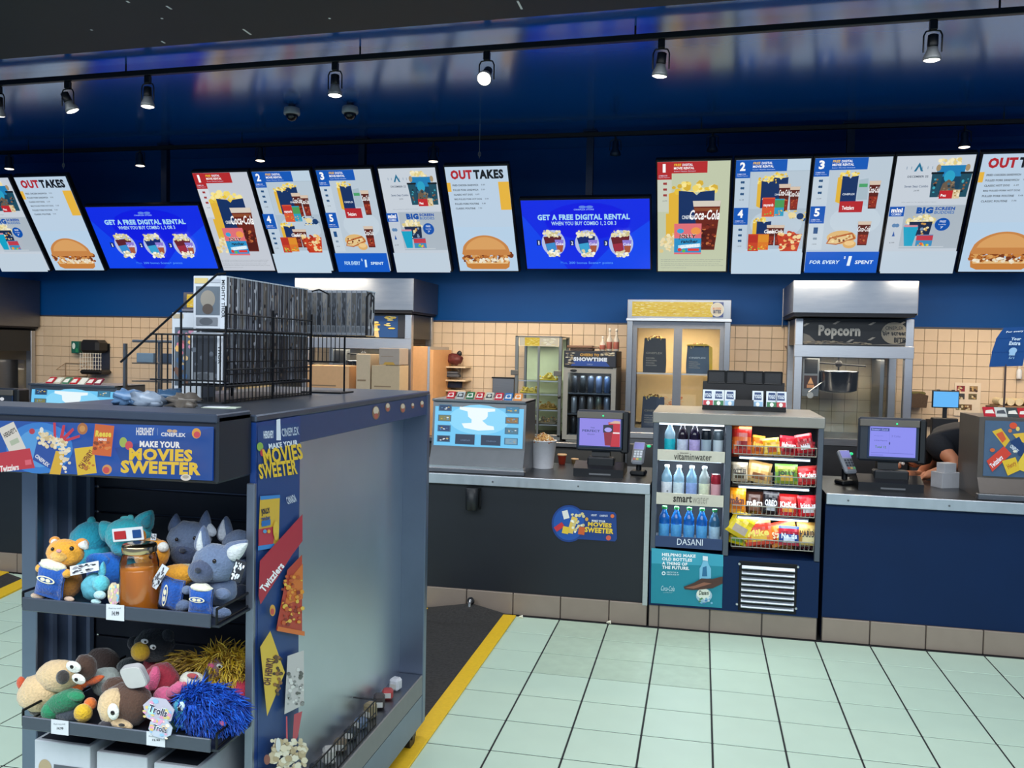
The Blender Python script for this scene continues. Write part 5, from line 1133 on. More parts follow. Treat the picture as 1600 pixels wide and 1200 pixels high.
# items on left part of the rear wall
t,wd,h=place('green_box','small green and white box on the tiles left of the black dispenser','box',111,533,123,552,WY-.08); MB().box(-wd/2,0,0,wd/2,.06,h,bev=.004).build('box',M('teal_green',(26,98,84),.4),t); a=Art(flat(wd,h,10,10,-.0005)); a.ell(3.5,4,2,2.6,'#dfeee8'); a.rect(6,6,9,9,'#2c8c5c'); a.build('print',t)
t,wd,h=place('wall_dispenser','black wall dispenser above a white wire rack, left rear tiles','dispenser',123,531,160,585,WY-.2)
MB().box(-wd/2,0,h*.62,wd/2-.06,.19,h,bev=.03).build('housing',black,t); MB().box(-wd/2,.0,0,wd/2-.02,.19,h*.13,bev=.02).build('lower_tray',black,t)
b=MB()
for k in range(9): b.cyl((-wd/2+.02+k*(wd-.04)/8,0,h*.13),(-wd/2+.02+k*(wd-.04)/8,0,h*.62),.003,n=5)
for k in range(5): b.cyl((-wd/2+.01,0,h*(.16+.11*k)),(wd/2-.01,0,h*(.16+.11*k)),.003,n=5)
b.build('wire_grid',M('white_wire',(220,216,204),.4),t); MB().box(-wd/2+.03,.19,h*.1,wd/2-.05,.2,h*.9).build('back_plate',steel_d,t)
t,wd,h=place('wire_holder','empty white wire holder on the left rear tiles','wire rack',88,568,122,588,WY-.16); b=MB(); b.tube([(-wd/2,.14,h),(-wd/2,0,h*.5),(wd/2,0,h*.5),(wd/2,.14,h),(-wd/2,.14,h),(-wd/2,.14,0),(wd/2,.14,0),(wd/2,.14,h)],.004,6); b.build('frame',M('beige_wire',(160,136,108),.4),t); MB().tube([(-wd/2,.14,0),(-wd/2,0,0),(wd/2,0,0),(wd/2,.14,0)],.003,6).build('base_wire',M('beige_wire'),t)
# curved glass hot-food case on the counter behind the kiosk
X0,X1,Z0,Z1=pxbox(192,527,306,610,5.72); t=thing('hot_food_case','curved glass hot food case behind the kiosk top','food case',((X0+X1)/2,5.72,CT)); w2=(X1-X0)/2; h=Z1-CT; b0=h*.42
MB().box(-w2,0,0,w2,.45,b0,bev=.004).build('base',M('case_base',(96,98,100),.4,.7),t)
for sx in(-1,1): 
    MB().box(sx*w2-.02*(sx>0),0,b0,sx*w2+.02*(sx<0),.025,h-.05).build('corner_post',steel_d,t); MB().box(sx*w2-.02*(sx>0),.42,b0,sx*w2+.02*(sx<0),.45,h-.02).build('corner_post',steel_d,t)
MB().box(-w2,.1,h-.04,w2,.45,h-.02,bev=.005).build('roof',M('case_roof',(120,128,136),.3,.6),t)
pr=[(0,b0),(0,h-.12),(.02,h-.07),(.06,h-.035),(.1,h-.03)]
b=MB()
for (y0_,z0_),(y1_,z1_) in zip(pr,pr[1:]): b.add([(-w2+.02,y0_,z0_),(w2-.02,y0_,z0_),(w2-.02,y1_,z1_),(-w2+.02,y1_,z1_)],[(0,1,2,3)],0,True)
b.build('curved_glass',tglass,t)
for z_ in(.33,.6): MB().box(-w2+.03,.06,b0+(h-b0)*z_,w2-.03,.4,b0+(h-b0)*z_+.008).build('shelf',M('case_shelf',(110,104,96),.3,.7),t)
for k in range(5):
    MB().box(-w2+.06+k*.2,.07,b0+(h-b0)*.62,-w2+.2+k*.2,.11,b0+(h-b0)*.62+.07,bev=.004).build('price_card',M('case_card%d'%k,((120,140,160),(60,70,88),(110,116,120),(96,110,130),(150,140,120))[k],.4),t)
R0=t.location.copy()
for k,(c,lb) in enumerate(((('#c89c5c'),'golden bread roll at the left in the glass food case'),('#a8743c','brown bread roll second in the glass food case'),('#c8843c','orange glazed roll in the middle of the glass food case'),('#d8b878','pale roll fourth in the glass food case'),('#b85c34','reddish pastry at the right in the glass food case'))):
    s=thing('bread_roll',lb,'bread roll',(R0.x-w2+.12+k*.2,R0.y+.2,R0.z+b0),0,'food in the glass case'); MB().ell((0,0,.035),(.07,.05,.035),n=16,disp=.2,seed=k).build('roll',M('roll'+c,c,.6,bump=.2),s); MB().box(-.08,-.07,0,.08,.07,.004).build('paper',M('tray_paper',(220,214,200),.7),s)
# ------------------------------------------------------------------ floor mats
def mat_thing(label,pts,zs=.008):
    c=sum((Vector((p[0],p[1])) for p in pts),Vector((0,0)))/len(pts)
    t=thing('floor_mat',label,'floor mat',(c.x,c.y,0.0005)); loc=[(p[0]-c.x,p[1]-c.y) for p in pts]
    return t,loc,c
rub=M('speckled_rubber',(50,48,46),.85,noise_amt=.95,scale=70,bump=.4)
yel=M('yellow_edge',(236,190,30),.65,noise_amt=.12,scale=60,bump=.2)
x0=-1.70;x1=-1.17
t,l,c=mat_thing('black rubber floor mat with yellow edges under the kiosk end',[(x0,2.3),(x1,2.3),(x1,5.47),(x0,5.47)])
b=MB(); b.prism(l,'z',0,.008); b.build('rubber_sheet',rub,t)
MB().box(x1-c.x-.02,-1.585+0,0,x1-c.x+.065,1.56,.011,bev=.003).build('yellow_edge',yel,t)
MB().box(x0-c.x-.06,-1.585,0,x0-c.x+.02,1.56,.011,bev=.003).build('yellow_edge',yel,t)
# raised rear lip of the mat
MB().add([(-.265,1.3,.009),(.265,1.3,.009),(.03,1.3,.009),(-.265,1.575,.009),(.265,1.575,.009),(.03,1.575,.06)],[(0,2,5,3),(2,1,4,5),(3,5,4)]).build('rear_fold',rub,t)
cs=[P(u,v,Z=0) for u,v in((-80,936),(8,896),(33,905),(33,909),(-80,960))]
for q in cs: q.y=min(q.y,5.47)
t,l,c=mat_thing('black rubber floor mat with yellow edges at the far left of the picture',[(q.x,q.y) for q in cs])
MB().prism(l,'z',0,.008).build('rubber_sheet',rub,t)
for pp_ in(((-80,922),(10,886),(14,896),(-80,938)),((-80,958),(40,904),(40,917),(-80,975))):
    ws=[P(u,v,Z=0) for u,v in pp_]
    for q in ws: q.y=min(q.y,5.475)
    MB().prism([(q.x-c.x,q.y-c.y) for q in ws][::-1],'z',0,.011).build('yellow_edge',yel,t)
q=P(737,935,Y=5.47); t=thing('pipe_stub','small steel pipe stub at the base tiles behind the mat','pipe',(q.x,5.46,.04)); MB().cyl((0,0,.03),(0,-.02,.045),.022,n=14).build('collar',blackm,t); MB().tube([(0,-.02,.045),(0,-.04,.03),(0,-.045,0)],.01,8).build('pipe',steel,t)
# ------------------------------------------------------------------ the kiosk
KX0,KX1,KY0,KY1=-1.853,-1.137,2.12,3.64; KT=1.514
kr=thing('snack_kiosk','tall steel merchandise kiosk with MOVIES SWEETER header and plush toy shelves','kiosk',(-1.495,2.88,0))
class KB(MB):
    def __init__(s): super().__init__(); s.M=Matrix.Translation(-kr.location)
ks=M('kiosk_steel',(118,128,148),.34,.85,scale=6,noise_amt=.12); kd=M('kiosk_dark',(26,30,40),.45); kdp=M('kiosk_dark_slat',(46,50,62),.5,noise_amt=.2)
kpan=M('kiosk_brushed_sheet',(196,204,214),.36,.95,scale=3,noise_amt=.10,bump=.03)
KB().box(KX0+.02,KY0+.30,.20,KX1-.115,KY1-.04,1.42).build('core_box',ks,kr)
KB().box(KX1-.115,KY0+.262,.288,KX1-.105,KY1-.035,1.42).build('sheet_panel',kpan,kr)
KB().box(KX0,KY0+.26,.075,KX1,KY1,.20).build('base_box',ks,kr)
KB().box(KX1-.02,KY0+.26,.20,KX1,KY1-.03,.288,bev=.003).build('lower_rail',M('lower_rail',(128,127,126),.5,.3),kr)
KB().box(KX1-.11,KY0+.26,.20,KX1-.02,KY1-.03,.215).build('tray_floor',ks,kr)
KB().box(KX1-.125,KY1-.04,.075,KX1+.002,KY1,KT-.012,bev=.003).build('end_post',ks,kr)
KB().box(KX0,KY0-.0,KT-.02,KX1-.0,KY1,KT,bev=.004).build('top_sheet',M('kiosk_top',(96,104,118),.35,.8,scale=5,noise_amt=.2),kr)
KB().box(KX1-.02,KY0+.262,1.415,KX1-.002,KY1-.03,KT-.02,bev=.002).build('side_header_strip',M('side_strip_blue',(34,58,100),.35),kr)
KB().box(KX1-.016,KY0,.0+.05,KX1,KY0+.262,KT-.02).build('printed_panel',M('side_wrap_blue',(24,56,118),.35,noise_amt=.1,scale=3),kr)
KB().box(KX1-.022,KY0-.008,.05,KX1+.001,KY0+.006,KT-.18,bev=.002).build('corner_trim',M('corner_grey',(128,134,148),.35,.7),kr)
KB().box(KX1-.115,KY0+.245,.05,KX1-.016,KY0+.262,1.42).build('inner_panel',ks,kr)
# left side of the shelf bay
KB().box(KX0,KY0,.075,KX0+.05,KY0+.03,1.37,bev=.003).build('front_post',ks,kr)
KB().box(KX0,KY0+.03,.075,KX0+.015,KY0+.30,1.40).build('side_panel',M('bay_panel_grey',(104,120,148),.5,.1),kr)
for y in(.09,.17,.25): KB().box(KX0+.015,KY0+y,.1,KX0+.028,KY0+y+.018,1.38).build('panel_rib',M('rib_steel',(128,144,172),.45,.2),kr)
KB().box(KX0+.0,KY0,.05,KX1-.02,KY0+.30,.075).build('bay_floor',kd,kr)
for k in range(17):
    z=.08+k*.078; KB().box(KX0+.016,KY0+.285,z,KX1-.017,KY0+.298,z+.072,bev=.002).build('back_slat',kdp,kr)
# header
HZ0=P(340,757,Y=1.95).z; HZ1=P(340,650,Y=1.95).z
KB().box(-1.98,1.95,HZ0,-1.147,2.118,HZ1,bev=.006).build('header_box',kd,kr)
KB().box(-1.98,1.944,HZ1-.018,-1.147,2.11,HZ1+.004,bev=.003).build('header_cap',M('header_cap',(64,72,88),.4,.5),kr)
pts=[P(u,v,Y=1.945) for u,v in((-60,655),(334,667),(332,751),(-60,735))]
KB().box(pts[0].x,1.944,pts[2].z,pts[2].x,1.952,pts[0].z).build('header_panel_base',M('panel_blue_base',(18,66,160),.3),kr)
off=Vector((0,-1,0))
a=Art(lambda u,v,e:tuple(P(u,v,Y=1.943)-kr.location+off*e),.0004)
a.poly([(-40,656),(334,667),(332,751),(-40,734)][::-1],'#1254b4'); a.ell(62,700,52,40,'#2f86e0',28); a.ell(62,700,36,30,'#58a8ee',28); a.poly([(180,700),(334,668),(332,751),(200,745)][::-1],'#0f4aa2')
a.rot(20,685,26,46,-25,'#e6e4dc'); a.text(6,672,27,680,"HERSHEY'S",'#2a2420',.03,0,-30); a.rot(24,690,14,8,-25,'#b8c8b0')
a.poly([(-30,712),(48,700),(56,731),(-30,740)],'#c92f40'); a.text(2,726,31,736,'Twizzlers','#ffffff',.04,.1,-7); a.rot(46,722,10,8,-8,'#e8687a')
for p in([(86,692),(85,660),(89,660),(90,690)],[(94,690),(100,664),(104,664),(100,690)],[(97,686),(116,668),(118,672),(100,691)],[(98,688),(127,679),(127,683),(100,692)]): a.poly(p,'#cf3049')
a.poly([(62,684),(84,690),(96,704),(82,733),(54,718)],'#1a4fae'); a.poly([(90,704),(104,706),(97,741),(80,740)],'#e8bc2e')
a.text(56,716,82,722,'CINEPLEX','#f0f4fa',.04,0,38); a.blobs(62,676,112,708,90,3,['#efe0b8','#fbf4dc','#dcc690','#f6ebc8'],lambda p,q:abs(q-p*.7-.12)<.33); a.blobs(100,700,114,737,16,3,['#fbf4e0','#efe4c4'])
a.rot(139,719,30,42,-7,'#ecc92e'); a.text(124,712,156,722,'OH HENRY!','#7c3018',.04,0,-55); a.blobs(136,722,152,735,8,2.4,['#a05a20','#c8802c'])
a.rot(167,687,30,48,6,'#dd6a28'); a.text(155,672,180,682,'Reese','#f6e04c',.05,.1,2); a.text(160,684,173,688,'MINIS','#ffffff',.04,0,3); a.blobs(154,690,178,703,14,2.6,['#8c3c14','#b45420','#e88c44'])
a.ell(136,669,8,9,'#b8743c'); a.ell(136,669,4.5,5,'#d89c54'); a.ell(58,673,4.5,4.5,'#c03048'); a.ell(73,671,3,4.5,'#f0f4f0'); a.ell(200,690,6,8,'#a8c058'); a.ell(209,695,6,7,'#d84c58'); a.ell(175,732,7.5,7.5,'#e0a05c'); a.ell(174,733,5,5,'#d85050'); a.ell(314,676,7,8,'#e8a83c'); a.ell(315,678,5,5,'#d84858'); 
a.text(221,667,249,679,'HERSHEY','#e8ecf4',.04,0,1); a.rect(254,668,254.6,679,'#8ca8d8'); a.ell(273,672,4,2.5,'#d8b48c'); a.ell(281,672.5,4,2.5,'#d8b48c'); a.text(260,675,298,681,'CINEPLEX','#f0f4fa',.04,0,2)
a.text(227,688,290,698,'MAKE YOUR','#ffffff',.05,0,1.6); a.text(211,699.5,309,718.5,'MOVIES','#f6cf2e',.05,0,1.6); a.text(198,719,322,739,'SWEETER','#f6cf2e',.05,0,1.8); a.ell(299,744,8,5,'#e8e4da'); a.ell(299,743,5,2.6,'#b8b4a8')
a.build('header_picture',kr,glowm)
# printed side wrap
offx=Vector((1,0,0))
a=Art(lambda u,v,e:tuple(P(u,v,X=KX1)-kr.location+offx*(e+.0006)),.0004)
def rp(pts,c): a.poly(pts,c)
rp([(402,665),(466,660),(466,1199),(402,1199)][::-1],'#1f4078')
a.text(411,673,427,685,'HERSHEY','#dfe6f0',.04,0,-4); a.poly([(431,656),(437,654),(438,688),(431,688)][::-1],'#e8ecf4'); a.text(439,668,466,681,'CINEPLEX','#b8c4d4',.03,0,-7)
a.ell(405,698,5,7,'#8cb04c'); a.ell(409,707,4,6,'#c83c4c'); a.text(418,690,464,699,'MAKE YOUR','#e6ecf4',.05,0,-8); a.text(409,697,471,722,'MOVIES','#eac234',.035,0,-9); a.text(402,721,462,745,'SWEETER','#eac234',.035,0,-8)
a.poly([(404,775),(435,773),(433,852),(401,857)][::-1],'#d8b03c'); a.poly([(404,775),(435,773),(435,778),(404,781)][::-1],'#3c84c8'); a.poly([(401,827),(428,822),(424,850),(401,853)][::-1],'#b83848'); a.poly([(400,853),(426,849),(424,856),(400,860)][::-1],'#3c84c8'); a.text(405,794,419,805,'JOLLY','#10203c',.06,0,-12); a.text(405,806,419,812,'rancher','#20447c',.04,0,-10); a.poly([(405,814),(419,811),(419,820),(405,823)][::-1],'#2a6cb0'); a.ell(410,830,3,3,'#5c9cc8'); a.ell(416,830,2.5,3,'#e8a83c'); a.ell(427,828,4.5,14,'#e0bc44'); a.ell(427,838,3,6,'#d8b040')
a.text(443,774,458,786,'CANADA','#c8d0dc',.03,.2,-20)
a.poly([(401,876),(468,803),(468,845),(452,866),(402,944),(399,930)][::-1],'#b02c3c'); a.text(394,896,446,907,'Twizzlers','#ffffff',.04,.1,-52); 
a.poly([(444,890),(467,866),(467,991),(426,984)][::-1],'#b8402c'); a.poly([(447,905),(468,880),(468,935),(440,945)][::-1],'#d8742c'); a.blobs(436,900,467,975,70,3,['#e89c34','#8c2a1c','#c85c28','#e8c04c'],lambda p,q:p>.5-q*.5+.1 or True); a.poly([(427,978),(469,986),(469,993),(425,985)][::-1],'#d8702c')
a.ell(418,953,4.5,9,'#d8a03c'); a.ell(417.5,955,3,5,'#c85044')
a.poly([(414,985),(437,1050),(409,1118),(398,1010)][::-1],'#dcb83c'); a.text(398,1035,428,1062,'OH HENRY!','#2c2018',.06,0,-82) if False else a.text(390,1043,432,1055,'OH HENRY!','#5c2418',.06,0,-83); a.blobs(418,1025,431,1085,22,3,['#5c3a1c','#8c5c28','#3c2410'])
a.poly([(440,1024),(466,1015),(466,1100),(435,1115)][::-1],'#c8c4c0'); a.blobs(440,1045,464,1100,40,2.6,['#8c8c88','#5c5c58','#e4e2dc','#a8a8a4']); 
a.poly([(449,1115),(462,1110),(455,1150),(446,1165)][::-1],'#b83c4c'); a.poly([(436,1118),(438,1118),(439,1165),(436,1165)][::-1],'#c83c50')
a.blobs(411,1155,464,1215,150,5,['#d8c4a0','#efe0c0','#c0a880','#f4ead0']); a.ell(420,1162,4,11,'#dfe0dc'); a.ell(402,1185,5,8,'#8c4c3c')
a.build('side_wrap_print',kr)
for u,v,r in((587,645,6),(605.5,636.5,4),(629,637.5,4.2),(644.5,634,2.6),(659,631.5,3.2)):
    a=Art(lambda u,v,e:tuple(P(u,v,X=KX1-.002)-kr.location+offx*(e+.0006)),.0004)
    a.ell(u,v,r,r*1.8,'#8c6a4c',14); a.ell(u,v-r*.6,r*.7,r,'#d8c8b0',12); a.ell(u,v+r*.8,r*.5,r*.7,'#b85c4c',10)
    a.build('strip_picture',kr)
# casters
for x,y in((KX1-.035,KY1-.12),(KX0+.06,KY1-.12),(KX1-.05,KY0+.2),(KX0+.06,KY0+.12)):
    b=KB(); b.cyl((x-.02,y,.036),(x+.02,y,.036),.036,n=16); b.build('caster_wheel',black,kr); KB().box(x-.028,y-.025,.045,x+.028,y+.025,.075,bev=.003).build('caster_fork',blackm,kr)
# lower side basket
bw=M('black_wire',(16,17,20),.45,.4); b=KB(); zt=.385; zb0=.29; xx=KX1-.012; y0=KY0+.27; y1=KY0+.95
b.tube([(xx-.09,y0,zt),(xx,y0,zt),(xx,y1,zt-.0),(xx-.09,y1,zt)],.003,6); b.cyl((xx,y0,zb0),(xx,y1,zb0),.003,n=6); b.cyl((xx,y0,(zt+zb0)/2),(xx,y1,(zt+zb0)/2),.0022,n=6)
for k in range(26): b.cyl((xx,y0+(y1-y0)*k/25,zb0),(xx,y0+(y1-y0)*k/25,zt),.0019,n=5,caps=False)
o=b.build('side_wire_basket',bw,kr)
KB().box(KX1-.105,KY0+.27,.285,KX1-.004,KY1-.045,.29).build('tray_grid',steel_d,kr)
rnd=random.Random(4)
for k in range(11):
    y=KY0+.34+k*.095; c=('#2a3c5c','#8c8c8c','#30343c','#b8b4ac','#6c5c48','#1c2430','#5c6c84','#8c7c5c','#3c3434','#a83c3c','#c8c8cc')[k]
    s=thing('small_pouch','%s little pouch %s in the kiosk side tray'%(('navy','grey','black','cream','brown','near-black','slate','olive','dark brown','red','pale')[k],('next to the printed panel','among the wires','behind the wire grid','in the near half','near the tray middle','at the tray middle','just past the middle','in the far half','towards the far end','close to the far end','nearest the end post')[k]),'pouch',(KX1-.055,y,.2905),rnd.uniform(-.5,.5),'pouches in the kiosk side tray')
    MB().box(-.022,-.022,0,.022,.022,rnd.uniform(.035,.06),bev=.009).build('pouch',M('sp_'+c,c,.5,noise_amt=.3,scale=60),s); MB().box(-.014,-.0235,.01,.014,-.022,.03).build('label',M('pale_label',(190,188,182),.5),s)
# shelves
def kshelf(v_l,name):
    z=P(39,v_l,Y=1.955).z
    x0=P(36,v_l,Y=1.955).x; x1=P(330,v_l+27,Y=1.955).x
    KB().box(x0,1.957,z,x1+.02,2.39,z+.006).build('shelf',kd,kr)
    KB().box(x0,1.950,z-.001,x1,1.957,z+.034,bev=.002).build('shelf_lip',M('lip_plastic',(70,76,88),.25,.3),kr)
    for x in(x0-.004,x1+.012):
        b=KB(); b.tube([(x,1.96,z+.005),(x,1.96,z+.045),(x,2.38,z+.045)],.0035,6); b.tube([(x,1.96,z+.01),(x,2.38,z+.01)],.003,6); b.build('wire_side',bw,kr)
    return z,x0,x1
S1,SX0,SX1=kshelf(953,'upper'); S2,_,_=kshelf(1138,'lower')
KB().box(SX0,1.96,.42,SX1+.03,2.39,.426).build('shelf',kd,kr)
for u0,v0,u1,v1,tx in((166,946,194,968,'14.99'),(80,1127,107,1146,'14.99'),(229,1146,258,1164,'12.99')):
    a_=P(u0,v1,Y=1.948);b_=P(u1,v0,Y=1.948); o=KB().box(a_.x,1.9475,a_.z,b_.x,1.949,b_.z).build('price_tag',M('tag_white',(206,208,212),.5),kr)
    a=Art(lambda u,v,e:tuple(P(u,v,Y=1.9472)-kr.location+off*e),.0004); a.text(u0+9,v0+9,u1-8,v1-6,tx,'#30343c',.03,0,3); a.text(u0+4,v0+3,u1-5,v0+6,'Plush toy small','#707680'); a.build('price_lettering',kr)
# ------------------------------------------------------------------ plush toys
def plm(c,fz=.25):
    return M('plush_'+(c if isinstance(c,str) else '%d_%d_%d'%c),c,.95,noise_amt=fz,scale=160,bump=.5,sheen=.4)
def toy(label,u,v,Y,zfloor,parts,group,name='plush_toy',cat='plush toy'):
    """parts: (part name, colour or material, [(u,v,ru,rv,dy,rot,depth factor)...]) - each entry of the list is a part"""
    q=P(u,v,Y=Y); t=thing(name,label,cat,(q.x,Y,zfloor),0,group)
    for pn,c,sp in parts:
        m=c if not isinstance(c,(str,tuple)) else plm(c)
        for i,s in enumerate(sp):
            s=tuple(s)+(0,)*(6-len(s)) if len(s)<6 else tuple(s); uu,vv,ru,rv,dy,ro=s[:6]; kf=s[6] if len(s)>6 else .85
            p=P(uu,vv,Y=Y+dy); k=(p-CAM).length/F*1.0
            k=abs((P(uu+1,vv,Y=Y+dy)-p).x); kz=abs((P(uu,vv+1,Y=Y+dy)-p).z)
            rx=ru*k; rz_=rv*kz
            if pn in('eye_white','pupil'): kf=.4
            b=MB(); b.ell(p-t.location,(rx,min(rx,rz_)*kf,rz_),Matrix.Rotation(math.radians(ro),4,'Y'),16,disp=.10 if max(ru,rv)>16 and 'ear' not in pn else 0,seed=uu,taper=.62 if ('ear' in pn and len(s)>5 and s[5]!=0) else 0)
            b.build(pn,m,t)
    return t
def popbagtoy(t,Y,cx,cy,w,h,rot,top=True,logo=True):
    p=P(cx,cy,Y=Y); kk=abs((P(cx+1,cy,Y=Y)-p).x); R=Matrix.Translation(p-t.location)@Matrix.Rotation(math.radians(rot),4,'Y')
    W=w*kk/2;H=h*kk/2; b=MB(); b.M=R
    vs=[];n=6
    for s in(-1,1):
        for j in range(n+1):
            for i in range(n+1):
                x=(i/n-.5)*2; z=(j/n-.5)*2; e=max(0,(1-x**4)*(1-abs(z)**4)); vs.append((x*W*(1-.08*(1-abs(z))),s*(.004+.014*e**.5),z*H))
    fs=[]
    for s in(0,1):
        B=s*(n+1)**2
        for j in range(n):
            for i in range(n):
                q=(B+j*(n+1)+i,B+j*(n+1)+i+1,B+(j+1)*(n+1)+i+1,B+(j+1)*(n+1)+i); fs.append(q if s==0 else q[::-1])
    for i in range(n):
        for (p0,p1) in(((0,i),(0,i+1)),((n,i),(n,i+1))):
            A=p0[0]*(n+1)+p0[1];B2=p1[0]*(n+1)+p1[1]; fs.append((A,B2,B2+(n+1)**2,A+(n+1)**2))
        A=i*(n+1);B2=(i+1)*(n+1); fs.append((A,B2,B2+(n+1)**2,A+(n+1)**2)); A+=n;B2+=n; fs.append((A,B2,B2+(n+1)**2,A+(n+1)**2))
    b.add(vs,fs,0,True); b.build('toy_popcorn_bag',plm('#0f4ea2'),t)
    if top:
        b=MB(); b.M=R; b.ell((0,0,H*1.0),(W*.95,.016,H*.32),n=14,disp=.25,seed=cx); b.build('toy_popcorn',plm('#e9e2c8'),t)
    if logo:
        a=Art(lambda u,v,e:tuple(R@Vector(((u-.5)*2*W,-.0195-e,(.5-v)*2*H))),.0005); a.ell(.5,.4,.34,.11,'#e8e0c0'); a.ell(.5,.4,.28,.075,'#1a4a94'); a.ell(.4,.4,.09,.055,'#e8e0c0'); a.ell(.6,.4,.09,.055,'#e8e0c0'); a.build('bag_logo',t)
G1='plush toys on the upper kiosk shelf'; G2='plush toys on the lower kiosk shelf'
eye=M('toy_eye',(24,16,14),.12); wh='#dcdad4'
F1=S1+.007; F2=S2+.007
t=toy('orange hamster plush sitting at the left end with a blue popcorn bag',102,930,2.03,F1,[('body','#b4762c',[(104,908,21,27,.02)]),('head','#e8a02c',[(102,864,27,22,0)]),('muzzle','#f0b45c',[(92,869,13,9,-.026)]),
 ('ear','#e0902a',[(86,846,8,8,.01),(128,850,10,9,.01)]),('inner_ear',wh,[(85,847,5,5,.002),(131,851,7,7,.0,20)]),('eye',eye,[(112,857,3.2,3.6,-.036),(82,858,2.4,3,-.03)]),('nose','#d8948c',[(92,861,4,3,-.047)]),('arm','#e8a43a',[(63,888,7,7,-.03),(104,896,7,7,-.03)]),('foot','#d8b8a0',[(59,931,11,5,-.02),(108,936,8,4,-.02)])],G1); popbagtoy(t,1.998,79,908,42,44,10)
toy('pale teal plush turned away, behind the left hamster',145,930,2.20,F1,[('body','#1f9fb8',[(148,868,24,26,0),(141,842,28,28,.0)]),('tail','#2fa8b4',[(143,815,6,8,0)]),('foot','#1f8fb0',[(128,884,12,10,-.03)])],G1)
t=toy('teal cat plush wearing red and blue 3D glasses',201,930,2.15,F1,[('body','#1f94a8',[(205,890,28,34,.04)]),('head','#2bb0bc',[(201,838,35,29,0)]),('ear','#28a8b8',[(168,828,13,17,.0,-40),(228,812,13,18,.0,32)]),('inner_ear','#1c8496',[(230,814,7,12,-.015,32)]),('hair_tuft','#58ccd0',[(197,810,9,4,0),(204,809,5,5,0)]),('muzzle','#238fa6',[(190,858,17,11,-.03)])],G1)
kk=P(200,835,Y=2.085); R=Matrix.Translation(kk-t.location)@Matrix.Rotation(math.radians(-8),4,'Y')
b=MB(); b.M=R; b.box(-.047,-.002,-.018,.047,.002,.018,bev=.0015); b.build('glasses_frame',M('glasses_white',(226,228,230),.5),t)
b=MB(); b.M=R; b.box(-.04,-.0045,-.011,-.004,-.002,.011,bev=.001); b.build('red_lens',M('red_lens',(180,40,44),.3),t); b=MB(); b.M=R; b.box(.016,-.0045,-.011,.042,-.002,.011,bev=.001); b.build('blue_lens',M('blue_lens',(24,70,130),.3),t)
t=toy('orange hamster plush peeking over behind the honey jar',236,930,2.11,F1,[('body','#b87a30',[(238,900,22,26,.02)]),('head','#e69a28',[(237,866,26,25,0)]),('ear','#e09028',[(222,838,6,10,.0),(252,854,10,10,.0)]),('inner_ear',wh,[(255,855,8,8,-.014)]),('muzzle','#e6dfd0',[(214,858,8,10,-.03)]),('eye',eye,[(236,870,3.4,3.8,-.04)])],G1)
t=toy('orange plush lying on its side holding a blue popcorn bag, left of the front bulldog',270,940,2.06,F1,[('body','#eaa22e',[(276,900,30,18,.03,-8)]),('leg','#e6a638',[(222,942,14,6,-.02),(247,900,11,8,.0)]),('belly','#e8dcc4',[(243,930,10,16,-.02,15)])],G1); popbagtoy(t,2.02,268,928,46,34,-80,False)
dark='#3f4a66'; g_='#62728f'
t=toy('grey bulldog plush sitting upright in the back row left',296,930,2.20,F1,[('body',g_,[(300,895,30,34,.03)]),('head',g_,[(296,842,33,28,0)]),('ear','#56688a',[(274,819,9,17,0,4),(321,814,8,17,0,6)]),('inner_ear','#c0c8d4',[(329,826,6,13,.0,-25)]),('muzzle',dark,[(287,867,20,17,-.03)]),('nose','#2c3344',[(285,860,5,4,-.058)]),('eye',eye,[(276,843,2.6,3,-.05),(304,841,2.6,3,-.055)]),('toy_popcorn','#d8d2b0',[(287,884,12,6,-.04)])],G1)
t=toy('grey bulldog plush half hidden at the right end of the shelf',372,930,2.22,F1,[('body',g_,[(372,890,24,34,.02)]),('head',g_,[(374,850,26,22,0)]),('ear','#56688a',[(352,827,11,21,0,4)]),('inner_ear','#c4ccd8',[(348,828,6,17,-.012,4)]),('paw','#2f3a50',[(377,926,13,13,-.05)])],G1)
t=toy('grey bulldog plush at the front right with a blue popcorn bag',335,945,2.06,F1,[('body',g_,[(344,921,25,26,.02)]),('head',g_,[(336,880,34,30,0)]),('ear','#5c6c8c',[(317,843,11,22,.0,3),(369,858,13,24,.0,52)]),('inner_ear','#ccd0d2',[(313,846,5,17,-.012,3),(372,860,10,20,-.014,52)]),('muzzle','#46506a',[(315,893,20,19,-.034)]),('nose','#262c3c',[(309,891,5,4,-.062)]),('eye',eye,[(335,877,3,3.6,-.052)]),('arm',g_,[(292,922,8,7,-.04),(348,928,12,9,-.03)]),('leg','#5a6a88',[(281,946,18,9,-.04,-8),(343,957,18,9,-.04)])],G1); popbagtoy(t,2.005,314,938,36,36,2)
toy('bright blue plush lying behind the small teal rabbit',170,930,2.15,F1,[('body','#1668c8',[(170,891,31,28,0)]),('arm','#1c74d4',[(153,876,18,12,-.03)])],G1)
toy('small teal patterned rabbit plush left of the honey jar',152,940,2.02,F1,[('body',M('patterned_teal',(92,168,184),.9,noise_amt=.5,scale=90),[(149,917,19,22,0)]),('head','#5cc0cc',[(158,912,12,13,-.02)]),('ear','#58b8cc',[(160,889,5,12,-.01,8)]),('paw','#b8dce0',[(156,930,9,7,-.035),(150,940,8,4,-.03)])],G1)
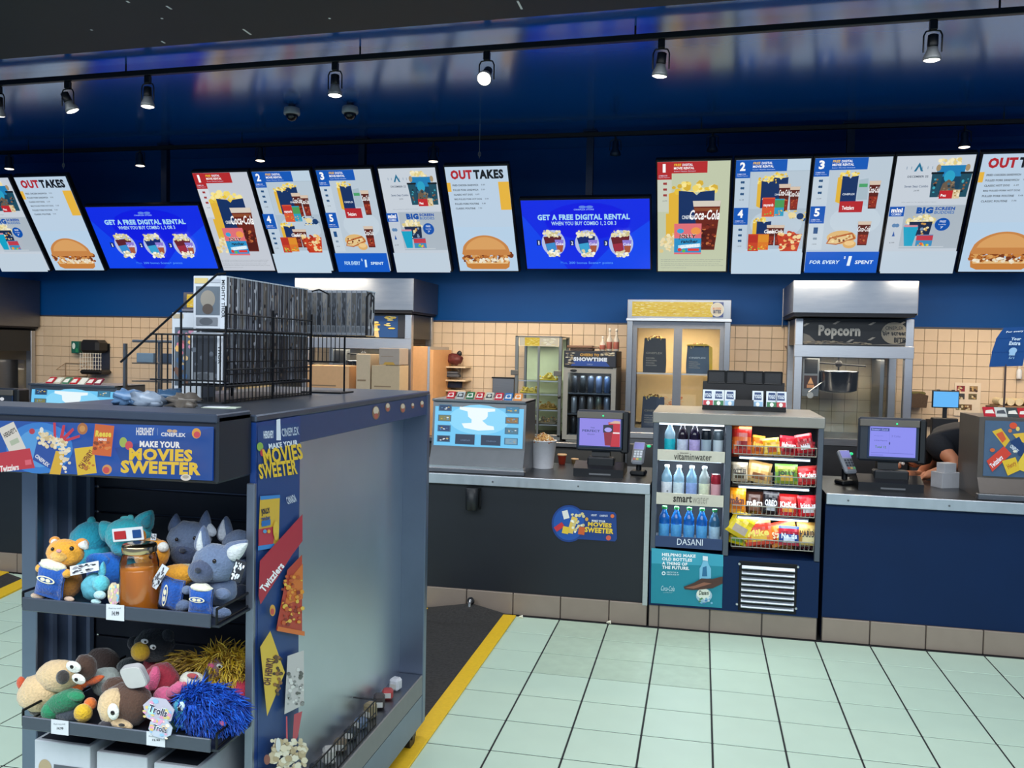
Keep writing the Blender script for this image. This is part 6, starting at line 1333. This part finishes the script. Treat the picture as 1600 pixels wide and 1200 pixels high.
def tagcard(label,Y,cu,cv,w,h,rot,cols,txt=None,n=4,zf=None,g='toy hang tags',tilt=.2):
    p=P(cu,cv,Y=Y); kk=abs((P(cu+1,cv,Y=Y)-p).x); t=thing('hang_tag',label,'tag',p,0,g,rot=(-tilt,math.radians(rot),0)); W=w*kk/2;H=h*kk/2
    off_=math.pi/n
    pts=[(W*(1.41 if n==4 else 1.0)*math.cos(off_+2*math.pi*i/n),H*(1.41 if n==4 else 1.0)*math.sin(off_+2*math.pi*i/n)) for i in range(n)]
    MB().prism(pts,'y',-.001,.001).build('card',M('tag_'+cols[0],cols[0],.45),t)
    a=Art(lambda u,v,e:(u*W,-.0012-e,-v*H),.0003); rnd_=random.getstate(); a.blobs(-.8,-.8,.8,.8,26,.16,cols[1:])
    if txt: a.text(-.6,-.3,.6,.3,txt,'#f4f4f8',.07); a.text(-.58,-.26,.58,.28,txt,'#3c3c4c',.03)
    a.build('print',t); return t
tagcard('black and white patterned card tag left of the small rabbit plush',2.0,132,888,46,13,-14,['#d8d8d8','#2c2c34','#8c8c94'])
tagcard('black and white patterned tag left of the orange lying plush',2.0,249,901,12,34,28,['#c8ccd0','#2c2c34','#5c5c64'])
tagcard('black and white diamond tag hanging from the bulldog ear',2.0,372,892,17,30,14,['#1c1e24','#e4e6ea','#c8ccd4'])
tagcard('shimmering round tag in front of the small rabbit plush',1.99,178,928,20,32,-10,['#c8b8a0','#8cc0d4','#e0a8c4','#e8dca0'],None,12)
tagcard('small white patterned tag beside the cat plush ear',2.1,240,839,8,9,0,['#d0d4da','#2c2c34'])
# honey jar
q=P(210,942,Y=1.985); t=thing('honey_jar','honey jar with a golden lid standing at the front of the upper kiosk shelf','jar',(q.x,2.005,F1)); kk=abs((P(211,942,Y=1.985)-q).x)
r=26*kk; hj=(960-875)*kk
jp=[(r*.85,0),(r*.97,.003),(r,.010),(r,hj*.82),(r*.9,hj*.93),(r*.82,hj)]
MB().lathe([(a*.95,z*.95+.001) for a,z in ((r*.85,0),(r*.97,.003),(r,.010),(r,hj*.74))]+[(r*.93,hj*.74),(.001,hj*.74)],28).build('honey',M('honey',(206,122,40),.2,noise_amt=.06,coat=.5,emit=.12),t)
MB().lathe(jp,28).build('glass_body',tglass,t)
MB().lathe([(r*.84,hj-.004),(r*.9,hj),(r*.9,hj+.014),(r*.86,hj+.018),(.001,hj+.018)],28).build('lid',M('gold_lid',(206,180,140),.2,1),t)
# lower shelf
bg_='#d9b98c'
t=toy('beige bird plush with big eyes lying on its back at the left end',80,1110,2.06,F2,[('body',bg_,[(62,1082,32,29,0,-20)]),('head',bg_,[(94,1056,36,25,.0,-6)]),('cap','#4a3226',[(134,1042,15,20,.0,-25)]),('eye_white','#ece8de',[(115,1042,12,9,-.045,8),(123,1061,11,8,-.045,12)]),('pupil',eye,[(112,1042,3,3,-.062),(119,1062,3,3,-.060)]),('beak','#37312e',[(98,1058,9,11,-.05)]),('foot','#c8502c',[(33,1067,6,10,-.01),(41,1097,7,9,-.02,-30)]),('wing','#2c2422',[(66,1112,22,9,-.0)])],G2)
toy('dark brown furry plush head at the back, left half',160,1090,2.24,F2,[('head','#382824',[(160,1033,25,21,0)]),('body','#30221e',[(168,1062,26,22,0)])],G2)
toy('white and grey bird plush with long orange legs beside the beige bird',165,1110,2.10,F2,[('body','#b4beb8',[(166,1066,21,23,.03)]),('leg','#d8602c',[(147,1063,17,6,-.03,-25)]),('foot','#e2702c',[(120,1073,10,10,-.04)]),('knee','#d06028',[(128,1069,8,7,-.035)])],G2)
toy('green plush duck-like toy with a yellow beak at the front left',105,1120,2.03,F2,[('body','#1f7a52',[(99,1098,34,17,0,-28)]),('wing','#238a5c',[(78,1112,12,14,-.01,10),(118,1088,14,8,-.01)]),('neck','#3a424c',[(104,1116,22,12,-.0)]),('beak','#e0b424',[(130,1114,13,14,-.03)]),('cheek','#d8702a',[(141,1100,9,10,-.01)])],G2)
toy('brown and beige bird plush with one big eye in the middle of the shelf',190,1130,2.02,F2,[('body','#513628',[(182,1076,22,18,.05)]),('head','#553a2c',[(200,1100,37,33,0)]),('face',bg_,[(176,1104,20,28,-.03)]),('lower_face',bg_,[(190,1132,18,8,-.045,8)]),('eye_white','#ece8de',[(177,1112,9,13,-.065)]),('pupil',eye,[(176,1114,3.4,3.6,-.09)]),('beak','#38343a',[(163,1134,13,8,-.05,-30)]),('eyelid','#2c2622',[(190,1133,5,2.6,-.07)])],G2)
toy('black duck plush with a yellow beak standing at the back',240,1090,2.18,F2,[('body','#8c2434',[(243,1044,18,26,.03)]),('head','#1a2026',[(241,1008,29,26,.0)]),('crest','#20262e',[(208,1005,8,11,.0),(262,994,9,11,.0)]),('beak','#d8aa26',[(220,1018,14,15,-.04,20)]),('eye_white','#e8e8e4',[(226,1002,6,4,-.05),(239,1011,5,4,-.055)]),('pupil',eye,[(227,1003,2,2,-.062),(240,1012,2,2,-.067)]),('wing','#1c262c',[(200,1040,18,12,.0,-20)])],G2)
toy('red and pink plush with dangling arms between the two birds',250,1110,2.10,F2,[('body','#a82c40',[(252,1062,26,26,.02)]),('arm','#d85c84',[(241,1060,8,20,-.03,10),(225,1076,12,8,-.03)]),('leg','#d8648c',[(256,1088,16,15,-.03,-20),(274,1078,17,9,-.04,-35)]),('hand','#c83c4c',[(262,1085,10,10,-.03)])],G2)
toy('white cat-faced plush with pink ear marks right of the red plush',302,1100,2.08,F2,[('body','#c8405c',[(285,1075,14,12,.0)]),('head','#d8d4c4',[(302,1064,20,14,-.0,6)]),('ear_mark','#b04848',[(301,1056,9,4,-.02)]),('collar','#26221e',[(322,1058,4,13,.0)]),('nose','#c86478',[(288,1069,4,4,-.02)])],G2)
# hair built from many curved locks
def locks(t,Y,cu,cv,ru,rv,n,L,cols,seed,name,dirv=(0,-.2,.6),r=.0035):
    rnd=random.Random(seed); p0=P(cu,cv,Y=Y); kk=abs((P(cu+1,cv,Y=Y)-p0).x); b=MB(); o=p0-t.location
    for i in range(n):
        d=Vector((rnd.gauss(0,1),-abs(rnd.gauss(0,.8)),rnd.gauss(0,1))).normalized()
        s=o+Vector((d.x*ru*kk,d.y*.035,d.z*rv*kk))*rnd.uniform(.75,1)
        g=(d+Vector(dirv)*1.2+Vector((rnd.gauss(0,.35),rnd.gauss(0,.3),rnd.gauss(0,.35)))).normalized()
        g=(g-d*g.dot(d)*.65).normalized(); m_=s+g*L*.5+d*.008; e=m_+ (g+Vector((0,0,-.4))).normalized()*L*.5
        c=rnd.choice(cols); b.cyl(s,m_,r,r*.9,5,0,False,c); b.cyl(m_,e,r*.9,.0004,5,0,False,c)
    return b
hairm=attr_mat('hair_fibres',rough=.6)
t=toy('fluffy yellow long-haired plush at the back right',350,1100,2.20,F2,[('scalp','#a8862c',[(362,1042,36,22,.02),(296,1042,30,16,.03)]),('face','#8c6c70',[(338,1045,15,17,-.03)]),('nose','#d85c8c',[(330,1040,5,4,-.05)]),('eye_white','#dfe0da',[(343,1041,5,4,-.05)]),('pupil',eye,[(343,1042,2,2,-.058)]),('body','#c84c70',[(340,1064,22,12,-.01)])],G2)
o=locks(t,2.2,362,1040,36,22,900,.045,['#d8b42c','#b8902a','#e8cc54','#8c6c24'],1,'hair',(.4,-.2,-.1),.002).build('hair',hairm,t); o['kind']='stuff'
o=locks(t,2.2,296,1042,30,16,240,.045,['#a8842c','#7c5c24','#c8a43c'],2,'hair',(-.6,-.2,-.2),.003).build('hair',hairm,t); o['kind']='stuff'
toy('pink and red plush body squeezed at the right end of the shelf',384,1110,2.14,F2,[('body','#b83048',[(378,1082,16,20,0.02)]),('leg','#e07098',[(374,1097,16,9,-.01)])],G2)
t=toy('fluffy blue long-haired plush with a teal face lying at the front right',310,1135,2.05,F2,[('scalp','#0f3c94',[(329,1104,45,28,.02)]),('face','#2c94b4',[(285,1108,14,19,-.03,10)]),('eye_white','#cfe4ec',[(283,1104,6,8,-.05,20)]),('pupil',eye,[(280,1108,2.6,3,-.065)]),('ear','#5cc0dc',[(291,1130,16,7,-.03,-12)]),('body','#16604c',[(278,1128,12,16,.0)]),('sock','#3c8c9c',[(331,1141,13,7,-.02,-25)]),('sock_stripe','#c8b43c',[(328,1143,4,7,-.026,-25)]),('flower','#d86c9c',[(348,1128,6,6,-.04)])],G2)
o=locks(t,2.05,330,1104,44,26,2400,.042,['#1450c0','#0c3a98','#2068d8','#0a2c78'],3,'hair',(.7,-.1,-.1),.0021).build('hair',hairm,t); o['kind']='stuff'
tagcard('shimmering seven-sided Trolls tag beside the blue plush face',1.985,248,1110,50,36,12,['#b8b4c0','#d8c478','#8cb8d8','#d898b4','#a8d8c8'],'Trolls',7)
tagcard('shimmering eight-sided tag hanging over the lower shelf edge',1.945,251,1138,38,27,8,['#b0b8c4','#d8b46c','#8cb8d8','#d898b4','#e8d8c0'],'Trolls',8)
# white puck resting on the plush toys
q=P(210,1057,Y=1.99); t=thing('rounded_puck','small pale grey rounded square puck resting on the plush toys','puck',q,0,rot=(math.radians(18),math.radians(-14),0)); kk=abs((P(211,1057,Y=1.99)-q).x)
def squircle(w,n=28,p=4): return [(w*math.copysign(abs(math.cos(a))**(2/p),math.cos(a)),w*math.copysign(abs(math.sin(a))**(2/p),math.sin(a))) for a in [2*math.pi*i/n for i in range(n)]]
w_=17.5*kk; b=MB(); b.prism(squircle(w_),'y',-.004,.01,smooth=False); b.build('puck_body',M('puck_body',(190,186,186),.5),t)
b=MB(); b.prism(squircle(w_*.93),'y',-.0065,-.0038); b.build('puck_face',M('puck_face',(206,202,200),.5),t)
# ------------------------------------------------------------------ boxed figures
cartw=M('box_white',(190,194,200),.5); cartg=M('box_grey',(120,124,132),.5); cartk=M('box_dark',(40,42,50),.45,noise_amt=.5,scale=20)
def figbox(label,loc,w,d,h,title=None,group='boxed figures',front='#2c3038',side='#24262e',rz=0,win=True,vert=False):
    t=thing('figure_box',label,'box',loc,rz,group)
    MB().box(-w/2,0,0,w/2,d,h,bev=.0015).build('carton',cartw if title else cartg,t)
    a=Art(flat(w,h,100,140,-.0004),.0003)
    if win: a.rect(8,28,80,104,'#5a646e'); a.ell(44,62,22,24,'#8c8478'); a.ell(44,88,16,14,'#4c4038'); a.rect(4,6,44,20,'#c8b070'); a.rect(50,8,84,18,'#a8acb4')
    else: a.rect(6,8,92,132,front); a.blobs(10,20,90,120,14,8,['#4c525c','#5c626c','#30343c'])
    a.rect(10,110,74,132,'#6c7076'); a.ell(40,121,20,10,'#4a4e54')
    if title: a.rect(83,0,100,140,'#c8ccd2'); a.text(41 if len(title)>5 else 66,56,141 if len(title)>5 else 116,66,title,'#2a2e34',.03,0,90)
    a.build('box_print',t)
    a=Art(lambda u,v,e:(w/2+e+.0003,u*d,(1-v)*h),.0003); a.rect(.05,.02,.90,.98,side); rr=random.Random(int(abs(loc[1])*1000)); 
    for i in range(2):
        x=.25+i*.4; pts=[(x+rr.uniform(-.08,.02),q/7) for q in range(8)]; c_=rr.choice(['#8c8c90','#6c6c74','#b4b6bc','#4c4c54','#80746c','#3c3c44'])
        a.poly([(u,v) for u,v in pts]+[(u+rr.uniform(.08,.28),v) for u,v in reversed(pts)],c_)
    for i in range(4): a.ell(rr.uniform(.25,.75),rr.uniform(.12,.9),.14,.04,rr.choice(['#8c8c88','#24242c','#c0c0c4','#14161c','#806c58']),8)
    a.rect(0,0,1,.025,'#c4ccd4')
    a.build('side_print',t); return t
BX=P(355,520,Y=2.5).x     # right faces of the long row
z2=P(355,514,Y=2.5).z; hb=P(355,431,Y=2.5).z-z2
# wire rack on the kiosk top holding the row of boxes
rk=thing('wire_rack','black wire rack full of boxed figures standing on the kiosk top','rack',(BX-.06,2.9,KT))
class RBk(MB):
    def __init__(s): super().__init__(); s.M=Matrix.Translation(-rk.location)
yA=2.47; yB=3.08; xa=BX-.14; xb=BX+.012; zz0=KT
for y in(yA,(yA+yB)/2,yB):
    b=RBk(); b.tube([(xb,y,zz0),(xb,y,z2+.07),],.004,6); b.tube([(xa,y,zz0),(xa,y,z2+.05)],.004,6); b.build('upright_wire',bw,rk)
zz=[z2-.004,z2-hb-.012]
for z in zz:
    b=RBk(); 
    for x in(xa,(xa+xb)/2,xb): b.cyl((x,yA,z),(x,yB,z),.003,n=6)
    for k in range(9): b.cyl((xa,yA+(yB-yA)*k/8,z),(xb,yA+(yB-yA)*k/8,z),.0025,n=5)
    b.cyl((xb,yA,z+.05),(xb,yB,z+.05),.003,n=6); b.build('wire_shelf',bw,rk)
b=RBk(); b.tube([(BX-.33,yA-.03,z2-.11),(BX-.0,yA-.03,z2+hb+.0),(BX+.01,yA,z2+hb+.005)],.0035,6); b.build('diagonal_arm',bw,rk)
b=RBk(); [b.cyl((xa-.08+.02*k,yA-.01,zz0),(xa-.08+.02*k,yA-.01,z2-.02),.0025,n=5) for k in range(12)]; b.cyl((xa-.1,yA-.01,z2-.02),(xb,yA-.01,z2-.02),.003,n=5); b.cyl((xa-.1,yA-.01,zz0+.07),(xb,yA-.01,zz0+.07),.003,n=5); b.build('front_grid',bw,rk)
b=RBk(); [b.cyl((xb,yA+k*.024,zz0),(xb,yA+k*.024,z2-.0),.002,n=5) for k in range(26)]; [b.cyl((xb,yA,zz0+.04*k+.01),(xb,yB,zz0+.04*k+.01),.002,n=5) for k in range(5)]; b.build('side_grid',bw,rk)
for y in(yB-.0,): 
    b=RBk(); b.tube([(xb,y,z2+hb*.95),(xb+.02,y+.02,z2+hb),(xb+.05,y+.04,z2+hb*.9),(xb+.05,y+.04,z2+hb*.6)],.003,6); b.build('price_hook',bw,rk)
RBk().box(xa-.1,yA-.02,zz0,xb,yB,zz0+.006).build('base_plate',blackm,rk)
nb=15; dy=.0385
ords=['nearest','second','third','fourth','fifth','sixth','seventh','eighth','ninth','tenth','eleventh','twelfth','thirteenth','fourteenth','farthest']
for k in range(nb):
    nm='MIGHTY THOR boxed figure at the near end of the upper rack row' if k==0 else 'boxed figure %s from the front in the upper rack row'%ords[k]
    figbox(nm,(BX-.06,2.5+k*dy,z2),.115,.036,hb,'MIGHTY THOR' if k==0 else None,'boxed figures in the wire rack',side=('#30343c','#1c2028','#5a5248','#2c2c34')[k%4])
    if k: figbox('boxed figure %s from the front in the lower rack row'%ords[k],(BX-.06,2.5+k*dy,z2-hb-.006),.115,.036,hb-.004,None,'boxed figures in the wire rack',side=('#3c3630','#22242c','#4a443c','#14161c')[k%4])
for k in range(7):
    if k in(0,): 
        figbox('boxed figure turned to the front at the rack corner, left lower',(BX-.06,2.485,z2-hb-.006),.11,.05,hb-.006,'THOR','boxed figures in the wire rack',win=False)
# second rack, further back
RX=P(485,500,Y=3.14).x
zr=P(520,524,Y=3.3).z; hr=P(520,456,Y=3.3).z-zr
r2=thing('wire_rack','smaller black wire rack of boxed figures at the rear of the kiosk top','rack',(RX+.06,3.3,KT))
class RB2(MB):
    def __init__(s): super().__init__(); s.M=Matrix.Translation(-r2.location)
YB=3.2; xA=P(472,500,Y=YB).x; xB=P(572,500,Y=YB).x
n2=13; dx=(xB-xA)/n2
b=RB2(); b.cyl((xA,YB+.08,KT),(xA,YB+.08,zr+hr*.9),.004,n=6); b.build('upright_wire',bw,r2)
b=RB2(); b.cyl((xB-.12,YB+.08,KT),(xB-.12,YB+.08,zr),.004,n=6); b.build('upright_wire',bw,r2)
b=RB2(); b.cyl((xA,YB,zr-.004),(xB,YB,zr-.004),.003,n=6); b.cyl((xA,YB+.1,zr-.004),(xB,YB+.1,zr-.004),.003,n=6); [b.cyl((xA+(xB-xA)*k/12,YB,zr-.004),(xA+(xB-xA)*k/12,YB+.1,zr-.004),.002,n=5) for k in range(13)]; b.build('wire_shelf',bw,r2)
b=RB2(); b.tube([(xB,YB,zr),(xB+.0,YB,zr+hr*.85),(xB+.015,YB,zr+hr*.95),(xB+.03,YB,zr+hr*.85),(xB+.03,YB,zr+hr*.5)],.003,6); b.build('price_hook',bw,r2)
b=RB2(); [b.cyl((xA+(xB-xA)*.6*k/9,YB-.004,zr-hr*.6),(xA+(xB-xA)*.6*k/9,YB-.004,zr),.002,n=5) for k in range(10)]; b.cyl((xA,YB-.004,zr-hr*.6),(xA+(xB-xA)*.6,YB-.004,zr-hr*.6),.003,n=5); b.build('lower_grid',bw,r2)
RB2().box(xA,YB-.0,KT,xB-.1,YB+.13,KT+.006).build('base_plate',blackm,r2)
for k in range(n2):
    t=figbox('boxed figure %s from the left in the rear rack'%(['first']+ords[1:])[k] if k<n2-1 else 'boxed figure at the right end of the rear rack',(xA+dx*(k+.5),YB+.002,zr),dx*.94,.09,hr,'ATTACK' if k==0 else None,'boxed figures in the rear rack',win=(k==0),front=('#3c3a38','#20242c','#54504c','#181c24','#6c6864')[k%5])
# boxes standing on the left of the rack, faces to the front
t,wd,h=place('figure_box','white boxed figure standing left of the wire rack, window to the front','box',268,489,314,607,2.62,'boxed figures on the kiosk top',z=KT+.001); h=P(290,489,Y=2.62).z-KT
R_=t; MB().box(-wd/2,0,0,wd/2,.09,h,bev=.0015).build('carton',cartw,t)
a=Art(flat(wd,h,46,118,-.0004),.0003); a.rect(2,2,18,8,'#a8987c'); a.rect(5,20,34,100,'#4c5660'); a.blobs(8,25,32,60,16,4,['#b87c94','#d8a45c','#8c4c54','#c86c7c']); a.blobs(8,62,32,96,16,4,['#3c5c84','#c8a878','#6c4c3c']); a.text(30,20,54,28,'TINK','#24262c',.06,0,90); a.text(30,60,50,68,'THOR','#24262c',.06,0,90); a.build('box_print',t)
# odd cards and a tablet on the kiosk top
q=P(345,637,Z=KT+.001); t=thing('pale_card','pale green white card lying on the kiosk top near the header','card',(q.x,q.y,KT+.0005),.2); MB().box(-.05,-.02,0,.05,.03,.002).build('card',M('pale_card',(196,206,186),.6),t); MB().box(-.045,-.015,.002,.02,.025,.003).build('fold',white,t)
for u,v,c,lb in((200,622,'#5c7ca0','crumpled blue grey wrapper among the clutter on the kiosk top'),(232,626,'#8c98a8','silver wrapper in the middle of the kiosk top clutter'),(265,620,'#34506c','navy cloth lump at the right of the kiosk top clutter'),(285,628,'#5c544c','brown lump beside the rack base on the kiosk top')):
    q=P(u,v,Z=KT+.02); t=thing('crumpled_wrapper',lb,'wrapper',(q.x,q.y,KT+.001),0,'clutter on the kiosk top'); MB().ell((0,0,.022),(.045,.035,.022),n=14,disp=.8,seed=u).build('wrapper',M('wr'+c,c,.3,noise_amt=.4,scale=40),t); MB().ell((.03,-.01,.012),(.02,.02,.012),n=8,disp=.5,seed=u+3).build('fold',M('wr2'+c,c,.4),t)
# boxed figures on the bottom kiosk shelf
for k,(x,w_,lb) in enumerate(((-1.64,.17,'left dark boxed figure lying on the bottom kiosk shelf'),(-1.46,.15,'middle dark boxed figure lying on the bottom kiosk shelf'),(-1.30,.13,'right dark boxed figure lying on the bottom kiosk shelf'))):
    t=thing('figure_box',lb,'box',(x,2.02,.427),0,'boxed figures on the bottom kiosk shelf'); h=P(150,1168,Y=2.02).z-.427-.01*k
    MB().box(-w_/2,0,0,w_/2,.24,h,bev=.002).build('carton',cartw,t)
    MB().box(-w_/2+.012,.012,h,w_/2-.012,.228,h+.001).build('dark_lid',cartk,t)
    a=Art(flat(w_,h,100,80,-.0005)); a.ell(20,30,12,10,'#a89474'); a.rect(36,24,90,36,'#50545c'); a.blobs(10,44,90,76,10,6,['#4c525c','#8c8c88','#22262e']); a.build('box_print',t)
# ------------------------------------------------------------------ person bending over behind the right counter
def skinned(name,parent,pts,edges,radii,m,sub=2,root=0):
    me=bpy.data.meshes.new(name); me.from_pydata([tuple(p) for p in pts],edges,[]); o=bpy.data.objects.new(name,me); COL.objects.link(o); o.parent=parent
    md=o.modifiers.new('skin','SKIN'); md.use_smooth_shade=True
    for i,r in enumerate(radii):
        sv=me.skin_vertices[0].data[i]; sv.radius=(r,r) if not hasattr(r,'__len__') else r; sv.use_root=(i==root)
    md=o.modifiers.new('sub','SUBSURF'); md.levels=sub; md.render_levels=sub
    me.materials.append(m); return o
PY=6.52
def pp(u,v,Y): return P(u,v,Y=Y)
pel=Vector((P(1578,700,Y=PY).x,PY+.02,.98)); 
ps=thing('person','person in a dark t-shirt bending over behind the right counter, reaching forward','person',(pel.x,PY+.02,0))
O=ps.location
chest=pp(1484,693,PY-.04); sh=pp(1464,694,PY-.16); sh2=pp(1478,684,PY+.16); neck=pp(1452,697,PY-.02); head=pp(1428,712,PY-.04)
elb=pp(1497,728,PY-.32); hand=P(1444,744,Z=CT+.035); 
wri=elb.lerp(hand,.86)
spine=pel.lerp(chest,.5)+Vector((0,0,.10)); e2=pp(1440,745,PY+.28); h2_=Vector((P(1415,748,Y=6.3).x,6.3,CT+.03))
kl=[Vector((pel.x-.02,PY-.08,.52)),Vector((pel.x+.0,PY-.06,.10)),Vector((pel.x-.12,PY-.08,.05))]; kr_=[Vector((pel.x+.02,PY+.16,.52)),Vector((pel.x+.03,PY+.16,.10)),Vector((pel.x-.09,PY+.16,.05))]
hipL=pel+Vector((0,-.09,-.06)); hipR=pel+Vector((0,.10,-.06))
pts=[pel,spine,chest,neck,head,sh,elb,wri,hand,sh2,e2,h2_,hipL,kl[0],kl[1],kl[2],hipR,kr_[0],kr_[1],kr_[2],head+Vector((-.05,0,-.06))]
ed=[(0,1),(1,2),(2,3),(3,4),(2,5),(5,6),(6,7),(7,8),(2,9),(9,10),(10,11),(0,12),(12,13),(13,14),(14,15),(0,16),(16,17),(17,18),(18,19),(4,20)]
rd=[.11,.105,.11,.055,.095,.058,.047,.030,.036,.062,.046,.034,.09,.062,.045,.04,.09,.062,.045,.04,.07]
# fingers
base=len(pts); fd=(hand-wri).normalized(); sd=Vector((0,1,0)).cross(Vector((0,0,1)));
side=fd.cross(Vector((0,0,1))).normalized()
for k in range(5):
    o_=(k-2)*.017; L=(.05,.07,.076,.07,.055)[k]
    if k==0: a0=wri.lerp(hand,.5)+side*(-.03); d=(fd*.6-side*.8).normalized()
    else: a0=hand+side*o_; d=(fd+side*o_*4).normalized()
    pts+= [a0+d*.02,a0+d*(.02+L*.5)+Vector((0,0,.004)),a0+d*(.02+L*.9)+Vector((0,0,-.014))]; i=len(pts)-3
    ed+=[(8 if k else 7,i),(i,i+1),(i+1,i+2)]; rd+=[.010,.009,.008]
skin=M('skin_tone',(196,128,92),.55,noise_amt=.08,scale=40)
skinned('body',ps,[p-O for p in pts],ed,rd,skin)
tee=M('dark_tshirt',(14,18,27),.85,noise_amt=.25,scale=50,bump=.2)
mid=sh.lerp(elb,.62); mid2=sh2.lerp(e2,.55)
tp=[pel+Vector((0,0,.03)),spine,chest,neck.lerp(chest,.55),sh,mid,sh2,mid2]
skinned('tshirt',ps,[p-O for p in tp],[(0,1),(1,2),(2,3),(2,4),(4,5),(2,6),(6,7)],[.165,.165,.165,.09,.088,.078,.10,.085],tee)
jn=M('dark_trousers',(26,28,34),.8)
tp=[pel+Vector((0,0,-.02)),hipL,kl[0],kl[1]+Vector((0,0,.03)),hipR,kr_[0],kr_[1]+Vector((0,0,.03))]
skinned('trousers',ps,[p-O for p in tp],[(0,1),(1,2),(2,3),(0,4),(4,5),(5,6)],[.15,.105,.08,.065,.105,.08,.065],jn)
for k_ in(kl,kr_):
    b=MB(); c_=(k_[1]+k_[2])/2-O; b.ell((c_.x-.02,c_.y,.045),(.14,.055,.045),n=16); b.build('shoe',black,ps)
b=MB(); hc=head-O; b.ell(hc+Vector((.015,0,.03)),(.115,.095,.10),n=18,disp=.15,seed=3); b.build('hair',M('dark_hair',(34,26,22),.7,noise_amt=.4,scale=90),ps)
for s in(-1,1):
    b=MB(); b.ell(hc+Vector((.0,s*.088,-.015)),(.02,.012,.03),n=10); b.build('ear',skin,ps)
    b=MB(); b.ell(hc+Vector((-.075,s*.032,-.055)),(.012,.012,.012),n=10); b.build('eye',M('eye_white',(230,226,220),.2),ps)
b=MB(); b.ell(hc+Vector((-.095,0,-.075)),(.018,.014,.02),n=10); b.build('nose',skin,ps)
b=MB(); b.ell(hc+Vector((-.075,0,-.115)),(.012,.024,.008),n=10); b.build('mouth',M('lips',(150,84,76),.5),ps)

# flat print and small pieces belong to the part that carries them
CARRY={'screen_picture':('screen','bezel'),'lit_panel':('body',),'print':('card','pouch','packet','paper_bag','box'),'lettering':('wrapper',),'header_sign':('header_box','light_box'),'lit_header_sign':('header_box',),
 'price_lettering':('price_tag',),'header_picture':('header_panel_base',),'side_wrap_print':('printed_panel',),'strip_picture':('side_header_strip',),'box_print':('carton',),'side_print':('carton',),'label_print':('carton',),'bag_logo':('toy_popcorn_bag',),
 'toy_popcorn':('toy_popcorn_bag',),'red_lens':('glasses_frame',),'blue_lens':('glasses_frame',),'pupil':('eye_white',),'keypad_and_display':('reader_body',),'lens':('bulb_body',),'strip_lettering':('price_strip',),'photo_print':('paper',),
 'sign_print':('sign_panel',),'inner_ear':('ear',),'sock_stripe':('sock',),'control_stickers':('control_column',),'dome':('housing',),'sweets_picture':('picture_panel',),'drawer_handle':('base',),'stirrer_arm':('kettle',),'puck_face':('puck_body',),'lid':('body','carton','tray'),'caster_wheel':('caster_fork',)}
stem_=lambda n:n.split('.')[0]
for root in [o for o in COL.objects if o.parent is None and o.type=='EMPTY']:
    ch=[o for o in COL.objects if o.parent is root] if False else sorted(root.children,key=lambda o:ORDER.get(o.name,0))
    for i,o in enumerate(ch):
        if stem_(o.name) in CARRY and o.type=='MESH':
            for q in list(reversed(ch[:i]))+ch[i+1:]:
                if stem_(q.name) in CARRY[stem_(o.name)] and q.parent is root:
                    o.parent=q; break
